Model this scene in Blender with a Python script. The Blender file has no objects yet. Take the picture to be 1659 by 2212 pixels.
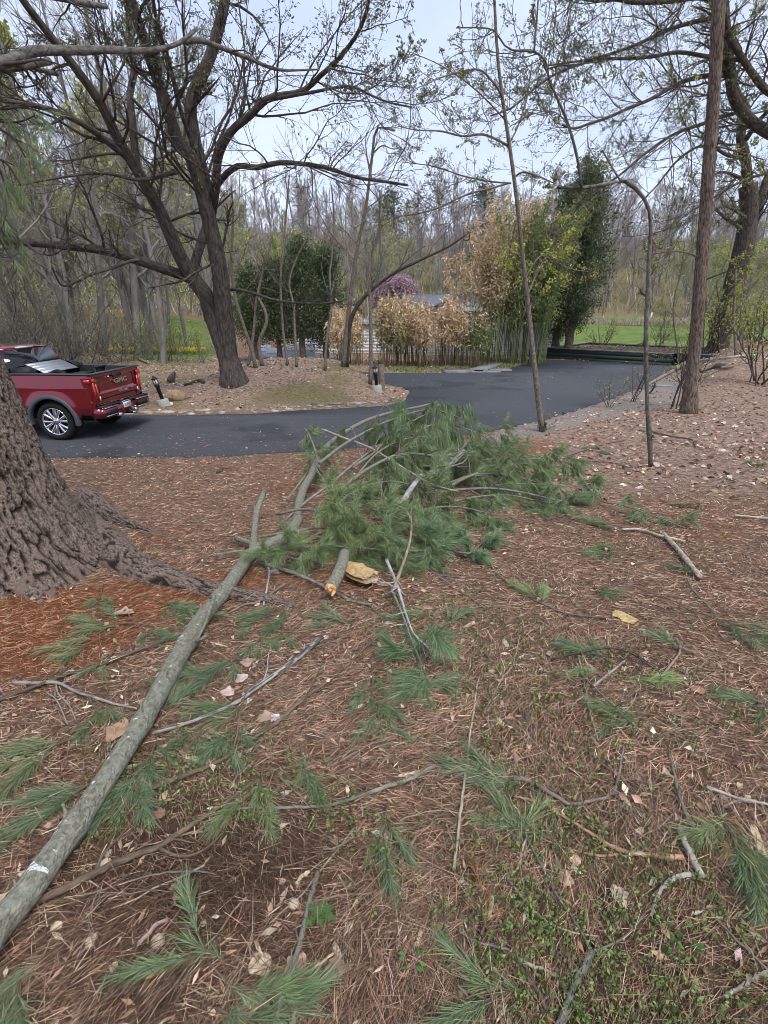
import bpy, math
import numpy as np
from mathutils import Vector, Matrix
R = math.radians
sc = bpy.context.scene
col = sc.collection

# ------------------------------------------------------------------ camera
PITCH = R(22.3); CAMZ = 1.6; FPX = 1069.8      # FPX: focal length in pixels of the 1659 x 2212 working picture
cam_d = bpy.data.cameras.new('camera'); cam = bpy.data.objects.new('camera', cam_d); col.objects.link(cam)
cam.location = (0, 0, CAMZ); cam.rotation_euler = (R(90) - PITCH, 0, 0)
cam_d.sensor_fit = 'HORIZONTAL'; cam_d.sensor_width = 36; cam_d.lens = 36 * FPX / 1659
cam_d.clip_start = 0.02; cam_d.clip_end = 2500
sc.camera = cam

# ------------------------------------------------------------------ overcast sky and soft sun
w = bpy.data.worlds.new('World'); sc.world = w; w.use_nodes = True
nt = w.node_tree; nt.nodes.clear()
SUN_EL, SUN_AZ = R(58), R(150)                  # high, behind the viewer, hidden by cloud
sky = nt.nodes.new('ShaderNodeTexSky'); sky.sky_type = 'NISHITA'; sky.sun_disc = False
sky.sun_elevation = SUN_EL; sky.sun_rotation = SUN_AZ
tc = nt.nodes.new('ShaderNodeTexCoord'); no = nt.nodes.new('ShaderNodeTexNoise')
mp = nt.nodes.new('ShaderNodeMapping'); mp.inputs['Scale'].default_value = (1.2, 1.2, 3.5)
no.inputs['Scale'].default_value = 1.6; no.inputs['Detail'].default_value = 5
cr = nt.nodes.new('ShaderNodeValToRGB')
cr.color_ramp.elements[0].position = .3; cr.color_ramp.elements[0].color = (0.42, 0.50, 0.68, 1)
cr.color_ramp.elements[1].position = .72; cr.color_ramp.elements[1].color = (0.62, 0.69, 0.84, 1)
b1 = nt.nodes.new('ShaderNodeBackground'); b1.inputs[1].default_value = 0.06
b2 = nt.nodes.new('ShaderNodeBackground'); b2.inputs[1].default_value = 0.92
ad = nt.nodes.new('ShaderNodeMixShader'); ad.inputs[0].default_value = 0.82
ou = nt.nodes.new('ShaderNodeOutputWorld'); L = nt.links
L.new(tc.outputs['Generated'], mp.inputs[0]); L.new(mp.outputs[0], no.inputs['Vector'])
L.new(no.outputs['Fac'], cr.inputs[0]); L.new(cr.outputs[0], b2.inputs[0]); L.new(sky.outputs[0], b1.inputs[0])
L.new(b1.outputs[0], ad.inputs[1]); L.new(b2.outputs[0], ad.inputs[2]); L.new(ad.outputs[0], ou.inputs[0])
sd_ = bpy.data.lights.new('sun', 'SUN'); sd_.energy = 1.5; sd_.angle = R(25); sd_.color = (1, .96, .9)
sun = bpy.data.objects.new('sun', sd_); col.objects.link(sun)
sun.rotation_euler = (R(90) - SUN_EL, 0, R(180) - SUN_AZ)
sc.view_settings.view_transform = 'Standard'; sc.view_settings.look = 'None'
sc.view_settings.exposure = 0.90; sc.view_settings.gamma = 1; sc.view_settings.use_curve_mapping = False
sc.render.film_transparent = False
sc.cycles.max_bounces = 6; sc.cycles.diffuse_bounces = 3; sc.cycles.glossy_bounces = 3; sc.cycles.transmission_bounces = 4
sc.cycles.use_denoising = True; sc.cycles.filter_width = 0.85

# ------------------------------------------------------------------ helpers
rng = np.random.default_rng(7)
A = lambda *a: np.array(a, float)
def nrm(v): return v / np.maximum(np.linalg.norm(v, axis=-1, keepdims=True), 1e-9)
def sstep(a, b, x):
    t = np.clip((x - a) / (b - a), 0, 1); return t * t * (3 - 2 * t)
def hash3(ix, iy, iz, seed=0):
    h = (ix.astype(np.int64) * 374761393 + iy.astype(np.int64) * 668265263 + iz.astype(np.int64) * 2147483647 + seed * 1274126177) & 0x7fffffff
    h = ((h ^ (h >> 13)) * 1274126177) & 0x7fffffff
    h = ((h ^ (h >> 15)) * 2246822519) & 0x7fffffff
    return ((h ^ (h >> 16)) & 0xffffff) / float(0xffffff)
def vnoise(p, seed=0):
    p = np.asarray(p, float); i = np.floor(p).astype(np.int64); f = p - i; f = f * f * (3 - 2 * f); o = 0
    for dx in (0, 1):
        for dy in (0, 1):
            for dz in (0, 1):
                wt = (f[..., 0] if dx else 1 - f[..., 0]) * (f[..., 1] if dy else 1 - f[..., 1]) * (f[..., 2] if dz else 1 - f[..., 2])
                o = o + wt * hash3(i[..., 0] + dx, i[..., 1] + dy, i[..., 2] + dz, seed)
    return o * 2 - 1
def fbm(p, n=4, seed=0):
    a, o, p = 1., 0, np.asarray(p, float)
    for k in range(n):
        o = o + a * vnoise(p, seed + k); a *= .5; p = p * 2.03 + 11.3
    return o / 1.9
def p3(x, y, s=1., z=0.):
    x = np.asarray(x, float); return np.stack([x * s, np.asarray(y, float) * s, np.zeros_like(x) + z], -1)
def worley(p, seed=0):
    """2D cellular noise: F1, F2 and the cell id"""
    i = np.floor(p).astype(np.int64); f1 = np.full(p.shape[:-1], 9.); f2 = f1.copy(); cid = np.zeros_like(f1)
    for dx in (-1, 0, 1):
        for dy in (-1, 0, 1):
            cx, cy = i[..., 0] + dx, i[..., 1] + dy; z0 = np.zeros_like(cx)
            qx = cx + .1 + .8 * hash3(cx, cy, z0, seed); qy = cy + .1 + .8 * hash3(cx, cy, z0 + 7, seed)
            d = np.hypot(p[..., 0] - qx, p[..., 1] - qy); nw = d < f1
            f2 = np.where(nw, f1, np.minimum(f2, d)); cid = np.where(nw, hash3(cx, cy, z0 + 3, seed), cid); f1 = np.where(nw, d, f1)
    return f1, f2, cid

def ray(x, y):
    u = (np.asarray(x, float) - 829.5) / FPX; v = (1106 - np.asarray(y, float)) / FPX
    c, s = math.cos(PITCH), math.sin(PITCH)
    return np.stack([u, c + v * s, -s + v * c], -1)      # unit camera depth
def atY(x, y, Y):
    d = ray(x, y); t = np.asarray(Y, float) / d[..., 1]
    return d * t[..., None] + A(0, 0, CAMZ)
def plane(x, y, z):
    d = ray(x, y); t = (z - CAMZ) / d[..., 2]; return d * t[..., None] + A(0, 0, CAMZ)
def cdepth(p):
    return p[..., 1] * math.cos(PITCH) - (p[..., 2] - CAMZ) * math.sin(PITCH)

# ------------------------------------------------------------------ ground shape
DZ = -1.15
drive_px = A((-420, 990), (0, 990), (240, 988), (460, 986), (560, 982), (700, 975), (900, 955), (1070, 930), (1106, 922), (1166, 909), (1239, 888), (1319, 862), (1382, 838), (1442, 809), (1484, 790),
             (1440, 789), (1300, 782), (1180, 777), (1149, 783), (1106, 795), (1040, 801), (986, 807), (900, 807), (833, 807), (760, 803), (700, 800), (760, 812), (805, 826), (835, 832),
             (868, 836), (885, 846), (876, 866), (836, 878), (745, 884), (653, 888), (553, 896), (400, 899), (283, 899), (100, 900), (-420, 900))
drive_xy = plane(drive_px[:, 0], drive_px[:, 1], DZ)[:, :2]
def sdist(X, Y, poly):
    """distance to a polygon, positive inside"""
    X = np.asarray(X, float); Y = np.asarray(Y, float); d = np.full(X.shape, 1e9); ins = np.zeros(X.shape, bool)
    n = len(poly)
    for k in range(n):
        a, b = poly[k], poly[(k + 1) % n]; e = b - a
        t = np.clip(((X - a[0]) * e[0] + (Y - a[1]) * e[1]) / (e @ e + 1e-12), 0, 1)
        d = np.minimum(d, np.hypot(X - a[0] - t * e[0], Y - a[1] - t * e[1]))
        c = ((a[1] > Y) != (b[1] > Y)) & (X < (b[0] - a[0]) * (Y - a[1]) / (b[1] - a[1] + 1e-12) + a[0]); ins ^= c
    return np.where(ins, d, -d)
PY = [-30, 0, 1, 3, 5, 7, 9.2, 10.5, 30, 34, 45, 54, 60, 90, 100, 120, 160, 220, 320, 500]
PZ = [.3, 0, -.03, -.26, -.55, -.83, -1.08, -1.15, -1.15, -1.17, -1.3, -.75, -.30, -.26, .6, 5.5, 16, 27, 34, 34]
def h_smooth(X, Y):
    h = np.interp(Y, PY, PZ)
    ang = X / np.maximum(Y, 1.)
    h = h + .95 * sstep(.56, .70, ang) * sstep(13, 24, Y) * (1 - sstep(50, 80, Y))
    h = h + .12 * sstep(.35, .7, ang) * sstep(5, 9, Y) * (1 - sstep(13, 20, Y))
    h = h + .82 * np.exp(-((X + 3.6) / 3.2) ** 4 - ((Y - 20.6) / 3.9) ** 4)          # the mound
    h = h + sstep(-12, -40, X) * sstep(24, 60, Y) * 2.5                              # the wooded rise
    return h
def hgt_exact(X, Y):
    X = np.asarray(X, float); Y = np.asarray(Y, float); h = h_smooth(X, Y); r = np.hypot(X, Y)
    near = np.exp(-(r / 25) ** 2)
    h = h + .035 * near * fbm(p3(X, Y, 1.1), 3, 3) * sstep(.2, 2., r) + .012 * np.exp(-(r / 9) ** 2) * fbm(p3(X, Y, 6.), 3, 5)
    h = h + .25 * sstep(90, 150, r) * fbm(p3(X, Y, .06), 3, 9) * 4
    d = sdist(X, Y, drive_xy) + .05 * fbm(p3(X, Y, 3.), 2, 12)
    k = sstep(-.9, -.05, d); h = h * (1 - k) + (DZ + .012) * k
    return np.where(d > .03, np.minimum(h, DZ - .06), h)
class HGrid:
    """sampled ground heights for quick lookup"""
    def __init__(s, x0, x1, y0, y1, st):
        s.x0, s.y0, s.st = x0, y0, st; s.x1, s.y1 = x1, y1; gx, gy = np.meshgrid(np.arange(x0, x1 + st, st), np.arange(y0, y1 + st, st), indexing='ij'); s.Z = hgt_exact(gx, gy)
    def __call__(s, X, Y):
        fx = np.clip((X - s.x0) / s.st, 0, s.Z.shape[0] - 1.001); fy = np.clip((Y - s.y0) / s.st, 0, s.Z.shape[1] - 1.001); i, j = fx.astype(int), fy.astype(int); u, v = fx - i, fy - j; Z = s.Z
        return (Z[i, j] * (1 - v) + Z[i, j + 1] * v) * (1 - u) + (Z[i + 1, j] * (1 - v) + Z[i + 1, j + 1] * v) * u
HN = HGrid(-6, 6, .2, 8.6, .03); HF = HGrid(-40, 40, 0, 62, .16)
def hgt(X, Y):
    X = np.asarray(X, float); Y = np.asarray(Y, float)
    near = (np.abs(X) < 5.9) & (Y > .25) & (Y < 8.5); mid = (np.abs(X) < 39.5) & (Y > 0) & (Y < 61.5)
    if near.all(): return HN(X, Y)
    if not mid.all(): return hgt_exact(X, Y)
    return np.where(near, HN(X, Y), HF(X, Y))
TS = np.concatenate([np.arange(.3, 12, .06), np.arange(12, 62, .25), np.arange(62, 150, 2)])
def G(x, y, lift=0.):
    """where the line of sight through picture point (x, y) meets the ground (raised by lift)"""
    d = ray(x, y); q = d[..., None, :] * TS[:, None]; z = h_smooth(q[..., 0], q[..., 1])
    below = q[..., 2] + CAMZ < z + np.asarray(lift)[..., None]; k = np.where(below.any(-1), below.argmax(-1), len(TS) - 1)
    hi = TS[k] + .15; lo = np.maximum(TS[np.maximum(k - 1, 0)] - .25, .2)
    for _ in range(14):
        m = (lo + hi) / 2; q = d * m[..., None]; b = q[..., 2] + CAMZ < hgt(q[..., 0], q[..., 1]) + lift
        hi = np.where(b, m, hi); lo = np.where(b, lo, m)
    return d * ((lo + hi) / 2)[..., None] + A(0, 0, CAMZ)

# ------------------------------------------------------------------ mesh building
ORG = {}
class B:
    """collects vertices and faces for one mesh"""
    def __init__(s): s.V = []; s.F = []; s.C = []; s.BC = []; s.n = 0; s.has = False
    def add(s, V, Fs, c=None, bc=None):
        V = np.asarray(V, float).reshape(-1, 3)
        for F in (Fs if isinstance(Fs, list) else [Fs]):
            F = np.asarray(F, np.int64)
            if not len(F): continue
            s.F.append(F + s.n)
            if c is None: s.C.append(np.ones((len(F), 3)) * .5)
            else:
                s.has = True; c2 = np.asarray(c, float); s.C.append(np.broadcast_to(c2, (len(F), 3)) if c2.ndim == 1 else c2[:len(F)])
        s.V.append(V); s.BC.append(V if bc is None else np.asarray(bc, float).reshape(-1, 3)); s.n += len(V); return s
    def box(s, c, d, rot=None, col=None):
        v = A((-1, -1, -1), (1, -1, -1), (1, 1, -1), (-1, 1, -1), (-1, -1, 1), (1, -1, 1), (1, 1, 1), (-1, 1, 1)) * np.asarray(d) / 2
        if rot is not None: v = v @ np.asarray(rot).T
        return s.add(v + np.asarray(c), np.array([(0, 3, 2, 1), (4, 5, 6, 7), (0, 1, 5, 4), (1, 2, 6, 5), (2, 3, 7, 6), (3, 0, 4, 7)]), col)
def mk(name, b, mat, parent=None, org=None, smooth=False, label=None, cat=None, group=None, kind=None, local=False):
    V = np.concatenate(b.V); me = bpy.data.meshes.new(name)
    if local: o0 = np.zeros(3)
    elif parent is not None: o0 = ORG[parent.name]
    else: o0 = np.zeros(3) if org is None else np.asarray(org, float)
    me.vertices.add(len(V)); me.vertices.foreach_set('co', (V - o0).astype(np.float32).ravel())
    tot = np.concatenate([np.full(len(F), F.shape[1]) for F in b.F]); idx = np.concatenate([F.ravel() for F in b.F])
    me.loops.add(len(idx)); me.loops.foreach_set('vertex_index', idx.astype(np.int32))
    me.polygons.add(len(tot)); me.polygons.foreach_set('loop_start', np.concatenate([[0], np.cumsum(tot)[:-1]]).astype(np.int32))
    if smooth: me.polygons.foreach_set('use_smooth', np.ones(len(tot), bool))
    me.update(calc_edges=True)
    if b.has:
        at = me.attributes.new('col', 'FLOAT_COLOR', 'FACE'); C = np.concatenate(b.C)
        at.data.foreach_set('color', np.concatenate([C, np.ones((len(C), 1))], 1).astype(np.float32).ravel())
    at = me.attributes.new('bc', 'FLOAT_VECTOR', 'POINT'); at.data.foreach_set('vector', np.concatenate(b.BC).astype(np.float32).ravel())
    if isinstance(mat, (list, tuple)):
        for m in mat: me.materials.append(m)
    else: me.materials.append(mat)
    o = bpy.data.objects.new(name, me); col.objects.link(o)
    if parent is not None: o.parent = parent; ORG[o.name] = ORG[parent.name]
    else: o.location = o0; ORG[o.name] = o0
    tag(o, label, cat, group, kind); return o
def tag(o, label=None, cat=None, group=None, kind=None):
    if label: o['label'] = label
    if cat: o['category'] = cat
    if group: o['group'] = group
    if kind: o['kind'] = kind
    return o
def thing(name, label, cat, loc, group=None, rz=0):
    o = bpy.data.objects.new(name, None); col.objects.link(o); o.empty_display_size = .2
    o.location = loc; o.rotation_euler = (0, 0, rz); ORG[o.name] = np.asarray(loc, float); return tag(o, label, cat, group)
def copy_tree(o, loc=None, rz=None, scale=None, label=None, parent=None, group=None):
    c = o.copy(); col.objects.link(c)
    if parent is not None: c.parent = parent
    if loc is not None: c.location = loc
    if rz is not None: c.rotation_euler = (c.rotation_euler[0], c.rotation_euler[1], rz)
    if scale is not None: c.scale = scale
    if label: c['label'] = label
    if group: c['group'] = group
    for ch in list(o.children): copy_tree(ch, parent=c)
    return c
def tubes(P, Rd, sides=6, cap=False):
    """P (K,N,3), Rd (K,N) -> V, quads, bark coordinates"""
    P = np.asarray(P, float); Rd = np.asarray(Rd, float)
    if cap:
        P = np.concatenate([P[:, :1], P, P[:, -1:]], 1); Rd = np.concatenate([Rd[:, :1] * .02, Rd, Rd[:, -1:] * .02], 1)
    K, N, _ = P.shape
    T = np.gradient(P, axis=1) if N > 1 else P
    if cap: T[:, 0] = T[:, 2]; T[:, 1] = T[:, 2]; T[:, -1] = T[:, -3]; T[:, -2] = T[:, -3]
    T = nrm(T); mt = nrm(T.mean(1))
    ref = np.where(np.abs(mt[:, 2:3]) < .8, A(0, 0, 1), A(1, 0, 0)); ref = np.repeat(ref[:, None], N, 1)
    n1 = nrm(ref - T * (ref * T).sum(-1, keepdims=True)); n2 = np.cross(T, n1)
    a = np.linspace(0, 2 * np.pi, sides, endpoint=False); ca, sa = np.cos(a), np.sin(a)
    off = n1[:, :, None] * ca[:, None] + n2[:, :, None] * sa[:, None]
    V = P[:, :, None] + off * Rd[:, :, None, None]
    ln = np.concatenate([np.zeros((K, 1)), np.cumsum(np.linalg.norm(np.diff(P, axis=1), axis=-1), 1)], 1)
    bc = np.stack([Rd[:, :, None] * ca + 0 * V[..., 0], Rd[:, :, None] * sa + 0 * V[..., 0], ln[:, :, None] + 0 * V[..., 0] + np.arange(K)[:, None, None] * 3.7], -1)
    k = np.arange(K)[:, None, None] * N * sides; i = np.arange(N - 1)[None, :, None] * sides; j = np.arange(sides)[None, None]; j2 = (j + 1) % sides
    Q = np.stack([k + i + j, k + i + j2, k + i + sides + j2, k + i + sides + j], -1).reshape(-1, 4)
    return V.reshape(-1, 3), Q, bc.reshape(-1, 3)
def resample(pts, n):
    """Catmull-Rom through pts, n points evenly in parameter length"""
    p = np.asarray(pts, float)
    if len(p) == 2: return p[0] + (p[1] - p[0]) * np.linspace(0, 1, n)[:, None]
    q = np.concatenate([[2 * p[0] - p[1]], p, [2 * p[-1] - p[-2]]])
    s = np.concatenate([[0], np.cumsum(np.linalg.norm(np.diff(p[:, :3], axis=0), axis=1))]); x = np.linspace(0, s[-1], n)
    i = np.clip(np.searchsorted(s, x, 'right') - 1, 0, len(p) - 2); t = ((x - s[i]) / np.maximum(s[i + 1] - s[i], 1e-9))[:, None]
    a, b, c, d = q[i], q[i + 1], q[i + 2], q[i + 3]
    return .5 * (2 * b + (c - a) * t + (2 * a - 5 * b + 4 * c - d) * t ** 2 + (3 * b - a - 3 * c + d) * t ** 3)
def interp_par(P, Rd, k, t):
    N = P.shape[1]; x = t * (N - 1); i = np.clip(x.astype(int), 0, N - 2); f = (x - i)[:, None]
    p = P[k, i] * (1 - f) + P[k, i + 1] * f; tn = nrm(P[k, i + 1] - P[k, i]); r = Rd[k, i] * (1 - f[:, 0]) + Rd[k, i + 1] * f[:, 0]
    return p, tn, r
def spawn(P, Rd, nper, length, ang=(35, 65), N=6, up=.1, wig=.18, t0=.2, ratio=.6, rmin=.004, g=None, taper=.25, t1=.98):
    """child branches on every parent branch; length in metres or a factor of the parent's length"""
    g = g or rng; K = P.shape[0]
    k = np.repeat(np.arange(K), nper) if np.ndim(nper) == 0 else np.repeat(np.arange(K), nper)
    M = len(k); t = g.uniform(t0, t1, M); p, tn, r = interp_par(P, Rd, k, t)
    pl = np.linalg.norm(np.diff(P, axis=1), axis=-1).sum(1)[k]
    Ln = (length if length > 0 else -length * pl) * g.uniform(.5, 1.25, M) * (1.05 - .6 * t)
    rv = g.normal(size=(M, 3)); pe = nrm(rv - tn * (rv * tn).sum(-1, keepdims=True)); a = np.radians(g.uniform(*ang, M))[:, None]
    d = nrm(tn * np.cos(a) + pe * np.sin(a)); C = [p]
    for i in range(N - 1):
        d = nrm(d + wig * g.normal(size=(M, 3)) + up * A(0, 0, 1)); C.append(C[-1] + d * (Ln / (N - 1))[:, None])
    C = np.stack(C, 1); r0 = np.maximum(r * ratio, rmin)
    Rc = np.maximum(r0[:, None] * np.linspace(1, taper, N), rmin * .6); return C, Rc
def px_limb(pts, Y0, Y1, w0, w1, n=22, wig=0.):
    """limb given by picture points; it runs from distance Y0 to Y1, its width shrinks from w0 to w1 picture pixels"""
    q = resample(np.array([(a, b, 0) for a, b in pts], float), n); t = np.linspace(0, 1, n)
    P = atY(q[:, 0], q[:, 1], Y0 + (Y1 - Y0) * t)
    if wig: P = P + wig * np.stack([fbm(p3(t * 7, t * 0 + pts[0][0], 1), 2, s) for s in (1, 2, 3)], -1) * np.minimum(t, .3)[:, None] * 3
    Rd = (w0 + (w1 - w0) * t) / 2 * cdepth(P) / FPX; return P, Rd
def leaves(p, d, ln, wd, g=None, spread=.8, fold=.25):
    """kite shaped leaves: two triangles each, folded on the midrib"""
    g = g or rng; M = len(p); d = nrm(d + spread * g.normal(size=(M, 3))); s = nrm(np.cross(d, g.normal(size=(M, 3)))); n = np.cross(d, s)
    ln = np.broadcast_to(ln, M)[:, None]; wd = np.broadcast_to(wd, M)[:, None]
    m = p + d * ln * .45; V = np.stack([p, m + s * wd / 2 + n * wd * fold, p + d * ln, m - s * wd / 2 + n * wd * fold], 1)
    i = np.arange(M)[:, None] * 4; F = np.concatenate([i + A(0, 1, 2).astype(int), i + A(0, 2, 3).astype(int)])
    return V.reshape(-1, 3), F
def needles(p, d, ln, wd, droop=.25):
    """bent ribbon needles tapering to a point: a quad and a triangle each"""
    M = len(p); s = nrm(np.cross(d, nrm(rng.normal(size=(M, 3)))))
    ln = np.broadcast_to(ln, M)[:, None]; wd = np.broadcast_to(wd, M)[:, None]; dn = A(0, 0, -1)
    m = p + d * ln * .5 + dn * ln * droop * .2; e = p + d * ln + dn * ln * droop
    V = np.stack([p - s * wd / 2, p + s * wd / 2, m + s * wd * .42, m - s * wd * .42, e], 1)
    i = np.arange(M)[:, None] * 5
    return V.reshape(-1, 3), [i + np.array([0, 1, 2, 3]), i + np.array([3, 2, 4])]
def needles1(p, d, ln, wd, droop=.25):
    """needles far enough away to be one tapering triangle each"""
    M = len(p); s = nrm(np.cross(d, nrm(rng.normal(size=(M, 3))))); ln = np.broadcast_to(ln, M)[:, None]; wd = np.broadcast_to(wd, M)[:, None]
    V = np.stack([p - s * wd * .6, p + s * wd * .6, p + d * ln + A(0, 0, -1) * ln * droop], 1); return V.reshape(-1, 3), [np.arange(M)[:, None] * 3 + np.array([0, 1, 2])]
def pick(cols, n, var=.15, g=None):
    g = g or rng; c = np.asarray(cols, float)[g.integers(0, len(cols), n)]
    return np.clip(c * (1 + var * g.normal(size=(n, 1))) * (1 + .05 * g.normal(size=(n, 3))), .004, 1)

# ------------------------------------------------------------------ materials
def mat(name, c1, c2=None, scale=8., rough=.8, bump=0., bscale=None, stretch=(1, 1, 1), coord='Object', metal=0., detail=6, lo=.35, hi=.65, spec=.3, coat=0., col_attr=False, trans=0., c3=None, s3=2., bdist=.02):
    m = bpy.data.materials.new(name); m.use_nodes = True; t = m.node_tree; n = t.nodes; bs = n['Principled BSDF']; ln = t.links
    bs.inputs['Roughness'].default_value = rough; bs.inputs['Metallic'].default_value = metal
    bs.inputs['Specular IOR Level'].default_value = spec; bs.inputs['Coat Weight'].default_value = coat; bs.inputs['Coat Roughness'].default_value = .04
    if coord in ('bc', 'col'):
        cd = n.new('ShaderNodeAttribute'); cd.attribute_name = 'bc'; co = cd.outputs['Vector']
    else: co = n.new('ShaderNodeTexCoord').outputs[coord]
    mpn = n.new('ShaderNodeMapping'); mpn.inputs['Scale'].default_value = stretch; ln.new(co, mpn.inputs[0])
    if c2 is None: c2 = c1
    nz = n.new('ShaderNodeTexNoise'); nz.inputs['Scale'].default_value = scale; nz.inputs['Detail'].default_value = detail; nz.inputs['Roughness'].default_value = .62
    ln.new(mpn.outputs[0], nz.inputs['Vector'])
    rp = n.new('ShaderNodeValToRGB'); rp.color_ramp.elements[0].position = lo; rp.color_ramp.elements[1].position = hi
    rp.color_ramp.elements[0].color = (*c1, 1); rp.color_ramp.elements[1].color = (*c2, 1); ln.new(nz.outputs['Fac'], rp.inputs[0]); out = rp.outputs[0]
    if c3 is not None:
        n3 = n.new('ShaderNodeTexNoise'); n3.inputs['Scale'].default_value = s3; n3.inputs['Detail'].default_value = 5; ln.new(mpn.outputs[0], n3.inputs['Vector'])
        r3 = n.new('ShaderNodeValToRGB'); r3.color_ramp.elements[0].position = .56; r3.color_ramp.elements[1].position = .64; ln.new(n3.outputs['Fac'], r3.inputs[0])
        mx = n.new('ShaderNodeMix'); mx.data_type = 'RGBA'; ln.new(r3.outputs[0], mx.inputs['Factor']); ln.new(out, mx.inputs['A']); mx.inputs['B'].default_value = (*c3, 1); out = mx.outputs['Result']
    if col_attr:
        at = n.new('ShaderNodeAttribute'); at.attribute_name = 'col'
        mx = n.new('ShaderNodeMix'); mx.data_type = 'RGBA'; mx.blend_type = 'MULTIPLY'; mx.inputs['Factor'].default_value = 1
        ln.new(at.outputs['Color'], mx.inputs['A']); ln.new(out, mx.inputs['B']); out = mx.outputs['Result']
    ln.new(out, bs.inputs['Base Color'])
    if bump:
        nb = n.new('ShaderNodeTexNoise'); nb.inputs['Scale'].default_value = bscale or scale * 2; nb.inputs['Detail'].default_value = 6; ln.new(mpn.outputs[0], nb.inputs['Vector'])
        bp = n.new('ShaderNodeBump'); bp.inputs['Strength'].default_value = bump; bp.inputs['Distance'].default_value = bdist; ln.new(nb.outputs['Fac'], bp.inputs['Height']); ln.new(bp.outputs[0], bs.inputs['Normal'])
    if trans:
        tr = n.new('ShaderNodeBsdfTranslucent'); ln.new(out, tr.inputs[0]); ms = n.new('ShaderNodeMixShader'); ms.inputs[0].default_value = trans
        ln.new(bs.outputs[0], ms.inputs[1]); ln.new(tr.outputs[0], ms.inputs[2]); ln.new(ms.outputs[0], n['Material Output'].inputs[0])
    return m
W1, W2 = (.8, .8, .8), (1.2, 1.2, 1.2)
M = {}
M['needle_dead'] = mat('dead_needles', W1, W2, 3, .75, col_attr=True, spec=.2)
M['needle_green'] = mat('green_needles', W1, W2, 6, .5, col_attr=True, spec=.35, trans=.15)
M['leaf_dead'] = mat('dead_leaves', (.7, .7, .7), W2, 25, .8, col_attr=True, spec=.2)
M['leaf_live'] = mat('live_leaves', W1, W2, 9, .6, col_attr=True, spec=.25, trans=.3)
M['pine_bark'] = mat('pine_bark', (.055, .042, .035), (.20, .17, .15), 26, .95, .9, 60, (1, 1, .35), 'bc', spec=.1, c3=(.11, .085, .07), s3=9)
M['dark_bark'] = mat('dark_bark', (.045, .037, .032), (.14, .118, .10), 18, .95, .8, 40, (1, 1, .3), 'bc', spec=.1, bdist=.03)
M['brown_bark'] = mat('brown_bark', (.055, .04, .032), (.25, .195, .155), 30, .95, 1., 60, (1, 1, .25), 'bc', spec=.1)
M['grey_bark'] = mat('grey_bark', (.07, .064, .055), (.21, .195, .17), 26, .9, .6, 60, (1, 1, .6), 'bc', spec=.1)
M['tan_bark'] = mat('tan_bark', (.09, .074, .06), (.27, .225, .185), 26, .9, .5, 60, (1, 1, .6), 'bc', spec=.1)
M['wood_far'] = mat('far_bark', (.15, .135, .125), (.30, .275, .255), 3, .95, 0, None, (1, 1, .3), 'bc', spec=.05)  # bark of the woods, colour lightened to stand in for distance haze
M['twig'] = mat('twig_bark', (.06, .05, .045), (.12, .10, .09), 9, .9, 0, coord='bc', spec=.1)
M['log_bark'] = mat('limb_bark', (.15, .145, .105), (.34, .325, .25), 60, .85, .9, 110, (1, 1, .8), 'bc', spec=.15, c3=(.27, .275, .23), s3=24)
M['stick'] = mat('stick_bark', (.55, .55, .55), (1.35, 1.35, 1.35), 45, .85, .5, 90, (1, 1, .35), 'bc', col_attr=True, spec=.15)
M['raw_wood'] = mat('raw_wood', (.50, .30, .12), (.72, .52, .27), 30, .7, .5, 60, (1, 1, .2), spec=.2)
M['slate'] = mat('slate', (.20, .20, .20), (.34, .335, .33), 8, .85, .4, 40)
M['asphalt'] = mat('asphalt', (.034, .037, .043), (.14, .147, .162), 90, .85, .9, 200, spec=.35, detail=9, lo=.32, hi=.70, c3=(.058, .062, .07), s3=.55)
M['concrete'] = mat('concrete', (.30, .29, .27), (.45, .44, .41), 30, .9, .4, 60)
M['stone'] = mat('stone', (.26, .24, .22), (.50, .47, .43), 9, .9, .6, 40, col_attr=True)
M['lichen'] = mat('lichen', (.62, .64, .64), (.82, .84, .83), 60, .95, .6, 120)
# ------------------------------------------------------------------ ground sheet
def on_drive(X, Y): return sdist(X, Y, drive_xy)
def leafw(X, Y):
    a = X / np.maximum(Y, 1); n = .25 * fbm(p3(X, Y, .5), 2, 21)
    rt = sstep(.22, .36, a + n * .5) * sstep(5.0, 7.2, Y + 2 * n)
    fr = sstep(14.1, 14.6, Y + .3 * n) * (1 - sstep(31, 36, Y)) * (a < .5)
    return np.clip(np.maximum(rt, fr), 0, 1)
gr_poly = plane(A(1040, 1106, 1166, 1239, 1319, 1382, 1450, 1500, 1490, 1420, 1330, 1230, 1120, 1050), A(945, 910, 900, 880, 855, 835, 805, 800, 875, 886, 900, 925, 950, 962), DZ)[:, :2]
def gravelw(X, Y): return sstep(-.25, .3, sdist(X, Y, gr_poly) + .35 * fbm(p3(X, Y, 1.3), 3, 22))
def lawnw(X, Y):
    n = 2.2 * fbm(p3(X, Y, .35), 3, 23)
    a = X / np.maximum(Y, 1) + .02 * n
    lf = sstep(29.5, 32.5, Y + n) * (1 - sstep(58, 66, Y + n)) * sstep(-.50, -.45, a) * sstep(-.31, -.35, a)
    return lf + sstep(33, 36, Y + n) * (1 - sstep(92, 104, Y + 3 * n)) * sstep(-.02, .02, a) * (1 - lf)
def red(X, Y): return sstep(.22, .8, fbm(p3(X, Y, .9), 3, 31) + 1.0 * np.exp(-((X + 1.9) ** 2 + (Y - 2.5) ** 2) / .7) + .8 * np.exp(-((X - 4.4) ** 2 / 1.5 + (Y - 11.) ** 2 / 2)))
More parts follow.
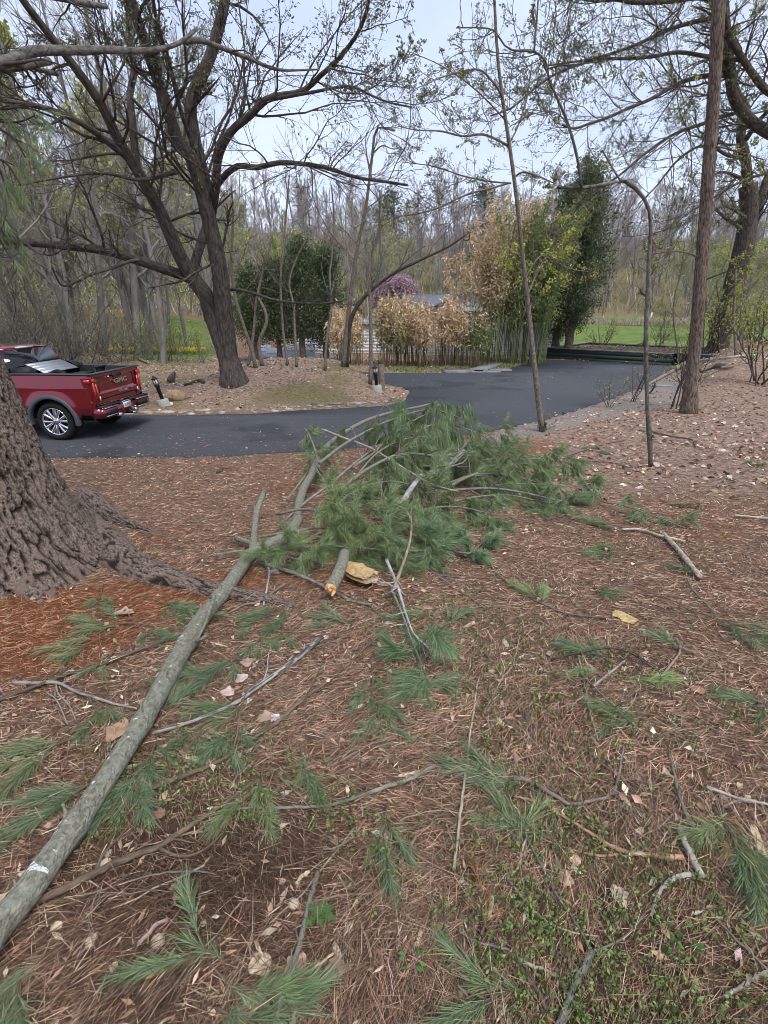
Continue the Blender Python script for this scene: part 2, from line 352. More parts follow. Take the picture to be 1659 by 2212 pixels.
th = np.concatenate([np.linspace(-56, 56, 350), np.linspace(56, 304, 56)[1:-1]]); th = np.radians(th)
rr = np.concatenate([[0.02], .2 * np.exp(np.arange(0, math.log(2100), .0195))])
TH, RR = np.meshgrid(th, rr); gx = RR * np.sin(TH); gy = RR * np.cos(TH); gz = hgt_exact(gx, gy)
nR, nT = gx.shape; ii = np.arange(nR - 1)[:, None] * nT; jj = np.arange(nT)[None]; j2 = (jj + 1) % nT
bg = B().add(np.stack([gx, gy, gz], -1), np.stack([ii + jj, ii + nT + jj, ii + nT + j2, ii + j2], -1).reshape(-1, 4)[:, ::-1])
def ground_mat():
    m = bpy.data.materials.new('ground'); m.use_nodes = True; t = m.node_tree; n = t.nodes; l = t.links; bs = n['Principled BSDF']
    bs.inputs['Roughness'].default_value = .95; bs.inputs['Specular IOR Level'].default_value = .1
    at = n.new('ShaderNodeAttribute'); at.attribute_name = 'mask'; sep = n.new('ShaderNodeSeparateColor'); l.new(at.outputs['Color'], sep.inputs[0])
    at2 = n.new('ShaderNodeAttribute'); at2.attribute_name = 'mask2'; sep2 = n.new('ShaderNodeSeparateColor'); l.new(at2.outputs['Color'], sep2.inputs[0])
    co = n.new('ShaderNodeTexCoord').outputs['Object']
    def noise(s, d=6, r=.65, st=None):
        x = n.new('ShaderNodeTexNoise'); x.inputs['Scale'].default_value = s; x.inputs['Detail'].default_value = d; x.inputs['Roughness'].default_value = r
        if st:
            mp = n.new('ShaderNodeMapping'); mp.inputs['Scale'].default_value = st; l.new(co, mp.inputs[0]); l.new(mp.outputs[0], x.inputs['Vector'])
        else: l.new(co, x.inputs['Vector'])
        return x.outputs['Fac']
    def ramp(f, stops):
        r = n.new('ShaderNodeValToRGB'); e = r.color_ramp.elements
        while len(e) < len(stops): e.new(.5)
        for k, (p, c) in enumerate(stops): e[k].position = p; e[k].color = (*c, 1)
        l.new(f, r.inputs[0]); return r.outputs[0]
    def mix(f, a, b, mode='MIX'):
        x = n.new('ShaderNodeMix'); x.data_type = 'RGBA'; x.blend_type = mode
        for s, v in (('Factor', f), ('A', a), ('B', b)):
            if isinstance(v, (int, float)): x.inputs[s].default_value = v
            elif isinstance(v, tuple): x.inputs[s].default_value = (*v, 1)
            else: l.new(v, x.inputs[s])
        return x.outputs['Result']
    def vor(s):
        v = n.new('ShaderNodeTexVoronoi'); v.inputs['Scale'].default_value = s; l.new(co, v.inputs['Vector']); return v
    litter = ramp(noise(38, 8, .75), [(.32, (.048, .029, .021)), (.45, (.15, .090, .062)), (.57, (.29, .185, .13)), (.72, (.46, .33, .24))])
    redl = ramp(noise(45, 8, .75), [(.3, (.06, .026, .014)), (.5, (.22, .085, .038)), (.7, (.34, .16, .08))])
    base = mix(sep2.outputs[0], litter, redl)
    soil = ramp(noise(60, 8, .7), [(.3, (.02, .013, .009)), (.5, (.06, .036, .024)), (.72, (.14, .085, .055))])
    base = mix(sep2.outputs[1], base, soil)
    v = vor(17); leaf = ramp(v.outputs['Color'], [(.15, (.14, .085, .06)), (.4, (.32, .21, .155)), (.65, (.46, .33, .255)), (.9, (.24, .145, .10))])
    leaf = mix(.35, leaf, ramp(noise(20, 8, .75), [(.3, (.04, .026, .018)), (.7, (.36, .27, .2))]), 'MIX'); base = mix(sep.outputs[2], base, leaf)
    vg = vor(38); grav = ramp(vg.outputs['Color'], [(.1, (.12, .11, .10)), (.45, (.27, .25, .23)), (.9, (.46, .43, .40))])
    base = mix(sep.outputs[1], base, mix(.35, grav, litter))
    moss = ramp(noise(26, 7, .7), [(.3, (.055, .06, .015)), (.65, (.17, .17, .045))]); base = mix(sep2.outputs[2], base, moss)
    lawn = ramp(noise(.9, 10, .75), [(.3, (.085, .125, .032)), (.45, (.12, .18, .045)), (.57, (.165, .21, .065)), (.7, (.26, .25, .12))]); base = mix(sep.outputs[0], base, lawn)
    l.new(base, bs.inputs['Base Color'])
    bp = n.new('ShaderNodeBump'); bp.inputs['Strength'].default_value = .9; bp.inputs['Distance'].default_value = .03; l.new(noise(55, 8, .75), bp.inputs['Height']); l.new(bp.outputs[0], bs.inputs['Normal'])
    return m
M['ground'] = ground_mat()
ground = mk('ground', bg, M['ground'], smooth=True, kind='structure')
def pmask(o, name, r, g, b):
    a = o.data.attributes.new(name, 'FLOAT_COLOR', 'POINT'); a.data.foreach_set('color', np.stack([r, g, b, np.ones_like(r)], -1).astype(np.float32).ravel())
fx, fy = gx.ravel(), gy.ravel()
hillw = .6 * sstep(92, 108, fy) + .35 * sstep(24, 30, fy) * sstep(-.28, -.4, fx / np.maximum(fy, 1)) * (1 - lawnw(fx, fy))
mossw = hillw + sstep(.02, .4, fbm(p3(fx, fy, .55), 4, 41)) * sstep(14.5, 15.5, fy) * (1 - sstep(21, 27, fy)) * (fx < 2) * .55
yard = sstep(23.5, 25, fy) * (1 - sstep(27, 29, fy)) * sstep(-3, 0, fx) * (1 - sstep(9, 11, fx)) * sstep(-.1, .3, fbm(p3(fx, fy, .8), 3, 43))
soilw = np.exp(-((fx + .55) ** 2 / .16 + (fy - 1.0) ** 2 / .10)) + .7 * np.exp(-((fx - .1) ** 2 / 3 + (fy - .3) ** 2 / .15))
pmask(ground, 'mask', np.maximum(lawnw(fx, fy), yard * .8), gravelw(fx, fy), leafw(fx, fy))
pmask(ground, 'mask2', red(fx, fy) * (1 - leafw(fx, fy) * .7), np.clip(soilw, 0, 1), mossw)

# asphalt drive: a slab with ragged edges standing a little proud
from mathutils.geometry import tessellate_polygon
dn = []
for k in range(len(drive_xy)):
    a, b_ = drive_xy[k], drive_xy[(k + 1) % len(drive_xy)]; m_ = max(2, int(np.linalg.norm(b_ - a) / .12)); dn.append(a + (b_ - a) * (np.arange(m_) / m_)[:, None])
dn = np.concatenate(dn); dn = dn + .05 * np.stack([fbm(p3(dn[:, 0], dn[:, 1], 2.5), 3, 51), fbm(p3(dn[:, 0], dn[:, 1], 2.5), 3, 52)], -1) + .012 * rng.normal(size=dn.shape)
tri = np.array(tessellate_polygon([[Vector((x, y, 0)) for x, y in dn]])); nd = len(dn)
a2 = dn[tri]; cr2 = (a2[:, 1, 0] - a2[:, 0, 0]) * (a2[:, 2, 1] - a2[:, 0, 1]) - (a2[:, 1, 1] - a2[:, 0, 1]) * (a2[:, 2, 0] - a2[:, 0, 0]); tri[cr2 < 0] = tri[cr2 < 0][:, ::-1]
k_ = np.arange(nd); k2_ = (k_ + 1) % nd
bd = B().add(np.concatenate([np.column_stack([dn, np.full(nd, DZ + .03)]), np.column_stack([dn, np.full(nd, DZ - .12)])]), [tri, np.stack([k_ + nd, k2_ + nd, k2_, k_], -1)])
mk('asphalt_driveway', bd, M['asphalt'], kind='structure')

# pond in the lawn
t_ = np.linspace(0, 2 * np.pi, 60, endpoint=False); pc = A(33.5, 75)
pv = np.column_stack([pc[0] + 7.5 * np.cos(t_) * (1 + .12 * np.sin(3 * t_)), pc[1] + 13 * np.sin(t_), np.zeros(60)]); zp = h_smooth(pv[:, 0], pv[:, 1]); pv[:, 2] = -.22
M['water'] = mat('water', (.03, .035, .03), rough=.06, spec=.6)
mk('pond', B().add(np.concatenate([pv, pv[:1] * 0 + A(pc[0], pc[1], pv[0, 2])]), np.stack([np.arange(60), (np.arange(60) + 1) % 60, np.full(60, 60)], -1)), M['water'], kind='structure')
nrd = 2600; ta = rng.uniform(0, 2 * np.pi, nrd); rp_ = np.column_stack([pc[0] + 8. * np.cos(ta) * (1 + .12 * np.sin(3 * ta)) + rng.normal(size=nrd) * .35, pc[1] + 13.6 * np.sin(ta) + rng.normal(size=nrd) * .3])
rz_ = h_smooth(rp_[:, 0], rp_[:, 1]) - .1
V_, F_ = needles(np.column_stack([rp_, rz_]), nrm(A(0, 0, 1) + .25 * rng.normal(size=(nrd, 3))), rng.uniform(.7, 1.5, nrd), .06)
mk('pond_reeds', B().add(V_, F_, pick([(.42, .35, .25), (.5, .43, .33), (.33, .27, .19)], nrd * 2)), M['needle_dead'], kind='stuff')

# ------------------------------------------------------------------ litter: needles, leaves, shreds, seedlings
def polar(n, r0, r1, power=0., a0=-50, a1=50):
    """log-uniform distances: even density in the picture"""
    u = rng.random(n); r = np.exp(math.log(r0) + (math.log(r1) - math.log(r0)) * u ** (1 / (1 + power))); a = np.radians(rng.uniform(a0, a1, n) * (1 + .2 * (r < 1.5)))
    return r * np.sin(a), r * np.cos(a), r
n = 225000; X, Y, r = polar(n, .36, 12.5, .45, -72, 72); dd = on_drive(X, Y); keep = (dd < -.02) | (rng.random(n) < .10)
keep &= rng.random(n) < (1 - .75 * gravelw(X, Y)) * (1 - .6 * leafw(X, Y)); X, Y, r, dd = X[keep], Y[keep], r[keep], dd[keep]; n = len(X)
fl = 2.6 * fbm(p3(X, Y, 1.7), 2, 61) + rng.normal(size=n) * .75; Z = np.maximum(hgt(X, Y), np.where(dd > 0, DZ + .03, -9)) + rng.uniform(.001, .014, n)
D = nrm(np.stack([np.cos(fl), np.sin(fl), rng.normal(size=n) * .13 + .06], -1))
rd = red(X, Y) > rng.random(n); so = (np.exp(-((X + .55) ** 2 / .16 + (Y - 1.0) ** 2 / .10)) + .6 * np.exp(-((X - .1) ** 2 / 3 + (Y - .3) ** 2 / .15))) > rng.random(n)
C_ = pick([(.39, .235, .155), (.47, .32, .22), (.28, .165, .11), (.54, .41, .29), (.14, .082, .056), (.43, .225, .13), (.37, .265, .19), (.20, .12, .08)], n, .28)
C_[rd] = pick([(.36, .16, .085), (.42, .21, .115), (.28, .12, .06), (.36, .23, .145)], rd.sum(), .2)
C_[so] = pick([(.10, .06, .04), (.14, .085, .055), (.07, .042, .03), (.2, .13, .085)], so.sum(), .2)
Z = Z + np.where(rng.random(n) < .07, rng.uniform(.01, .04, n), 0)
lnn = rng.uniform(.045, .105, n); wdn = (.0008 + .0009 * r) * rng.uniform(.7, 1.2, n); nf = r > 2.2; bl = B(); PN = np.stack([X, Y, Z], -1)
V_, F_ = needles(PN[~nf], D[~nf], lnn[~nf], wdn[~nf], .12 * rng.random(((~nf).sum(), 1))); bl.add(V_, F_, np.concatenate([C_[~nf], C_[~nf]])); V_, F_ = needles1(PN[nf], D[nf], lnn[nf], wdn[nf], .05); bl.add(V_, F_, C_[nf])
mk('needle_litter', bl, M['needle_dead'], kind='stuff')

n = 60000; X = rng.uniform(-26, 26, n); Y = rng.uniform(4.5, 34, n); dd = on_drive(X, Y)
keep = (rng.random(n) < leafw(X, Y) * (.75 + .5 * fbm(p3(X, Y, .8), 2, 66)) * (1 - .6 * gravelw(X, Y))) & (dd < .02) & (np.abs(X / Y) < 1.4) & (lawnw(X, Y) < .5)
keep &= rng.random(n) < np.where(Y > 14.5, .62, 1.)
moss_at = sstep(.02, .4, fbm(p3(X, Y, .55), 4, 41)) * (X < 2) * (Y > 14) * (Y < 24); keep &= rng.random(n) > moss_at * .8
X, Y = X[keep], Y[keep]
X2, Y2, r2 = polar(5200, 1.2, 11, .6); k2 = (rng.random(5200) < .22 + .6 * (np.abs(Y2 - 8.3) < 1.6) * (X2 < 1)) & (on_drive(X2, Y2) < -.02); X2, Y2 = X2[k2], Y2[k2]
X3, Y3 = rng.uniform(-12, 16, 5000), rng.uniform(9, 30, 5000); d3 = on_drive(X3, Y3); k3 = (d3 > 0) & (rng.random(5000) < .16 + .6 * (d3 < .4)); X3, Y3 = X3[k3], Y3[k3]
Xa, Ya = np.concatenate([X, X2, X3]), np.concatenate([Y, Y2, Y3]); n = len(Xa); sz = np.concatenate([rng.uniform(.055, .14, len(X)), rng.uniform(.02, .05, len(X2)), rng.uniform(.03, .07, len(X3))])
Z = np.maximum(hgt(Xa, Ya), np.where(on_drive(Xa, Ya) > .03, DZ + .032, -9)) + rng.uniform(.004, .03, n) * np.where(on_drive(Xa, Ya) > 0, .2, 1)
a_ = rng.uniform(0, 6.28, n); V_, F_ = leaves(np.stack([Xa, Ya, Z], -1), np.stack([np.cos(a_), np.sin(a_), rng.normal(size=n) * .12 + .05], -1), sz, sz * rng.uniform(.5, .8, n), spread=.12, fold=.3)
far = (Ya > 13.5) & (Xa < 3)
C_ = pick([(.48, .33, .25), (.56, .42, .33), (.36, .23, .165), (.26, .155, .11), (.62, .50, .41), (.46, .28, .21)], n, .2); C_[far] *= A(.92, .98, .98)
mk('leaf_litter', B().add(V_, F_, np.concatenate([C_, C_])), M['leaf_dead'], kind='stuff')

n = 6800; X, Y, r = polar(n, .5, 10, .6, -66, 66); k = (on_drive(X, Y) < -.02) & (rng.random(n) < .55 + .4 * fbm(p3(X, Y, .7), 2, 71)); X, Y, r = X[k], Y[k], r[k]; n = len(X); a_ = rng.uniform(0, 6.28, n)
ln_ = rng.uniform(.012, .055, n); V_, F_ = leaves(np.stack([X, Y, hgt(X, Y) + .012], -1), np.stack([np.cos(a_), np.sin(a_), .1 * rng.normal(size=n)], -1), ln_, ln_ * rng.uniform(.15, .45, n), spread=.1, fold=.1)
c_ = pick([(.55, .42, .28), (.66, .56, .42), (.42, .27, .16), (.5, .32, .2)], n)
mk('wood_shreds', B().add(V_, F_, np.concatenate([c_, c_])), M['leaf_dead'], kind='stuff')

# seedlings: stems with pairs of small oval leaves
n = 8000; X, Y, r = polar(n, .5, 5.0, .1, -40, 48)
k = rng.random(n) < sstep(-.10, .45, fbm(p3(X, Y, 1.5), 3, 75) + .35 * np.exp(-((X - .45) ** 2 / .5 + (Y - 1.2) ** 2 / .8)) - .25 * (X < -.25)); X, Y = X[k], Y[k]; n = len(X)
Pz = np.stack([X, Y, hgt(X, Y)], -1); bw = B()
for q in range(5):
    a_ = rng.uniform(0, 6.28, n); zz = .012 + .008 * q + rng.uniform(0, .012, n)
    p_ = Pz + np.stack([.006 * np.cos(a_), .006 * np.sin(a_), zz], -1); l_ = rng.uniform(.007, .017, n)
    V_, F_ = leaves(p_, np.stack([np.cos(a_), np.sin(a_), .35 + 0 * a_], -1), l_, l_ * .5, spread=.15); c_ = pick([(.16, .25, .07), (.22, .31, .09), (.12, .20, .06), (.28, .34, .11)], n, .18)
    bw.add(V_, F_, np.concatenate([c_, c_]))
T_, Q_, _b = tubes(np.stack([Pz, Pz + A(0, 0, .05)], 1), np.full((n, 2), .0012), 3); bw.add(T_, Q_, (.12, .15, .05))
mk('ground_cover', bw, M['leaf_live'], kind='stuff')
n = 9000; X = rng.uniform(-14, 10, n); Y = rng.uniform(23.5, 30, n); k = (on_drive(X, Y) < -.1) & (rng.random(n) < sstep(-.3, .3, fbm(p3(X, Y, .8), 3, 43)) * np.where(X > -2, 1, .35)); X, Y = X[k], Y[k]; n = len(X)
V_, F_ = needles(np.stack([X, Y, hgt(X, Y)], -1), nrm(A(0, 0, 1) + .5 * rng.normal(size=(n, 3))), rng.uniform(.08, .25, n), .025); c_ = pick([(.10, .20, .035), (.15, .26, .05), (.25, .26, .10)], n)
mk('verge_grass', B().add(V_, F_, np.concatenate([c_, c_])), M['needle_green'], kind='stuff')
# ------------------------------------------------------------------ trees
def tree_from_limbs(name, label, cat, limbs, bark, group=None, lv1=(10, -.45), lv2=(7, -.5), lv3=(5, -.55), rmin=.005, leaf=None, up=.06, wig=.16, sides=10, bump_amp=.06, base=None, t0=.25, nskip=0, seed=1, twigmat='twig', knots=.0, zmin=None):
    """limbs: list of (P, R) with the trunk first; children grow on every limb after nskip"""
    g = np.random.default_rng(seed)
    P0 = limbs[0][0][0]; root = thing(name, label, cat, base if base is not None else (P0[0], P0[1], P0[2]), group)
    bt = B()
    for k, (P, Rr) in enumerate(limbs):
        n_ = 60 if Rr.max() > .15 else 30
        Pq = resample(P, n_); Rq = np.interp(np.linspace(0, 1, n_), np.linspace(0, 1, len(Rr)), Rr)
        s_ = 28 if Rr.max() > .2 else (14 if Rr.max() > .07 else 8)
        Rq = Rq * (1 + .06 * fbm(p3(np.linspace(0, 9, n_), np.full(n_, k * 3.3), 1), 2, 81 + seed))
        V, Q, bc = tubes(Pq[None], Rq[None], s_, True)
        ax = np.repeat(np.concatenate([Pq[:1], Pq, Pq[-1:]]), s_, 0); rd_ = V - ax; rl = np.linalg.norm(rd_, axis=1, keepdims=True)
        am = np.where(rl > .02, bump_amp, 0)
        V = V + rd_ * am * (fbm(np.stack([bc[:, 0] * 9, bc[:, 1] * 9, bc[:, 2] * 1.6], -1), 3, 90 + seed) * 1.3 + .6 * fbm(np.stack([bc[:, 0] * 28, bc[:, 1] * 28, bc[:, 2] * 4], -1), 2, 95))[:, None]
        if k == 0: bt.add(V, Q, bc=bc); mk('trunk', bt, bark, root, smooth=True)
        else: mk('limb', B().add(V, Q, bc=bc), bark, root, smooth=True)
    LP = np.stack([resample(P, 24) for P, _ in limbs[nskip:]]); LR = np.stack([np.interp(np.linspace(0, 1, 24), np.linspace(0, 1, len(r)), r) for _, r in limbs[nskip:]])
    ll = np.linalg.norm(np.diff(LP, axis=1), axis=-1).sum(1)
    def cnt(n): return np.maximum(2, (n * ll / ll.mean()).astype(int))
    P1, R1 = spawn(LP, LR, cnt(lv1[0]), lv1[1], (30, 75), 9, up, wig, t0, .36, rmin * 1.8, g); R1 = np.minimum(R1, .034)
    P2, R2 = spawn(P1, R1, lv2[0], lv2[1], (25, 65), 5, up * .8, wig, .12, .6, rmin * 1.2, g)
    if zmin is not None:
        ok = P2[:, -1, 2] > zmin; P2, R2 = P2[ok], R2[ok]
    P3, R3 = spawn(P2, R2, lv3[0], lv3[1], (25, 60), 4, up * .6, wig, .15, .65, rmin * .8, g)
    b1, b2 = B(), B(); V, Q, bc = tubes(P1, R1, 5); b1.add(V, Q, bc=bc); mk('branches', b1, bark, root, smooth=True, kind='stuff')
    V, Q, bc = tubes(P2, R2, 3); b2.add(V, Q, bc=bc); V, Q, bc = tubes(P3, R3, 3); b2.add(V, Q, bc=bc); mk('twigs', b2, M[twigmat], root, kind='stuff')
    if leaf:
        nl, sz, cols, wl = leaf; K = len(P3); k = g.integers(0, K, nl); t = g.uniform(.2, 1, nl) ** .7
        wt = wl(P3[:, -1]) if wl else np.ones(K); ok = g.random(nl) < wt[k]; k, t = k[ok], t[ok]
        p, tn, r = interp_par(P3, R3, k, t); m_ = len(p)
        p = p + g.normal(size=p.shape) * sz * .3
        V, F = leaves(p, nrm(tn + A(0, 0, -.5)), g.uniform(.6, 1.3, m_) * sz, g.uniform(.45, .8, m_) * sz * .8, g, .7); c = pick(cols, m_, .2, g)
        mk('leaves', B().add(V, F, np.concatenate([c, c])), M['leaf_live'], root, kind='stuff')
    return root
BUD = [(.15, .17, .08), (.20, .22, .10), (.12, .135, .08), (.26, .28, .11), (.10, .105, .07)]
YEL = [(.36, .38, .07), (.44, .45, .11), (.30, .34, .07), (.5, .5, .15)]

# --- big dark maple with several stems on the mound
gb = G(A(503.), A(826.))[0]; Ym = float(gb[1])
trunk = px_limb([(510, 862), (507, 832), (500, 800), (488, 755), (475, 715), (464, 680), (452, 650)], Ym, Ym, 46, 45, 30)
trunk[1][:13] *= np.interp(np.arange(13), [0, 5, 8, 12], [1.5, 1.34, 1.12, 1.])
ml = [trunk,
      px_limb([(460, 690), (445, 640), (420, 605), (385, 545), (345, 455), (300, 375), (255, 300), (215, 220), (150, 130), (60, 15), (10, -60)], Ym, Ym - 4.5, 46, 17, 40),
      px_limb([(492, 770), (488, 720), (481, 650), (470, 560), (445, 450), (415, 345), (383, 300), (350, 200), (310, 83), (283, 0), (262, -90)], Ym, Ym - 2.5, 52, 25, 40),
      px_limb([(425, 615), (400, 597), (350, 580), (290, 560), (220, 540), (100, 527), (0, 518), (-90, 500)], Ym, Ym - 6, 28, 17),
      px_limb([(298, 372), (292, 330), (283, 240), (281, 200), (290, 150), (281, 100), (277, 0), (270, -80)], Ym - 1.5, Ym, 20, 13),
      px_limb([(280, 345), (233, 307), (190, 275), (143, 250), (83, 230), (0, 215), (-80, 190)], Ym - 2, Ym - 5.5, 18, 10),
      px_limb([(447, 420), (432, 350), (420, 300), (413, 220), (443, 150), (467, 83), (486, 0), (500, -90)], Ym - .8, Ym - .5, 36, 24),
      px_limb([(452, 500), (462, 430), (467, 390), (473, 333), (500, 283), (540, 250), (580, 213), (653, 197), (690, 165), (726, 133), (770, 77), (793, 20), (805, -50)], Ym - .3, Ym - 5, 27, 8, 40),
      px_limb([(585, 215), (670, 200), (753, 187), (800, 205), (836, 220), (890, 232)], Ym - 2.5, Ym - 6, 10, 4),
      px_limb([(460, 430), (467, 405), (490, 375), (517, 358), (553, 362), (600, 352), (643, 353), (703, 362), (770, 383), (836, 393), (880, 400)], Ym - .4, Ym - 5, 17, 6, 30),
      px_limb([(492, 625), (520, 627), (553, 635), (603, 650), (686, 656), (740, 650)], Ym, Ym - 2, 9, 4),
      px_limb([(300, 562), (280, 565), (240, 580), (200, 592), (170, 606), (137, 618), (122, 600), (112, 575)], Ym - 2.5, Ym - 4.5, 9, 4),
      px_limb([(418, 585), (425, 555), (436, 520), (450, 470), (455, 420)], Ym + .3, Ym + 1.6, 27, 18),
      px_limb([(420, 325), (408, 290), (385, 220), (365, 130), (340, 50), (325, -40)], Ym - 1, Ym - 3.5, 13, 8),
      px_limb([(380, 372), (330, 385), (290, 388), (240, 376), (190, 375), (120, 385), (40, 400)], Ym - 1.2, Ym - 5, 10, 5),
      px_limb([(283, 210), (330, 260), (365, 300), (385, 328), (430, 362), (470, 392)], Ym - 3, Ym - 1.2, 7, 6)]
ml = [ml[0]] + [(P, r * .80) for P, r in ml[1:]]
maple = tree_from_limbs('maple_tree', 'big dark multi-stemmed maple on the mound beside the driveway', 'tree', ml, M['dark_bark'], lv1=(11, -.42), lv2=(10, -.5), lv3=(6, -.5), rmin=.0058, leaf=(26000, .07, BUD, lambda p: sstep(4.5, 8, p[:, 2]) * .9 + .03), nskip=1, seed=3, zmin=.6, t0=.3, up=.05)
gp = G(A(430., 470., 455., 485.), A(834., 838., 840., 836.))

# --- tall furrowed pine on the left with its roots
def furrow(ax, ay, seed=0):
    """bark plates: raised flat plates between deep cracks"""
    q = np.stack([ax * 19 + 1.0 * vnoise(p3(ax * 5, ay * 2.4, 1), seed) + .45 * vnoise(p3(ax * 17, ay * 13, 1), seed + 2), ay * 1.75 + .9 * vnoise(p3(ax * 12, ay * 4, 1), seed + 1)], -1)
    f1, f2, cid = worley(q, seed); pl = sstep(.03, .22, f2 - f1)
    q2 = np.stack([ax * 62, ay * 26 + 1.2 * vnoise(p3(ax * 20, ay * 9, 1), seed + 3)], -1); g1, g2, c2 = worley(q2, seed + 5)
    return pl * (.6 + .35 * cid) + .14 * sstep(0, .12, g2 - g1) * pl + .14 * (c2 - .5) * pl + .20 * vnoise(p3(ax * 90, ay * 40, 1), seed + 9) * (.4 + .6 * pl)
pbx, pby = -3.15, 3.62; pz0 = float(hgt(pbx, pby)) - .25
pine = thing('pine_tree', 'massive furrowed pine trunk with spreading roots at the edge of the litter', 'tree', (pbx, pby, pz0 + .2))
na, nh = 400, 250; zz = np.concatenate([np.linspace(0, 2.6, 220), np.linspace(2.7, 15, 30)]); aa = np.linspace(0, 2 * np.pi, na, endpoint=False)
AA, ZZ = np.meshgrid(aa, zz); rb = .50 - .018 * ZZ
lob = 0
for ang_, amp, wid in ((math.radians(-28), .62, .34), (math.radians(-62), .5, .36), (math.radians(-100), .45, .4), (math.radians(8), .40, .30), (math.radians(60), .4, .5), (math.radians(150), .5, .5), (math.radians(-150), .5, .5)):
    dl = (AA - ang_ + np.pi) % (2 * np.pi) - np.pi; lob = lob + amp * np.exp(-(dl / wid) ** 2)
rad = rb + (.17 + lob * .95) * np.exp(-ZZ / .34) + (.16 + .12 * lob) * np.exp(-ZZ / 1.0)
fw = furrow(AA * .75 + .0 * ZZ + .09 * np.sin(ZZ * 2), ZZ, 3); seam = np.cos(np.clip((AA - 0) * 0, 0, 1))
rad = rad + .040 * (fw - .6) * np.where(ZZ < 2.65, 1, .3) + .03 * fbm(np.stack([np.cos(AA) * 2, np.sin(AA) * 2, ZZ * 1.2], -1), 3, 8)
lx = pbx - .085 * ZZ; V = np.stack([lx + rad * np.cos(AA), pby + rad * np.sin(AA), pz0 + ZZ], -1)
k_, i_ = np.arange(nh - 1)[:, None] * na, np.arange(na)[None]; i2_ = (i_ + 1) % na
Qp = np.stack([k_ + i_, k_ + i2_, k_ + na + i2_, k_ + na + i_], -1).reshape(-1, 4)
bpine = B().add(V, Qp, bc=np.stack([rad * np.cos(AA), rad * np.sin(AA), ZZ], -1))
def pine_mat():
    m = mat('furrowed_bark', (.07, .05, .04), (.31, .24, .20), 85, .95, 1., 160, (1, 1, .6), 'bc', spec=.08, c3=(.20, .145, .115), s3=7, bdist=.012)
    t = m.node_tree; n = t.nodes; l = t.links; at = n.new('ShaderNodeAttribute'); at.attribute_name = 'crack'
    bs = n['Principled BSDF']; src = bs.inputs['Base Color'].links[0].from_socket; mx = n.new('ShaderNodeMix'); mx.data_type = 'RGBA'
    l.new(at.outputs['Fac'], mx.inputs['Factor']); mx.inputs['A'].default_value = (.035, .026, .021, 1); l.new(src, mx.inputs['B']); l.new(mx.outputs['Result'], bs.inputs['Base Color']); return m
M['furrow'] = pine_mat()
def crack_attr(o, v):
    a = o.data.attributes.new('crack', 'FLOAT', 'POINT'); a.data.foreach_set('value', np.clip(v, 0, 1).astype(np.float32).ravel())
o = mk('trunk', bpine, M['furrow'], pine, smooth=True); crack_attr(o, sstep(.12, .55, fw))
def root_mesh(pts, w0, w1, lift, seed):
    q = np.array(pts, float); P = G(q[:, 0], q[:, 1], 0.); P[:, 2] += np.array(lift); n_ = 170; P = resample(P, n_); s_ = 64
    Rr = np.linspace(w0, w1, n_); V, Q, bc = tubes(P[None], Rr[None], s_, False)
    th_ = np.tile(np.linspace(0, 2 * np.pi, s_, endpoint=False), n_); ln_ = bc[:, 2]; f = furrow(th_ * .16, ln_, seed)
    ax = np.repeat(P, s_, 0); rd_ = nrm(V - ax); V = V + rd_ * (.013 * (f - .6) + .012 * fbm(V * 4, 3, seed))[:, None]
    o = mk('root', B().add(V, Q, bc=bc), M['furrow'], pine, smooth=True); crack_attr(o, sstep(.12, .55, f))
root_mesh([(120, 1130), (215, 1185), (300, 1235), (390, 1262), (480, 1283), (570, 1300), (650, 1312)], .27, .035, (.12, .03, -.01, -.01, -.005, .0, -.02), 11)
root_mesh([(190, 1085), (260, 1128), (330, 1152), (400, 1163), (450, 1172)], .15, .015, (.05, .0, -.02, -.02, -.03), 12)
root_mesh([(20, 1190), (75, 1265), (105, 1320), (125, 1372)], .30, .05, (.04, -.08, -.13, -.16), 13)
# dead lichen-grey boughs crossing high in front and hanging needle sprays
def pine_bough(pts, Y0, Y1, w0, w1, name='branch'):
    P, Rr = px_limb(pts, Y0, Y1, w0, w1, 34); V, Q, bc = tubes(P[None], Rr[None], 12, True)
    ax = np.repeat(np.concatenate([P[:1], P, P[-1:]]), 12, 0); V = V + (V - ax) * (.28 * fbm(np.stack([bc[:, 0] * 25, bc[:, 1] * 25, bc[:, 2] * 7], -1), 3, 14))[:, None]
    return mk(name, B().add(V, Q, bc=bc), M['grey_bark'], pine, smooth=True), P, Rr
bo = [pine_bough([(-330, 190), (-150, 165), (0, 137), (70, 112), (140, 110), (230, 108), (310, 110), (370, 100), (395, 88), (425, 62)], 3.7, 6.2, 34, 7),
      pine_bough([(-330, 200), (-150, 170), (0, 150), (55, 143), (108, 132)], 3.7, 5.4, 26, 13),
      pine_bough([(-300, 210), (-100, 165), (30, 140), (90, 152), (124, 160)], 3.7, 5.6, 14, 8),
      pine_bough([(395, 90), (430, 87), (462, 97), (530, 123), (600, 150), (690, 150)], 6.2, 7.5, 13, 3),
      pine_bough([(-200, -60), (0, -25), (120, -6), (175, 6), (230, 14)], 3.9, 6., 22, 9)]
P1, R1 = spawn(np.stack([p for _, p, _ in bo]), np.stack([r for _, _, r in bo]), 7, .6, (40, 80), 7, -.05, .2, .35, .4, .004)
P2, R2 = spawn(P1, R1, 4, -.5, (30, 65), 5, 0, .2, .2, .6, .0025)
bb = B(); V, Q, bc = tubes(P1, R1, 5); bb.add(V, Q, bc=bc); V, Q, bc = tubes(P2, R2, 4); bb.add(V, Q, bc=bc); mk('twigs', bb, M['twig'], pine, kind='stuff')

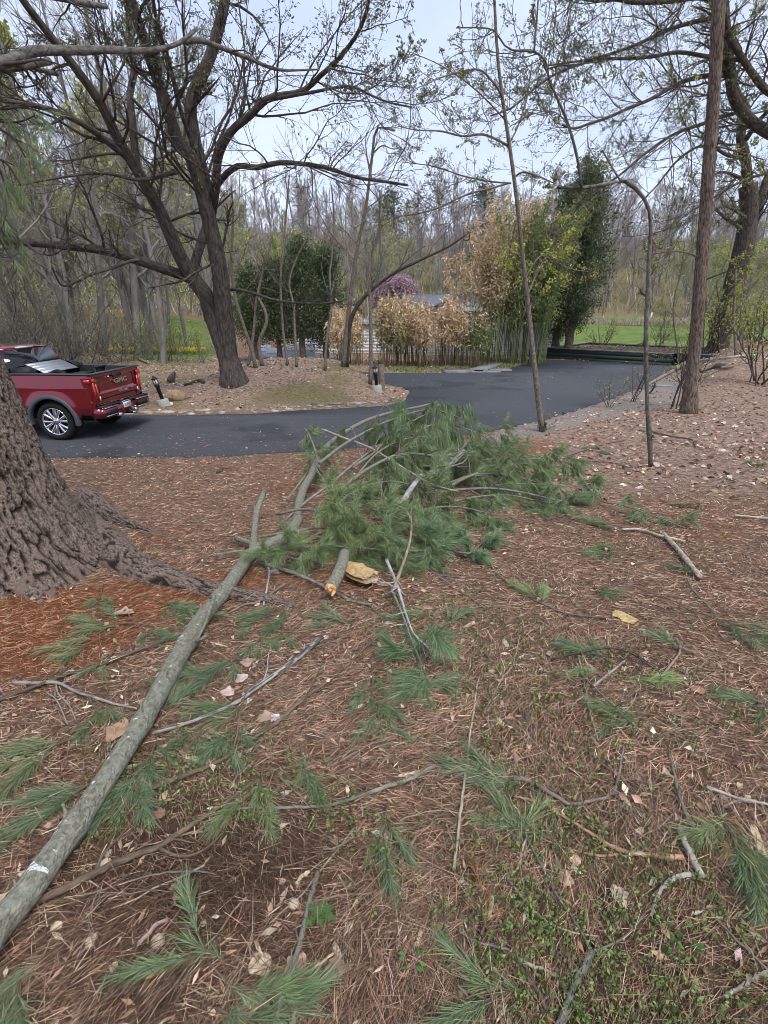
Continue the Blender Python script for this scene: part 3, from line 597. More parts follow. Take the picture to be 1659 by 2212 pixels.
def shoots(P, D, Ln, nn, nl, wd, droop=.25, cone=(22, 48), g=None, single=False):
    """white-pine shoots: needles leaving each shoot forward at an angle.  P, D (K,3)"""
    g = g or rng; K = len(P); Ln = np.broadcast_to(Ln, K); k = np.repeat(np.arange(K), nn); Mn = len(k); t = g.random(Mn) ** .8
    base = P[k] + D[k] * (Ln[k] * t)[:, None]; rv = g.normal(size=(Mn, 3)); pe = nrm(rv - D[k] * (rv * D[k]).sum(-1, keepdims=True))
    a = np.radians(g.uniform(*cone, Mn) * (1.1 - .5 * t))[:, None]; d = nrm(D[k] * np.cos(a) + pe * np.sin(a))
    return (needles1 if single else needles)(base, d, nl * g.uniform(.7, 1.15, Mn), wd, droop)
GRN = [(.19, .26, .115), (.23, .30, .13), (.155, .22, .105), (.27, .335, .15), (.19, .255, .14)]
LGR = [(.24, .31, .12), (.30, .36, .145), (.20, .28, .115), (.33, .38, .17)]
def needle_cols(n, cols, g=None):
    c = pick(cols, n, .18, g); return np.concatenate([c, c])
hp = [px_limb(p, 5, 5, 6, 3, 14) for p in ([(-60, 215), (-10, 235), (40, 232), (85, 228)], [(-60, 260), (-10, 275), (30, 300), (55, 340)], [(-70, 300), (-30, 330), (0, 370), (20, 430)], [(-60, 380), (-30, 420), (10, 470), (42, 520)], [(-60, 330), (-10, 340), (20, 360), (45, 400)], [(-60, 440), (-30, 470), (-10, 500), (15, 545)], [(-60, 235), (0, 262), (45, 262), (75, 250)])]
HP = np.stack([a for a, _ in hp]); HR = np.stack([b for _, b in hp])
S1, SR1 = spawn(HP, HR, 6, .26, (25, 60), 4, -.25, .1, .15, .6, .003)
bb = B(); V, Q, bc = tubes(HP, HR, 5); bb.add(V, Q, bc=bc); V, Q, bc = tubes(S1, SR1, 4); bb.add(V, Q, bc=bc); mk('hanging_twigs', bb, M['twig'], pine, kind='stuff')
sd_dir = nrm(S1[:, -1] - S1[:, -2]); V, F = shoots(S1[:, -2], nrm(sd_dir + A(0, 0, -.5)), .14, 42, .10, .0035)
mk('hanging_needles', B().add(V, F, needle_cols(len(S1) * 42, GRN)), M['needle_green'], pine, kind='stuff')

# --- leaning sapling right of the pile
g1 = G(A(1170.), A(932.))[0]; Y1 = float(g1[1])
sl = [px_limb([(1171, 934), (1166, 890), (1160, 840), (1152, 770), (1145, 700), (1130, 560), (1115, 420), (1100, 310), (1085, 210), (1074, 110), (1068, 0), (1062, -80)], Y1, Y1 - .8, 18, 8, 40),
      px_limb([(1103, 318), (1070, 300), (1040, 290), (1000, 294), (950, 283), (900, 281), (860, 272)], Y1 - .4, Y1 - 1.5, 8, 3),
      px_limb([(1104, 396), (1060, 392), (1000, 380), (940, 360), (870, 350)], Y1 - .3, Y1 + 1, 5, 2),
      px_limb([(1108, 385), (1130, 372), (1160, 380), (1195, 395)], Y1 - .3, Y1 - 1, 6, 3),
      px_limb([(1084, 208), (1075, 190), (1060, 172), (1030, 150), (960, 165), (880, 200)], Y1 - .6, Y1 - 2, 7, 2),
      px_limb([(1100, 395), (1060, 407), (1010, 420), (930, 455), (850, 470), (800, 482)], Y1 - .3, Y1 - 1, 6, 3),
      px_limb([(1138, 640), (1160, 590), (1185, 540), (1205, 495), (1215, 470)], Y1 - .3, Y1 + .4, 6, 3),
      px_limb([(1135, 600), (1160, 560), (1180, 555), (1230, 580), (1290, 590)], Y1 - .3, Y1 + .6, 5, 2),
      px_limb([(1100, 310), (1120, 270), (1140, 200), (1150, 130)], Y1 - .4, Y1, 5, 3),
      px_limb([(1092, 260), (1050, 215), (1010, 180), (950, 140), (880, 110)], Y1 - .5, Y1 - 1, 5, 2)]
def wl1(p): return np.where(p[:, 2] > 3.2, .85, np.where((p[:, 0] > 3.6), 1., .02))
sl = [(P, r * .72) for P, r in sl]
ym = tree_from_limbs('young_maple', 'slender leaning young maple at the driveway edge behind the pine pile', 'tree', sl, M['tan_bark'], lv1=(11, -.42), lv2=(7, -.5), lv3=(6, -.5), rmin=.0036, leaf=(11000, .032, BUD + YEL[:2], wl1), nskip=1, seed=5, t0=.15, bump_amp=.05)

sp_l = sl[6:8] + [px_limb(p, Y1 - .3, Y1 + .3, 4, 2) for p in ([(1140, 660), (1170, 640), (1200, 610), (1232, 600)], [(1120, 470), (1110, 500), (1100, 560), (1112, 620)], [(1130, 560), (1100, 545), (1085, 570)], [(1185, 545), (1215, 530), (1235, 500)], [(1160, 590), (1190, 560), (1222, 545)])]
SL = np.stack([resample(p, 14) for p, _ in sp_l]); SR = np.stack([np.linspace(.008, .003, 14)] * len(sp_l)); S2, SR2 = spawn(SL, SR, 9, .35, (30, 70), 5, .05, .15, .1, .6, .002); bb = B()
for a_, r_, n_ in ((SL, SR, 5), (S2, SR2, 4)): V, Q, bc = tubes(a_, r_, n_); bb.add(V, Q, bc=bc)
mk('spring_twigs', bb, M['twig'], ym, kind='stuff'); k = rng.integers(0, len(S2), 950); pp, tn, _ = interp_par(S2, SR2, k, rng.uniform(.4, 1, 950)); V, F = leaves(pp + rng.normal(size=pp.shape) * .03, tn, rng.uniform(.035, .07, 950), .04, spread=.8); cc_ = pick([(.46, .47, .10), (.54, .54, .14), (.40, .43, .09)], 950, .15); mk('spring_leaves', B().add(V, F, np.concatenate([cc_, cc_])), M['leaf_live'], ym, kind='stuff')
# --- thin grey tree with the broken, bent top
g2 = G(A(1405.), A(1008.))[0]; Y2 = float(g2[1])
bl = [px_limb([(1406, 1012), (1404, 960), (1400, 900), (1393, 790), (1394, 740), (1397, 660), (1402, 600), (1405, 540), (1408, 490), (1403, 455), (1390, 428), (1372, 407), (1345, 390), (1318, 396), (1285, 402), (1245, 405), (1204, 402)], Y2, Y2 - .3, 15, 9, 60, .035),
      px_limb([(1257, 405), (1254, 393), (1249, 350), (1229, 273), (1206, 217), (1186, 173), (1179, 133), (1153, 112), (1106, 108), (1085, 92), (1070, 67), (1040, 60), (986, 60)], Y2 - .3, Y2 - 1, 9, 3.5, 44),
      px_limb([(1340, 390), (1325, 366), (1302, 326)], Y2 - .2, Y2, 6, 3), px_limb([(1403, 850), (1412, 838), (1416, 826)], Y2, Y2 - .1, 6, 4), px_limb([(1396, 640), (1386, 632), (1382, 622)], Y2, Y2 - .1, 7, 5), px_limb([(1402, 950), (1412, 940)], Y2, Y2 - .1, 6, 4), px_limb([(1394, 745), (1386, 740)], Y2, Y2 - .1, 7, 5), px_limb([(1400, 600), (1410, 588), (1413, 570)], Y2, Y2 - .1, 5, 3),
      px_limb([(1154, 112), (1156, 80), (1160, 40), (1164, -30)], Y2 - .8, Y2 - .8, 6, 4),
      px_limb([(1180, 150), (1210, 142), (1260, 138), (1330, 128)], Y2 - .7, Y2 - 1.5, 4, 2),
      px_limb([(1238, 308), (1225, 270), (1210, 250), (1180, 240), (1110, 260)], Y2 - .5, Y2 - 1.3, 4, 2)]
bl = [(P, r * .74) for P, r in bl]
bent = tree_from_limbs('bent_tree', 'thin knobbly grey tree with its broken top bent over sideways', 'tree', bl, M['grey_bark'], lv1=(5, -.45), lv2=(4, -.5), lv3=(3, -.5), rmin=.0035, leaf=(1000, .034, BUD + YEL[:2], None), nskip=1, seed=8, bump_amp=.24)

# --- straight brown trunk further right
g3 = G(A(1487.), A(892.))[0]; Y3 = float(g3[1])
rl = [px_limb([(1486, 896), (1489, 870), (1492, 830), (1500, 760), (1513, 600), (1525, 450), (1535, 300), (1545, 150), (1553, 0), (1560, -120)], Y3, Y3 - .2, 25, 26, 60),
      px_limb([(1519, 320), (1555, 318), (1600, 330), (1650, 345)], Y3, Y3 - 1, 4, 2), px_limb([(1512, 610), (1560, 590), (1620, 570)], Y3, Y3 - 1, 4, 2),
      px_limb([(1540, 210), (1500, 200), (1440, 190), (1400, 200)], Y3, Y3 - 1, 4, 2), px_limb([(1516, 560), (1480, 545), (1430, 545), (1380, 560)], Y3, Y3 - 1, 4, 2), px_limb([(1548, 100), (1580, 60), (1630, 40)], Y3, Y3 - 1, 5, 2)]
rl[0][1][:7] *= np.linspace(1.4, 1, 7) ** 1.3
tree_from_limbs('straight_tree', 'straight brown trunk between the bent grey tree and the raised bed', 'tree', rl, M['brown_bark'], lv1=(5, -.5), lv2=(5, -.5), lv3=(4, -.5), rmin=.005, leaf=(1500, .06, YEL + BUD, None), nskip=1, seed=9, bump_amp=.07)

# --- large spreading tree behind it, and the heavy limbs it throws over the drive
g4 = G(A(1552.), A(758.))[0]; Y4 = float(g4[1])
wl_ = [px_limb([(1548, 765), (1556, 720), (1565, 690), (1580, 640), (1592, 590), (1605, 540), (1614, 490), (1618, 440), (1616, 400)], Y4, Y4 - .6, 42, 36, 36),
       px_limb([(1618, 440), (1614, 380), (1609, 333), (1600, 290), (1612, 240), (1590, 200), (1580, 150), (1572, 80), (1566, 0), (1560, -80)], Y4 - .6, Y4 - 3, 26, 16, 36),
       px_limb([(1600, 550), (1622, 500), (1640, 450), (1655, 390), (1690, 320)], Y4, Y4, 24, 16),
       px_limb([(1760, 330), (1700, 300), (1659, 285), (1620, 258), (1586, 215), (1574, 160), (1560, 100), (1556, 0)], Y4 - 4, Y4 - 7, 34, 18, 30),
       px_limb([(1740, 260), (1680, 210), (1650, 190), (1606, 130), (1573, 70), (1562, 0)], Y4 - 5, Y4 - 8, 22, 13),
       px_limb([(1606, 132), (1590, 127), (1533, 123), (1466, 113), (1406, 123), (1340, 127), (1290, 128), (1206, 157), (1150, 195), (1106, 233), (1060, 250)], Y4 - 6, Y4 - 10, 11, 4, 34),
       px_limb([(1570, 35), (1533, 40), (1456, 60), (1373, 97), (1290, 125), (1230, 135), (1173, 143)], Y4 - 6, Y4 - 10, 12, 4, 30),
       px_limb([(1590, 160), (1566, 163), (1520, 165), (1466, 180), (1410, 212), (1360, 233), (1310, 255), (1273, 267), (1240, 278), (1215, 270)], Y4 - 5, Y4 - 10, 13, 5, 34),
       px_limb([(1586, 245), (1550, 255), (1520, 267), (1456, 290), (1396, 330), (1340, 377), (1290, 412), (1240, 450), (1190, 485)], Y4 - 5, Y4 - 10, 10, 3, 34),
       px_limb([(1570, 25), (1520, -5), (1450, 2), (1373, 5), (1330, -2), (1283, 0), (1200, -15)], Y4 - 6, Y4 - 10, 14, 8, 26),
       px_limb([(1720, 355), (1659, 373), (1606, 390), (1540, 427), (1473, 470), (1433, 500)], Y4 - 6, Y4 - 10, 9, 4),
       px_limb([(1600, 340), (1570, 335), (1540, 318), (1505, 318), (1460, 350), (1420, 400), (1380, 440)], Y4 - 2, Y4 - 8, 9, 3, 26),
       px_limb([(1610, 470), (1580, 450), (1560, 445), (1545, 455)], Y4 - 1, Y4 - 2, 9, 6),
       px_limb([(1600, 495), (1582, 480), (1560, 465), (1546, 450)], Y4 - 1.5, Y4 - 3, 10, 7),
       px_limb([(1612, 300), (1640, 260), (1680, 220)], Y4 - 2, Y4 - 4, 14, 8), px_limb([(1616, 400), (1590, 380), (1560, 372), (1540, 378)], Y4 - 1, Y4 - 3, 11, 4)]
def wl4(p): return np.where(p[:, 2] > 4, .9, .25)
wl_ = [wl_[0]] + [(P, r * .80) for P, r in wl_[1:]]
tree_from_limbs('spreading_tree', 'large dark spreading tree beyond the raised bed with long low limbs', 'tree', wl_, M['dark_bark'], lv1=(13, -.40), lv2=(9, -.5), lv3=(6, -.5), rmin=.0062, leaf=(38000, .062, BUD + YEL[:1] + [(.14, .19, .05)], wl4), nskip=1, seed=12, t0=.2, zmin=.5)

# --- small trees on and around the mound
def thin_tree(label, pts_list, bark='tan_bark', Yd=0., seed=1, lv=(6, 4, 3), leaf=None, name='thin_tree', group=None, rmin=.006):
    b0 = pts_list[0][0][0]; g_ = G(A(float(b0[0])), A(float(b0[1])))[0]; Y_ = float(g_[1]) + Yd
    lm = [px_limb(p, Y_, Y_ + dy, w0 * .78, w1 * .78, 30) for p, w0, w1, dy in pts_list]
    return tree_from_limbs(name, label, 'tree', lm, M[bark], group, lv1=(lv[0], -.4), lv2=(lv[1], -.5), lv3=(lv[2], -.5), rmin=rmin, leaf=leaf, nskip=0, seed=seed, bump_amp=.08, t0=.4, zmin=1.2)
thin_tree('tall thin tree whose top hooks over sharply at the skyline', [([(741, 792), (748, 720), (757, 640), (771, 540), (790, 450), (800, 370), (806, 320), (810, 284), (818, 275), (838, 278), (854, 282)], 14, 6, -.5), ([(806, 330), (826, 315), (850, 322), (868, 318)], 4, 2, -.5), ([(803, 385), (795, 350), (790, 310), (792, 285)], 4, 2, 0)], seed=21, lv=(5, 4, 3))
thin_tree('bow-shaped thin tree arching from the mound toward the tall bamboo', [([(748, 792), (752, 740), (758, 690), (780, 650), (812, 618), (850, 590), (890, 570), (930, 551), (970, 532), (1012, 503)], 15, 5, -1.5), ([(1000, 510), (1004, 520), (1014, 515), (1012, 500)], 3, 2, -1.5)], bark='dark_bark', seed=22, lv=(3, 3, 2))
thin_tree('upright thin tree rising behind the small light post', [([(800, 830), (801, 780), (801, 724), (800, 660), (798, 624), (797, 580), (806, 540), (818, 500), (822, 440), (821, 410)], 12, 5, 0), ([(799, 610), (815, 600), (822, 595)], 4, 3, 0)], seed=23)
for pts, w_, sd2, lb in (
        ([(566, 790), (560, 740), (575, 700), (572, 670), (558, 640), (562, 610), (576, 560), (590, 500)], 11, 24, 'twisted pale thin tree before the dark evergreens'),
        ([(552, 795), (545, 760), (525, 700), (508, 640), (500, 560), (504, 470), (500, 400)], 11, 25, 'thin tree close beside the big maple trunk'),
        ([(622, 790), (612, 720), (608, 660), (606, 600), (612, 540), (618, 460), (625, 380)], 8, 26, 'straight thin tree before the middle evergreen'),
        ([(641, 792), (637, 720), (634, 660), (625, 610), (640, 560), (660, 520)], 8, 27, 'pale curved thin tree before the middle evergreen'),
        ([(702, 800), (705, 740), (716, 660), (712, 600), (716, 560), (722, 480), (716, 400)], 8, 28, 'thin pale tree between the evergreens and the tan bamboo'),
        ([(536, 790), (545, 740), (550, 690), (553, 650), (562, 610)], 10, 29, 'short leaning stem crossing the twisted pale tree')):
    thin_tree(lb, [(pts, w_, w_ * .45, .5)], seed=sd2, lv=(6, 5, 3))
for pts, w_, sd2, lb in (
        ([(1466, 790), (1462, 740), (1455, 690), (1458, 640), (1470, 590), (1480, 520)], 6, 31, 'thin tree between the planter and the straight brown trunk'),
        ([(1590, 770), (1588, 730), (1585, 690), (1588, 620), (1590, 560)], 9, 32, 'thin stem behind the weathered log near the spreading tree'),
        ([(1606, 755), (1603, 715), (1601, 670), (1606, 600)], 5, 33, 'slim stem in the brush beyond the spreading tree')):
    thin_tree(lb, [(pts, w_, w_ * .45, .5)], seed=sd2, lv=(7, 5, 4), leaf=(700, .07, YEL, None))

# --- young shrubs at the gravel strip
def shrub(label, x, y, hgt_, wid, ns, seed, leaf, name='twiggy_shrub', cat='shrub', group=None, rmin=.003, bark='twig'):
    g = np.random.default_rng(seed); p = G(A(float(x)), A(float(y)))[0]; K = ns
    st = p + np.column_stack([g.normal(size=(K, 2)) * wid * .08, np.zeros(K)]); t = np.linspace(0, 1, 9)
    dirn = nrm(np.column_stack([g.normal(size=(K, 2)) * wid / hgt_ * .6, np.ones(K)])); P = st[:, None] + dirn[:, None] * (t[None, :, None] * hgt_ * g.uniform(.6, 1.05, (K, 1, 1)))
    P = P + np.cumsum(g.normal(size=P.shape) * hgt_ * .012, 1); Rr = np.maximum(np.linspace(.012, .004, 9)[None] * hgt_ * g.uniform(.5, 1, (K, 1)), rmin)
    r_ = thing(name, label, cat, p, group); P1, R1 = spawn(P, Rr, 6, -.45, (25, 60), 5, .08, .12, .2, .6, rmin, g); P2, R2 = spawn(P1, R1, 5, -.5, (25, 60), 3, .05, .15, .2, .7, rmin * .8, g)
    b = B()
    for a_, c_, s_ in ((P, Rr, 5), (P1, R1, 3), (P2, R2, 3)): V, Q, bc = tubes(a_, c_, s_); b.add(V, Q, bc=bc)
    mk('stems', b, M[bark], r_, kind='stuff')
    if leaf:
        nl, sz, cols = leaf; k = g.integers(0, len(P2), nl); pp, tn, _ = interp_par(P2, R2, k, g.uniform(.1, 1, nl)); V, F = leaves(pp, tn, sz * g.uniform(.6, 1.2, nl), sz * g.uniform(.4, .7, nl), g); c = pick(cols, nl, .2, g)
        mk('leaves', B().add(V, F, np.concatenate([c, c])), M['leaf_live'], r_, kind='stuff')
    return r_
shrub('low twiggy seedling with buds on the gravel strip', 1318, 880, 1.0, .7, 5, 41, (120, .05, YEL))
shrub('spindly shrub beside the driveway timber edging', 1368, 868, 1.5, .8, 5, 42, (120, .05, YEL))
shrub('thin curved saplings just in front of the straight brown trunk', 1478, 878, 2.2, 1.0, 4, 43, (220, .06, YEL))
shrub('bare spindly stems at the foot of the straight trunk', 1452, 884, 2.6, .8, 3, 44, (200, .06, YEL))
shrub('tiny green shoots at the foot of the leaning sapling', 1178, 930, .35, .4, 9, 45, (160, .05, [(.12, .2, .05)]))
shrub('budding yellow-green shrub in front of the spreading tree', 1640, 830, 3.2, 2.4, 9, 46, (1500, .07, YEL))
shrub('yellow-green brush between the planter and the spreading tree', 1530, 770, 4.4, 3.2, 10, 47, (2400, .08, YEL))
shrub('yellow-budded brush against the far edge of the planter', 1300, 752, 2.4, 3, 9, 48, (900, .08, YEL + BUD))
shrub('pale budding brush in the planter before the lawn', 1420, 752, 3.4, 3, 10, 49, (1300, .08, YEL + BUD))
# ------------------------------------------------------------------ the fallen limb, the heap of boughs, sticks, sprigs and chips
def gpath(pts, n, lift=0., hs=None):
    """path through picture points lying on the ground (lift: height of the axis; hs: heights above ground per point)"""
    q = np.array([(p[0], p[1]) for p in pts], float); h = np.zeros(len(q)) if hs is None else np.array(hs, float)
    P = resample(G(q[:, 0], q[:, 1], lift + h), n); P[:, 2] = np.maximum(P[:, 2], hgt(P[:, 0], P[:, 1]) + (lift if hs is None else 0)); return P
def pw(P, w0, w1): return np.linspace(w0, w1, len(P)) / 2 * cdepth(P) / FPX
def rough_tube(P, Rr, sides=14, amp=.12, fs=14, fl=3., seed=0, cap=True):
    V, Q, bc = tubes(P[None], Rr[None], sides, cap); Pq = np.concatenate([P[:1], P, P[-1:]]) if cap else P
    ax = np.repeat(Pq, sides, 0); V = V + (V - ax) * (amp * fbm(np.stack([bc[:, 0] * fs, bc[:, 1] * fs, bc[:, 2] * fl], -1), 3, seed))[:, None]; return V, Q, bc
# the long limb
lp = gpath([(-60, 2095), (-10, 2010), (60, 1925), (110, 1855), (160, 1785), (250, 1650), (310, 1555), (355, 1475), (400, 1395), (440, 1330), (490, 1270), (545, 1195), (585, 1175), (625, 1152), (645, 1120)], 150, 0, [.07, .07, .07, .07, .07, .07, .065, .065, .06, .055, .055, .07, .10, .14, .17])
def scr_y(P): return 1106 - FPX * (P[..., 1] * math.sin(PITCH) + (P[..., 2] - CAMZ) * math.cos(PITCH)) / cdepth(P)
ly = scr_y(lp); xw = np.interp(-ly, [-2200, -2095, -1925, -1785, -1650, -1475, -1395, -1330, -1270, -1195, -1150, -1100], [76, 70, 58, 50, 43, 40, 38, 34, 30, 26, 22, 20]); lr = xw / 2 * cdepth(lp) / FPX
def tY(y): return float(np.argmin(np.abs(ly - y))) / 149
tt = np.linspace(0, 1, 150)
for c_, a_, s_ in ((tY(1785), .22, .010), (tY(1560), .16, .010), (tY(1388), .20, .010), (tY(1290), .12, .01), (tY(1930), .06, .02)): lr = lr * (1 + a_ * np.exp(-((tt - c_) / s_) ** 2))
root = thing('fallen_limb', 'long grey-green fallen pine limb lying across the litter with white scars', 'branch', lp[0])
V, Q, bc = rough_tube(lp, lr, 48, .10, 26, 7, 101); mk('trunk', B().add(V, Q, bc=bc), M['log_bark'], root, smooth=True)
up2 = gpath([(640, 1130), (643, 1102), (656, 1055), (673, 1025), (693, 982), (720, 952), (760, 925), (800, 905), (850, 890), (900, 880), (945, 868)], 60, 0, [.16, .18, .22, .28, .36, .45, .52, .6, .7, .78, .8])
V, Q, bc = rough_tube(up2, pw(up2, 20, 3), 16, .09, 20, 5, 102); mk('upper_stem', B().add(V, Q, bc=bc), M['log_bark'], root, smooth=True)
for pts, hs, w0, w1 in (([(545, 1195), (549, 1160), (552, 1118), (560, 1090), (570, 1063)], [.07, .12, .2, .28, .34], 17, 11),
                        ([(455, 1290), (462, 1288), (446, 1340), (425, 1385)], [.14, .15, .13, .12], 9, 5),
                        ([(425, 1385), (436, 1380), (446, 1372)], [.10, .16, .18], 11, 7), ([(590, 1172), (560, 1178), (510, 1162)], [.08, .08, .07], 11, 12)):
    p = gpath(pts, 14, 0, hs); V, Q, bc = rough_tube(p, pw(p, w0, w1), 12, .1, 25, 6, 103); mk('side_branch', B().add(V, Q, bc=bc), M['log_bark'], root, smooth=True)
def end_cut(P, Rr, name, parent, m='raw_wood', seed=1):
    """splintered raw wood at the end of a broken branch"""
    d = nrm(P[-1] - P[-3]); r0 = Rr[-1]; g = np.random.default_rng(seed); b = B(); s = nrm(np.cross(d, A(.2, .1, 1))); u = np.cross(d, s)
    for k in range(11):
        a = g.uniform(0, 6.28); rr_ = r0 * .7 * math.sqrt(g.random()); o_ = P[-1] + (s * math.cos(a) + u * math.sin(a)) * rr_; l_ = r0 * g.uniform(.3, 1.5)
        pp = np.stack([o_ - d * r0 * .3, o_ + d * l_ * .6, o_ + d * l_]); V, Q, bc = tubes(pp[None], np.array([[.36, .30, .06]]) * r0, 5); b.add(V, Q)
    V, Q, bc = tubes(np.stack([P[-1] - d * .001, P[-1] + d * r0 * .12])[None], np.array([[1, .85]]) * r0 * .98, 14, True); b.add(V, Q); return mk(name, b, M[m], parent, smooth=False)
P_ = gpath([(590, 1172), (560, 1178), (510, 1162)], 14, 0, [.08, .08, .07]); end_cut(P_, pw(P_, 11, 12), 'broken_end', root, seed=3)
# white scars: thin lichen plates hugging the bark
def scar(t, ang, ln_, wd_, seed):
    g = np.random.default_rng(seed); i = int(t * 148); T_ = nrm(lp[i + 1] - lp[i]); n1 = nrm(A(0, 0, 1) - T_ * T_[2]); n2 = np.cross(T_, n1); K = 18
    uu, vv = np.meshgrid(np.linspace(-1, 1, K), np.linspace(-1, 1, K)); rg = 1 + .5 * fbm(p3(uu * 1.6, vv * 1.6, 1, seed), 3, seed)
    a = ang + uu * wd_ * rg / lr[i]; o_ = lp[i] + T_ * (vv * ln_ * rg)[..., None]; rad_ = lr[i] * (1.012 + .02 * (1 - np.maximum(uu ** 2, vv ** 2)))
    V = o_ + (n1 * np.cos(a)[..., None] + n2 * np.sin(a)[..., None]) * rad_[..., None]; ok = (uu ** 2 + vv ** 2 < 1.0) & (g.random(uu.shape) > .12)
    q = (np.arange(K - 1)[:, None] * K + np.arange(K - 1)[None]).ravel(); okq = ok.ravel()[q] & ok.ravel()[q + 1] & ok.ravel()[q + K] & ok.ravel()[q + K + 1]; q = q[okq]
    if len(q): mk('white_scar', B().add(V, np.stack([q, q + 1, q + K + 1, q + K], -1)), M['lichen'], root)
for k, (t, a, l_, w_) in enumerate(((tY(1876), .15, .009, .034), (tY(1882), -.45, .020, .014), (tY(1868), .6, .008, .020), (tY(1925), -.75, .026, .008), (tY(1772), -.9, .016, .012), (tY(1800), -.7, .014, .010), (tY(1690), -.3, .007, .008), (tY(1640), -.5, .007, .009), (tY(1560), -.2, .010, .012), (tY(1386), -.35, .012, .018), (tY(1392), -.6, .008, .010), (tY(1740), .2, .010, .009), (tY(1480), .1, .007, .008), (tY(1450), .3, .006, .007))): scar(t, a, l_, w_, 200 + k)

gk = np.random.default_rng(55)
for k in range(34): scar(gk.uniform(.05, .85), gk.uniform(-1.5, 1.2), gk.uniform(.0015, .006), gk.uniform(.003, .009), 260 + k)
for t in (tY(1930), tY(1785), tY(1778), tY(1560), tY(1480), tY(1388), tY(1340), tY(1290)):
    i = int(t * 149); a = gk.uniform(-1.3, 1.3); T_ = nrm(lp[i + 1] - lp[i]); n1 = nrm(A(0, 0, 1) - T_ * T_[2]); n2 = np.cross(T_, n1); o_ = n1 * math.cos(a) + n2 * math.sin(a); l_ = gk.uniform(.018, .05); r0 = gk.uniform(.004, .008)
    P = lp[i] + o_ * lr[i] * .8 + (o_ + T_ * .6) * (np.linspace(0, 1, 8) * l_)[:, None]; V, Q, bc = rough_tube(P, r0 * (.75 + 1.3 * np.linspace(1, 0, 8) ** 4), 9, .18, 40, 12, 104); mk('branch_stub', B().add(V, Q, bc=bc), M['log_bark'], root, smooth=True)
# boughs of the heap
def bough(label, pts, hs, w0, w1, n1=9, l1=.75, nsh=6, nn=46, nl=.10, wd=.0038, cols=GRN, droop=.35, seed=1, group=None, sag=-.12, bark='log_bark', needle=True, cone=(20, 46), t0=.25, shl=.17, n2=3, name='pine_bough'):
    g = np.random.default_rng(seed); P = gpath(pts, 26, 0, hs); Rr = pw(P, w0 * .7, w1 * .8); r_ = thing(name, label, 'branch', P[0], group)
    V, Q, bc = rough_tube(P, Rr, 10, .1, 24, 6, seed); mk('stem', B().add(V, Q, bc=bc), M[bark], r_, smooth=True)
    P1, R1 = spawn(P[None], Rr[None], n1, l1, (30, 75), 8, sag * .5, .13, t0, .5, .003, g)
    P2, R2 = spawn(P1, R1, n2, -.55, (25, 55), 5, sag, .12, .25, .6, .002, g)
    def floor(P):
        z = hgt(P[..., 0], P[..., 1]) + .02; P[..., 2] = np.maximum(P[..., 2], z); return P
    P1, P2 = floor(P1), floor(P2)
    b = B(); V, Q, bc = tubes(P1, R1, 5); b.add(V, Q, bc=bc); V, Q, bc = tubes(P2, R2, 4); b.add(V, Q, bc=bc); mk('twigs', b, M['tan_bark'], r_, kind='stuff')
    if needle:
        AP = np.concatenate([P1[:, ::2][:, :3], P2[:, :3]], 0); AR = np.zeros(AP.shape[:2])
        k = g.integers(0, len(P2), int(len(P2) * nsh / 3)); p, tn, _ = interp_par(P2, R2, k, g.uniform(.3, .95, len(k))); d = nrm(tn + .35 * g.normal(size=tn.shape) + A(0, 0, -.15 * droop))
        tips = np.concatenate([P2[:, -1], P1[:, -1], p]); dirs = np.concatenate([nrm(P2[:, -1] - P2[:, -2]), nrm(P1[:, -1] - P1[:, -2]), d])
        tips = tips - dirs * shl * .7
        V, F = shoots(tips, dirs, shl * g.uniform(.7, 1.2, len(tips)), nn, nl, wd * g.uniform(.8, 1.2, len(tips) * nn), droop, cone, g, seed not in (308, 309, 310, 311, 312, 318, 324))
        zf = hgt(V[:, 0], V[:, 1]) + .004; V[:, 2] = np.maximum(V[:, 2], zf)
        mk('needles', B().add(V, F, needle_cols(len(tips) * nn, cols, g)), M['needle_green'], r_, kind='stuff')
    return r_
BLU2 = [(.18, .27, .13), (.15, .23, .11), (.23, .32, .16)]
HG = 'pine boughs tangled in the heap'
hl = ['dark drooping pine bough along the crest of the heap', 'dark pine bough hanging behind the crest of the heap', 'dense dark bough in the middle of the heap under the crest']
bough(hl[0], [(690, 1000), (760, 950), (850, 905), (930, 885), (1000, 905)], [.45, .62, .78, .88, .85], 10, 3, 20, .85, 8, 34, .135, .0042, GRN, .75, 301, HG, -.35, n2=4)
bough(hl[1], [(760, 1010), (860, 950), (950, 915), (1030, 935), (1070, 960)], [.4, .58, .72, .66, .5], 11, 3, 20, .85, 8, 34, .135, .0042, GRN, .75, 302, HG, -.35, n2=4)
bough(hl[2], [(730, 1060), (800, 1010), (870, 980), (950, 985), (1010, 975)], [.3, .45, .55, .5, .42], 12, 3, 20, .85, 8, 34, .135, .0042, GRN, .7, 303, HG, -.3, n2=4)
bough('dark bough sprawling low at the front of the crest', [(700, 1110), (770, 1060), (840, 1040), (900, 1050), (960, 1060)], [.2, .32, .36, .3, .2], 11, 3, 20, .85, 8, 34, .13, .004, GRN, .6, 304, HG, -.2, n2=4)
bough('grey-green bough spreading toward the bent grey tree', [(930, 1080), (1000, 1035), (1080, 1010), (1160, 1000), (1225, 1015)], [.14, .26, .3, .24, .12], 11, 3, 20, .85, 9, 34, .135, .0042, GRN + LGR[:1], .45, 305, HG, -.12, n2=4)
bough('grey-green bough with bare wood above its needles at the far side', [(900, 1040), (980, 990), (1060, 965), (1150, 985), (1220, 1000)], [.28, .4, .42, .3, .16], 10, 3, 20, .85, 9, 34, .135, .0042, GRN + LGR[:1], .5, 306, HG, -.15, n2=4)
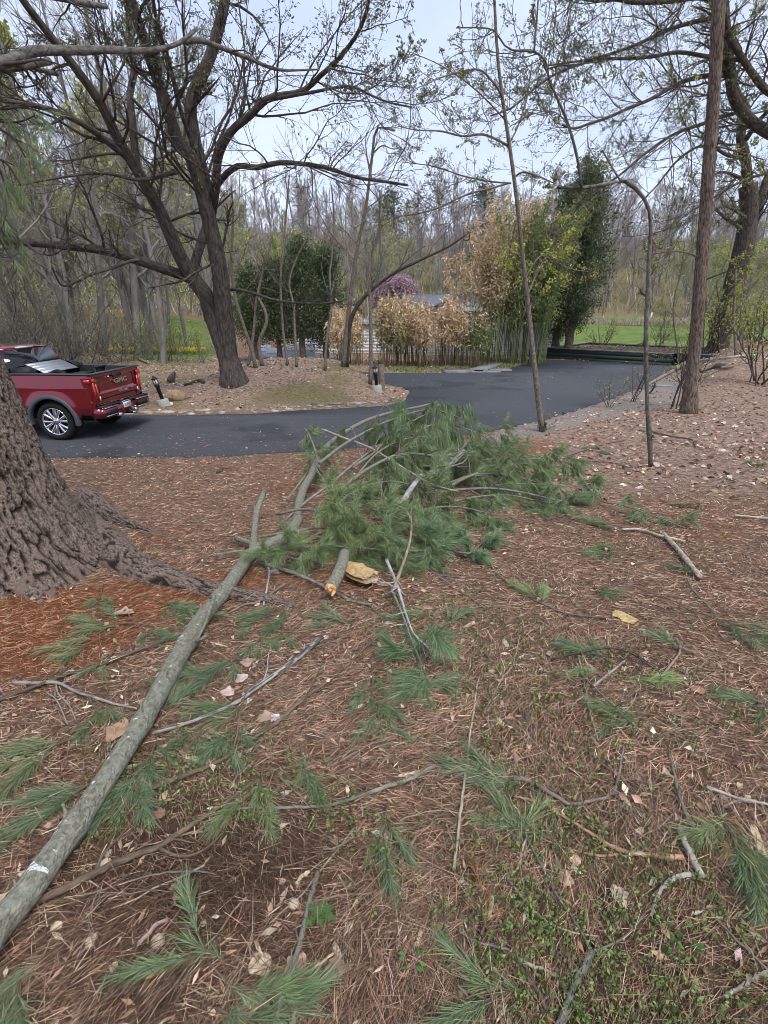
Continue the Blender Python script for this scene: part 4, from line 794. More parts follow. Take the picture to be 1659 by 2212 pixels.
bough('low bough at the right tip of the heap', [(940, 1095), (1020, 1075), (1100, 1070), (1180, 1085), (1230, 1080)], [.1, .16, .16, .1, .05], 8, 3, 18, .75, 8, 34, .125, .0038, GRN + LGR[:1], .35, 307, HG, -.08, n2=4)
bough('bright yellow-green bough beside the broken stub', [(560, 1160), (620, 1150), (690, 1140), (760, 1150), (800, 1170)], [.12, .18, .22, .2, .14], 9, 4, 13, .5, 7, 60, .10, .0026, LGR + GRN[:2], .25, 308, HG, 0., n2=3, cone=(30, 70))
bough('bright bough with starry tufts over the limb', [(600, 1110), (660, 1100), (720, 1110), (790, 1100), (850, 1110)], [.2, .28, .32, .3, .2], 9, 4, 13, .5, 7, 60, .10, .0028, LGR + GRN[1:3], .3, 309, HG, 0., n2=3, cone=(30, 70))
bough('green bough under the fork of the limb', [(460, 1200), (530, 1190), (600, 1200), (680, 1215), (740, 1220)], [.05, .08, .1, .08, .05], 8, 4, 12, .42, 7, 54, .10, .0024, GRN + LGR[:2], .25, 310, HG, -.05, n2=3)
bough('pale green bough right of the bare forked twigs', [(840, 1190), (900, 1190), (960, 1185), (1010, 1195), (1040, 1175)], [.08, .14, .14, .1, .06], 7, 3, 12, .38, 7, 56, .11, .0026, BLU2, .3, 311, HG, -.05, n2=3)
bough('drooping green bough in front of the bare forked twigs', [(720, 1180), (800, 1185), (860, 1195), (900, 1210)], [.12, .14, .12, .06], 7, 3, 12, .42, 7, 54, .10, .0024, GRN, .3, 312, HG, -.08, n2=3)
bough('upright lone tuft rising at the back of the heap', [(690, 1010), (680, 970), (668, 940), (658, 925)], [.4, .5, .6, .66], 6, 3, 7, .32, 6, 46, .11, .004, GRN + LGR[:1], .5, 313, HG, -.1, n2=2)
bough('green bough at the left shoulder of the heap', [(620, 1080), (650, 1040), (680, 1000), (700, 975)], [.1, .24, .36, .4], 8, 3, 9, .36, 7, 46, .11, .0036, GRN + LGR[:1], .4, 314, HG, -.1, n2=2)
bough('deep green bough under the crest near the driveway', [(800, 1040), (890, 1010), (980, 1005), (1060, 990)], [.2, .3, .34, .3], 8, 3, 20, .85, 8, 34, .135, .0042, GRN, .6, 316, HG, -.25, n2=4)
bough('forked bough flat on the litter beyond the heap', [(1240, 1010), (1290, 1075), (1340, 1090), (1400, 1110), (1480, 1140)], [.02, .05, .08, .08, .03], 9, 3, 11, .42, 6, 46, .115, .003, GRN, .3, 317, None, -.06, n2=3)
bough('green bough fallen in front of the heap on the bare litter', [(845, 1270), (870, 1330), (890, 1385), (905, 1420), (930, 1480)], [.05, .06, .06, .05, .02], 9, 3, 8, .36, 7, 62, .115, .0022, BLU2, .2, 318, None, -.03, n2=2, shl=.15, cone=(14, 36), t0=.45)
bough('bushy bough at the very top of the heap by the driveway', [(800, 985), (860, 930), (920, 895), (970, 880)], [.5, .68, .82, .9], 7, 3, 20, .8, 8, 34, .135, .0042, GRN, .75, 319, HG, -.35, n2=4)
bough('hanging bough in the centre of the heap', [(760, 1040), (820, 975), (890, 945), (960, 950)], [.35, .55, .66, .66], 7, 3, 20, .8, 8, 34, .135, .0042, GRN, .7, 321, HG, -.35, n2=4)
bough('soft grey-green bough low on the far flank of the heap', [(950, 1050), (1030, 1025), (1110, 1030), (1190, 1050)], [.2, .28, .26, .14], 7, 3, 20, .8, 8, 34, .13, .004, GRN + LGR[:1], .45, 322, HG, -.15, n2=4)
bough('dense bough between the stub and the far flank', [(850, 1130), (920, 1100), (990, 1095), (1060, 1110)], [.12, .2, .2, .1], 7, 3, 18, .7, 8, 38, .12, .0036, GRN, .35, 323, HG, -.12, n2=4)
bough('pale feathery bough at the near edge of the heap', [(700, 1170), (770, 1175), (850, 1160), (930, 1150)], [.1, .14, .16, .1], 7, 3, 16, .55, 8, 44, .115, .003, LGR[:1] + GRN, .3, 324, HG, -.06, n2=4)
# bare dead branches of the heap
def bare(label, pts, hs, w0, w1, n1, l1, seed, c, name='bare_branch', n2=3):
    g = np.random.default_rng(seed); P = gpath(pts, 30, 0, hs); Rr = pw(P, w0, w1); r_ = thing(name, label, 'branch', P[0]); V, Q, bc = rough_tube(P, Rr, 10, .14, 26, 6, seed)
    mk('stem', B().add(V, Q, c, bc), M['stick'], r_, smooth=True)
    P1, R1 = spawn(P[None], Rr[None], n1, l1, (30, 65), 8, -.02, .18, .15, .6, .0022, g); P2, R2 = spawn(P1, R1, n2, -.5, (30, 60), 5, -.02, .2, .2, .7, .0016, g)
    b = B(); V, Q, bc = tubes(P1, R1, 5); b.add(V, Q, c, bc); V, Q, bc = tubes(P2, R2, 4); b.add(V, Q, c, bc); mk('twigs', b, M['stick'], r_, kind='stuff'); return r_
PALE, GREY, BRN, WHT, RED_, DRK = (.36, .30, .23), (.25, .235, .21), (.16, .115, .08), (.5, .46, .4), (.36, .19, .12), (.085, .068, .055)
bare('pale forked bare branch arching over the middle of the heap', [(850, 1275), (880, 1190), (888, 1150), (886, 1120), (870, 1098), (830, 1085), (790, 1082), (745, 1088)], [.06, .18, .26, .32, .34, .34, .3, .26], 7, 3, 11, .55, 331, (.31, .25, .18))
bare('white-barked bare branch below the pale forked one', [(835, 1210), (858, 1265), (878, 1330), (895, 1370), (925, 1400)], [.1, .06, .06, .05, .03], 8, 4, 8, .35, 332, (.42, .4, .37))
bare('thick whitish branch poking out of the heap', [(866, 1092), (886, 1058), (900, 1040), (912, 1026)], [.3, .34, .36, .38], 13, 10, 2, .3, 333, (.42, .41, .38))
bare('grey crooked branch on top of the heap', [(895, 1042), (930, 1022), (965, 1010), (985, 992), (1000, 975)], [.36, .42, .46, .5, .56], 9, 12, 6, .5, 334, GREY)
bare('long thin pale stick leaning across the heap', [(696, 928), (740, 945), (800, 968), (870, 1010), (930, 1045), (990, 1062)], [.62, .6, .55, .48, .38, .3], 6, 4, 4, .3, 335, PALE)
bare('twiggy dead branch spreading low behind the heap', [(610, 1130), (660, 1085), (720, 1040), (780, 990), (850, 940)], [.1, .24, .36, .45, .5], 6, 3, 9, .6, 336, GREY)
bare('thin bare branch reaching past the far tip of the heap', [(960, 1060), (1050, 1055), (1120, 1062), (1200, 1080), (1240, 1085)], [.2, .24, .2, .12, .05], 6, 3, 7, .5, 337, GREY)
bare('grey twig arching low in front of the heap', [(560, 1215), (640, 1240), (710, 1272), (760, 1298), (802, 1306)], [.03, .03, .03, .02, .02], 9, 6, 3, .2, 338, (.22, .205, .185))
bare('thin twigs criss-crossing the trampled litter', [(1230, 1430), (1280, 1480), (1330, 1530), (1400, 1590), (1445, 1595)], [.02, .04, .04, .02, .01], 5, 3, 9, .4, 339, (.2, .165, .13))
bare('tangle of dark bare twigs around a small green sprig', [(1190, 1425), (1250, 1410), (1310, 1400), (1360, 1410), (1420, 1450)], [.01, .04, .05, .03, .01], 5, 3, 10, .35, 340, DRK)
# broken stub with orange wood, and the split slab beside it
st = gpath([(744, 1195), (740, 1215), (728, 1245), (714, 1272)], 24, 0, [.15, .14, .12, .10]); srr = pw(st, 22, 28); r_ = thing('broken_stub', 'stubby grey branch with a splintered orange end', 'branch', st[0])
V, Q, bc = rough_tube(st, srr, 24, .07, 22, 5, 341); mk('stem', B().add(V, Q, bc=bc), M['log_bark'], r_, smooth=True); M['orange'] = mat('orange_wood', (.52, .26, .09), (.78, .52, .27), 40, .7, .5, 80, spec=.2); end_cut(st, srr, 'splintered_end', r_, 'orange', 5)
def slab(label, p0, p1, wd, th_, mt, seed, lift=.0, name='wood_chunk', cat='wood chunk', group=None):
    """a flat splintered piece of wood from picture point p0 to p1"""
    g = np.random.default_rng(seed); a, b_ = G(A(float(p0[0])), A(float(p0[1])), lift)[0], G(A(float(p1[0])), A(float(p1[1])), lift)[0]; d = b_ - a; l_ = np.linalg.norm(d); d /= l_; s = nrm(np.cross(d, A(0, 0, 1))); u = np.cross(s, d)
    nx, ny = 14, 7; x, y = np.meshgrid(np.linspace(0, 1, nx), np.linspace(-1, 1, ny), indexing='ij'); prof = np.clip(np.minimum(x * 6, (1 - x) * 4) + .25, .25, 1) ** .5 * (1 + .25 * fbm(p3(x * 5, y * 0 + np.sign(y) * 3, 1, seed), 2, seed)); zt = th_ * (1 - .5 * y ** 2) * (1 + .5 * fbm(p3(x * 7, y * 3, 1, seed), 3, seed + 1)) + .006
    top = a + d * (x * l_)[..., None] + s * (y * wd / 2 * prof)[..., None] + u * zt[..., None]; bot = a + d * (x * l_)[..., None] + s * (y * wd / 2 * prof * .95)[..., None] - u * .004
    V = np.concatenate([top.reshape(-1, 3), bot.reshape(-1, 3)]); q = (np.arange(nx - 1)[:, None] * ny + np.arange(ny - 1)[None]).ravel(); N_ = nx * ny; F1 = np.stack([q, q + ny, q + ny + 1, q + 1], -1); F2 = F1[:, ::-1] + N_
    e = np.concatenate([np.arange(0, N_, ny), np.arange(N_ - ny + 1, N_), np.arange(N_ - 1 - ny, -1, -ny), np.arange(ny - 2, 0, -1)]); e2 = np.roll(e, -1); F3 = np.stack([e, e2, e2 + N_, e + N_], -1)
    return mk(name, B().add(V, [F1, F2, F3]), mt, org=a, label=label, cat=cat, group=group, smooth=False)
M['chunk'] = mat('split_wood', (.38, .24, .10), (.66, .47, .24), 30, .8, .7, 60, spec=.15); M['chip'] = mat('wood_chip', (.45, .33, .2), (.72, .6, .42), 60, .8, .4, 120, (1, 1, 1), spec=.2)
slab('rough yellow split chunk of trunk wood behind the stub', (752, 1228), (806, 1256), .17, .05, M['chunk'], 351, .06)
slab('flat yellow chunk of split wood on the bare litter', (1328, 1328), (1375, 1352), .09, .025, M['chunk'], 352)
slab('small reddish bark chunk beyond the trampled twigs', (1492, 1490), (1522, 1502), .05, .02, mat('red_bark', (.22, .10, .06), (.42, .25, .16), 40, .9, .5), 353)
for k, (a, b_, w_, lb) in enumerate((((310, 1690), (318, 1782), .022, 'long pale wood chip lying against the thin stick by the limb'), ((540, 2085), (585, 2090), .05, 'broad pale chip with dark bars near the dandelion'), ((398, 1636), (462, 1652), .022, 'barred pale chip between the limb and the long stick'),
        ((1625, 1785), (1658, 1880), .024, 'long pale ribbed chip beside the green bough at the frame edge'), ((895, 1505), (905, 1488), .022, 'small rectangular chip below the fallen green bough'), ((1075, 1555), (1090, 1572), .018, 'oval pale chip near the long straight pale stick'),
        ((1005, 1358), (1024, 1345), .028, 'tan rectangular chip past the heap of boughs'), ((1088, 1385), (1098, 1402), .026, 'whitish chip lying alone on the open litter'), ((722, 2040), (735, 2075), .015, 'split white chip below the dandelion'), ((640, 1915), (655, 1892), .012, 'slim pale chip tip near the dandelion'),
        ((765, 1962), (772, 1948), .01, 'tiny pale chip in the green seedlings'), ((835, 1805), (822, 1850), .025, 'reddish leaf-shaped bark chip below the lichen stick'), ((860, 1680), (920, 1668), .016, 'orange splinter at the end of the lichened stick'), ((1058, 1992), (1062, 1940), .018, 'slim pale chip among seedlings in the foreground'),
        ((898, 2050), (910, 2015), .012, 'narrow chip in the foreground litter'), ((1235, 1870), (1250, 1855), .03, 'white scrap of bark beneath the reddish branch'), ((238, 2100), (255, 2085), .02, 'curved orange chip on the dark soil'), ((118, 2015), (130, 1995), .03, 'orange chip on the dark soil beside the limb'),
        ((205, 2020), (190, 2052), .025, 'amber bark chip on the dark soil'), ((455, 1390), (492, 1400), .012, 'short pale sliver by the limb collar'), ((1195, 1130), (1240, 1142), .02, 'pale sliver beyond the heap'), ((470, 1158), (500, 1152), .015, 'thin pale sliver near the pine roots'), ((1440, 1365), (1450, 1400), .012, 'upright-lying sliver on the far litter'), ((1345, 1345 + 380), (1362, 1745), .014, 'pale shaving beside the straight mossy stick'))):
    slab(lb, a, b_, w_, .006, M['chip'], 360 + k, 0., 'wood_chip', 'wood chip')

# sticks
def stick(label, pts, w0, w1, c, seed, br=0, hs=None, amp=.14, peel=None, name='stick', group=None, forks=()):
    g = np.random.default_rng(seed); q0 = np.array(pts, float); P = gpath(pts, max(14, 7 * len(pts)), 0, hs); Rr = np.maximum(pw(P, w0 * .8, w1 * .8), .0015); P = P + A(0, 0, 1) * (Rr * .9 + .014)[:, None]
    P = P + g.normal(size=P.shape) * A(1, 1, .3) * .0012
    V, Q, bc = rough_tube(P, Rr, 9, amp, 60, 9, seed)
    cc = np.broadcast_to(A(*c), (len(Q), 3)).copy()
    if peel: qq = bc[Q[:, 0]] * A(70, 70, 11); n_ = fbm(qq, 2, seed) + .5 * np.sign(np.sin(seed)) * bc[Q[:, 0], 0] / np.abs(bc[:, 0]).max(); cc[n_ > (.30 if peel[0] < .2 else .10)] = peel
    parts = [('stem', V, Q, cc, bc)]
    for fpts, f0, f1 in forks:
        p = gpath(fpts, 14); r = np.maximum(pw(p, f0 * .8, f1 * .8), .0014); p = p + A(0, 0, 1) * (r * .9 + .014)[:, None]; V, Q, bc = rough_tube(p, r, 8, amp, 60, 9, seed); parts.append(('fork', V, Q, np.broadcast_to(A(*c), (len(Q), 3)), bc))
    if br:
        P1, R1 = spawn(P[None], Rr[None], br, -.22, (30, 60), 6, 0, .16, .15, .55, .0013, g); P1[..., 2] = np.maximum(P1[..., 2], hgt(P1[..., 0], P1[..., 1]) + .008); V, Q, bc = tubes(P1, R1, 5); parts.append(('side_twigs', V, Q, np.broadcast_to(A(*c), (len(Q), 3)), bc))
    if len(parts) == 1: return mk(name, B().add(parts[0][1], parts[0][2], parts[0][3], parts[0][4]), M['stick'], org=P[0], smooth=True, label=label, cat='stick', group=group)
    r_ = thing(name, label, 'stick', P[0], group)
    for nm, V, Q, cc, bc in parts: mk(nm, B().add(V, Q, cc, bc), M['stick'], r_, smooth=True, kind='stuff' if nm == 'side_twigs' else None)
    return r_
ST = [('long partly peeled branch running under the fallen limb', [(-20, 1985), (60, 1965), (130, 1937), (220, 1890), (300, 1855), (345, 1838), (400, 1802), (450, 1770), (500, 1735), (560, 1690)], 24, 9, BRN, 4, (.55, .36, .2), [([(345, 1840), (390, 1858), (440, 1845), (490, 1800)], 10, 4)]),
      ('raw yellow split branch end emerging left of the fallen limb', [(-25, 1985), (10, 1965), (55, 1940), (100, 1915)], 46, 24, (.55, .37, .2), 0, None, []),
      ('long brown stick parallel to the fallen limb', [(325, 1712), (400, 1685), (480, 1650), (545, 1605), (600, 1568), (660, 1515), (720, 1470), (780, 1415), (835, 1365)], 13, 5, (.17, .13, .09), 6, None, []),
      ('lichen-white stick with a splintered orange tip', [(330, 1592), (400, 1572), (470, 1545), (520, 1520), (560, 1490), (610, 1455), (650, 1425), (696, 1386)], 8, 15, (.34, .33, .31), 4, (.12, .11, .10), [([(690, 1390), (712, 1375)], 4, 2)]),
      ('curved lichened stick among the green seedlings', [(495, 1756), (570, 1752), (650, 1752), (710, 1748), (770, 1730), (830, 1710), (890, 1690), (935, 1665)], 7, 12, (.22, .205, .16), 3, None, [([(600, 1680), (625, 1705), (660, 1735)], 7, 4)]),
      ('long straight pale stick standing out on the litter', [(980, 1888), (986, 1830), (995, 1760), (1003, 1690), (1010, 1640), (1015, 1590), (1022, 1550), (1028, 1500), (1036, 1462)], 9, 3, (.42, .36, .26), 2, None, []),
      ('straight mossy stick below the dandelion with a cut white end', [(594, 2240), (612, 2150), (640, 2080), (655, 2020), (668, 1960), (688, 1893)], 17, 11, (.19, .18, .14), 4, None, []),
      ('thick forked branch at the bottom edge with pale bark scars', [(1200, 2240), (1222, 2185), (1245, 2130), (1262, 2095), (1276, 2066)], 24, 16, (.20, .185, .155), 1, None, [([(1276, 2066), (1240, 1998), (1200, 1940), (1170, 1880), (1120, 1788)], 9, 4), ([(1276, 2066), (1325, 2045), (1360, 2020), (1390, 1980)], 9, 4), ([(1276, 2066), (1300, 2070), (1345, 2068)], 6, 5)]),
      ('reddish peeled forked branch lying toward the frame edge', [(1102, 1640 + 85), (1160, 1742), (1210, 1768), (1260, 1800), (1310, 1832), (1350, 1848), (1400, 1857), (1472, 1862)], 6, 14, (.42, .24, .16), 1, (.5, .38, .28), [([(1165, 1818), (1230, 1842), (1290, 1856), (1338, 1853)], 5, 7), ([(1310, 1832), (1280, 1842)], 7, 4)]),
      ('straight dark mossy stick pointing up the slope', [(1500, 1818), (1480, 1770), (1462, 1715), (1450, 1660), (1441, 1622)], 9, 6, (.19, .18, .13), 2, None, []),
      ('stubby scaly stick crossing the end of the reddish branch', [(1466, 1806), (1480, 1840), (1495, 1870), (1512, 1906)], 16, 19, (.23, .2, .17), 0, (.42, .38, .32), []),
      ('arched grey scaly stick beside the stubby one', [(1404, 1988), (1415, 1950), (1430, 1925), (1455, 1905), (1488, 1898)], 7, 14, (.23, .215, .19), 0, (.4, .38, .34), []),
      ('curved grey stick ending under a green sprig', [(1108, 1688), (1150, 1700), (1195, 1726), (1235, 1745), (1290, 1735), (1322, 1718), (1335, 1680), (1345, 1620)], 12, 5, (.24, .20, .17), 3, None, [([(1285, 1755), (1330, 1762), (1350, 1735)], 4, 3)]),
      ('pale forked weathered stick on the right slope', [(1432, 1160), (1450, 1180), (1475, 1210), (1510, 1256)], 12, 15, (.42, .35, .28), 0, (.3, .2, .15), []),
      ('pale bark strip above the weathered stick', [(1342, 1148), (1385, 1150), (1425, 1163), (1478, 1176)], 7, 9, (.5, .43, .33), 2, None, []),
      ('forked grey stick left of the fallen limb', [(30, 1481), (80, 1483), (125, 1482), (160, 1498), (200, 1512), (250, 1528), (298, 1538)], 9, 6, (.30, .28, .25), 2, None, [([(123, 1483), (128, 1505), (150, 1528), (165, 1560)], 5, 3), ([(100, 1500), (125, 1520), (148, 1570)], 4, 3)]),
      ('long thin dark branch crossing behind the fallen limb', [(-10, 1525), (80, 1490), (160, 1460), (235, 1437), (300, 1412), (365, 1388)], 9, 9, (.13, .10, .08), 6, None, []),
      ('thin purplish twig below the fallen green bough', [(735, 1652), (800, 1615), (850, 1595), (880, 1580), (940, 1555)], 6, 4, (.27, .19, .16), 3, None, []),
      ('straight thin twig near the trampled patch', [(1052, 1532), (1085, 1470), (1108, 1440), (1122, 1378)], 5, 3, (.33, .27, .2), 2, None, []),
      ('stick curving down from the tangle of dark twigs', [(1235, 1395), (1250, 1430), (1265, 1500), (1272, 1540), (1290, 1605)], 5, 4, (.34, .28, .2), 1, None, []),
      ('short straight grey stick crossing the tangle', [(1280, 1490), (1310, 1465), (1350, 1432)], 7, 6, (.34, .31, .27), 0, None, []),
      ('bent tan twig on the open slope', [(1420, 1478), (1450, 1440), (1468, 1410), (1460, 1385)], 7, 5, (.32, .24, .18), 1, None, []),
      ('forked stick with bare grey wood near the frame edge', [(1522, 1708), (1560, 1722), (1600, 1735), (1670, 1748)], 10, 8, (.25, .22, .19), 1, (.42, .38, .32), [([(1560, 1750), (1590, 1738), (1630, 1742)], 6, 5)]),
      ('thin dark stick sloping away past the weathered stick', [(1482, 1255), (1500, 1285), (1545, 1332)], 5, 4, (.2, .165, .13), 1, None, []),
      ('dark thin twig trailing from a green tuft on the open litter', [(1150, 1300), (1205, 1325), (1250, 1335), (1308, 1340)], 4, 6, (.17, .15, .12), 0, None, []),
      ('small white-grey twig beside the stub', [(570, 1312), (578, 1270), (582, 1240), (573, 1215)], 5, 6, (.42, .41, .38), 1, None, []),
      ('short stick with a raw cut end near the pine root', [(495, 1330), (530, 1312), (560, 1305), (615, 1268)], 6, 8, (.22, .19, .15), 1, None, []),
      ('bowed thin twig in the lower litter', [(912, 1930), (945, 1975), (985, 2015), (1030, 2042), (1100, 2062)], 3, 7, (.22, .19, .16), 1, None, []),
      ('smooth pale peeled wand at the bottom', [(540, 2160), (580, 2145), (625, 2125), (670, 2105), (722, 2068)], 8, 6, (.52, .40, .26), 0, None, []),
      ('greenish stick end at the bottom edge', [(628, 2245), (640, 2190), (652, 2150), (662, 2125)], 17, 10, (.26, .25, .18), 0, None, []),
      ('white snapped stick near the bottom edge', [(1120, 2083), (1150, 2095), (1185, 2108), (1214, 2120)], 10, 6, (.5, .44, .34), 0, None, []),
      ('reddish white-flecked stick on the dark soil', [(300, 2050), (325, 2022), (340, 2005), (365, 1995)], 10, 9, (.44, .32, .26), 0, (.6, .52, .46), []),
      ('thin grey twig across the dark soil', [(170, 1945), (240, 1925), (330, 1898), (410, 1890), (470, 1895)], 6, 4, (.2, .165, .13), 2, None, []),
      ('thin hooked twig below the limb', [(215, 1930), (200, 1970), (195, 2010), (210, 2058)], 4, 4, (.24, .2, .16), 0, None, []),
      ('short brown stub of stick among seedlings', [(700, 1768 + 75), (735, 1835), (765, 1812), (790, 1770 + 5)], 6, 6, (.26, .19, .14), 0, None, []),
      ('snapped reddish stick above the bottom seedlings', [(808, 2005 - 60), (830, 1925), (855, 1895), (900, 1840 - 30)], 9, 7, (.27, .18, .13), 0, None, []),
      ('pale kinked vine stem near the seedlings', [(1095, 1905), (1120, 1880), (1125, 1850), (1135, 1820)], 6, 6, (.46, .36, .26), 0, None, [([(1095, 1905), (1130, 1950), (1175, 1995), (1230, 2020), (1290, 2030)], 6, 4)]),
      ('crooked pale stick at the lower right corner', [(1560, 2160), (1600, 2140), (1625, 2120), (1680, 2110)], 8, 16, (.33, .28, .22), 1, (.5, .45, .36), []),
      ('thin grey rod sloping out at the right edge', [(1508, 1950), (1560, 2010), (1610, 2060), (1675, 2125)], 6, 7, (.25, .21, .17), 1, None, []),
      ('dark broken branch beneath the seedlings at the bottom', [(1112, 1980 + 85), (1130, 2110), (1160, 2150), (1180, 2200)], 6, 12, (.17, .145, .12), 2, None, []),
      ('long bare twig over the litter beyond the heap', [(1240, 1010), (1260, 1045), (1290, 1080)], 8, 6, (.26, .24, .2), 2, None, []),
      ('small dark stick on the straw beside the pine', [(470, 1024), (482, 1016)], 8, 6, (.12, .10, .09), 0, None, []),
      ('short pale stick on the far right slope', [(1585, 1118), (1625, 1122), (1680, 1126)], 6, 8, (.5, .42, .33), 0, None, []),
      ('thin stick lying on the asphalt by the truck', [(492, 704 + 246), (530, 940), (565, 936)], 3, 3, (.3, .26, .2), 0, None, []),
      ('bare stick in the leaves behind the bent tree', [(1200, 995), (1262, 975), (1310, 960), (1352, 952)], 4, 3, (.2, .165, .14), 2, None, []),
      ('dark stick ending in a hook in the leaf litter', [(1408, 935), (1450, 945), (1492, 952), (1502, 968)], 4, 4, (.14, .115, .10), 1, None, []),
      ('pale fork of twig in the far leaf litter', [(1250, 998), (1310, 1000), (1360, 1012)], 3, 3, (.3, .25, .2), 1, None, []),
      ('curved twig between the heap and the straight stick', [(1038, 1168), (1052, 1205), (1070, 1240), (1108, 1272)], 6, 4, (.25, .2, .16), 0, None, []),
      ('thin twig running down from the heap', [(900, 1205), (935, 1240), (985, 1275), (1050, 1320)], 4, 3, (.24, .19, .15), 2, None, [])]
for k, (lb, pts, w0, w1, c, br, pl, fk) in enumerate(ST): stick(lb, pts, w0, w1, c, 400 + k, br, None, .16, pl, forks=fk)
# scattered small twigs, alike
n = 230; X, Y, r = polar(n, .7, 9.5, .35, -38, 40)
for k in range(n):
    if on_drive(X[k:k + 1], Y[k:k + 1])[0] > -.1: continue
    a = rng.uniform(0, 6.28); l_ = rng.uniform(.08, .42) * (1 + .06 * r[k]); t = np.linspace(-.5, .5, 8); cv = rng.normal() * .25
    P = np.stack([X[k] + l_ * (t * np.cos(a) - cv * t * t * np.sin(a)), Y[k] + l_ * (t * np.sin(a) + cv * t * t * np.cos(a)), 0 * t], -1) + rng.normal(size=(8, 3)) * l_ * .012; P[:, 2] = hgt(P[:, 0], P[:, 1]) + .010
    r0 = rng.uniform(.0016, .0042); V, Q, bc = tubes(P[None], np.linspace(r0, r0 * .5, 8)[None], 5, True); c = [PALE, GREY, BRN, (.3, .24, .17), (.22, .17, .13), (.42, .34, .24)][rng.integers(6)]
    mk('twig', B().add(V, Q, c, bc), M['stick'], org=P[0], smooth=True, label='thin dry twig lying loose on the needle litter', cat='twig', group='loose dry twigs on the litter')

# green sprigs torn from the tree
def sprig(label, pts, nt, seed, cols=GRN, nl=.105, spread=.5, w=.0019, nn=105, stem=True, group=None, shl=.13, lift=.02, cone=(8, 56)):
    """sprig lying from its broken base to its tip: needles along the last part and on side shoots"""
    g = np.random.default_rng(seed); nl = nl * g.uniform(.68, 1.08); nn = int(nn * g.uniform(.9, 1.25)); lift = lift * g.uniform(.7, 1.3); P = gpath(pts, 16, lift); r_ = thing('pine_sprig', label, 'sprig', P[0], group); dpt = float(cdepth(P).mean()); w = w * max(1, dpt / 3.2) ** .8
    L_ = np.linalg.norm(np.diff(P, axis=0), axis=1).sum(); Rr = np.linspace(.004, .002, 16); V, Q, bc = tubes(P[None], Rr[None], 6, True); b = B().add(V, Q, (.17, .13, .09), bc)
    tips, dirs = [], []; d0 = nrm(P[-1] - P[-4])
    for k in range(nt):
        if k == 0: tips.append(P[-1] - d0 * shl * .8); dirs.append(d0); continue
        t = g.uniform(.35, .95); i = int(t * 14); tn = nrm(P[i + 1] - P[i]); sdv = nrm(np.cross(tn, A(0, 0, 1))) * g.choice([-1, 1]); d = nrm(tn + sdv * spread * g.uniform(.5, 1.6) + A(0, 0, .10)); e = P[i] + d * g.uniform(.03, .10)
        V, Q, bc = tubes(np.stack([P[i], e])[None], A(.0028, .0018)[None], 5); b.add(V, Q, (.17, .13, .09), bc); tips.append(e - d * .03); dirs.append(d)
    mk('stem', b, M['stick'], r_, smooth=True); tips, dirs = np.array(tips), np.array(dirs); n_ = len(tips) * nn
    V, F = shoots(tips, dirs, shl, nn, nl, w * g.uniform(.8, 1.2, n_), g.normal(size=(n_, 1)) * .10 + .08, cone, g); z = hgt(V[:, 0], V[:, 1]) + .003; V[:, 2] = np.maximum(V[:, 2], z); V[:, 2] -= np.clip(V[:, 2] - z - .05, 0, 1) * .6
    mk('needles', B().add(V, F, needle_cols(n_, cols, g)), M['needle_green'], r_, kind='stuff'); return r_
BLU = [(.19, .26, .145), (.15, .215, .12), (.24, .31, .18), (.22, .26, .13)]; OLV = [(.28, .32, .15), (.22, .28, .13), (.34, .36, .2)]; MIX = GRN + BLU
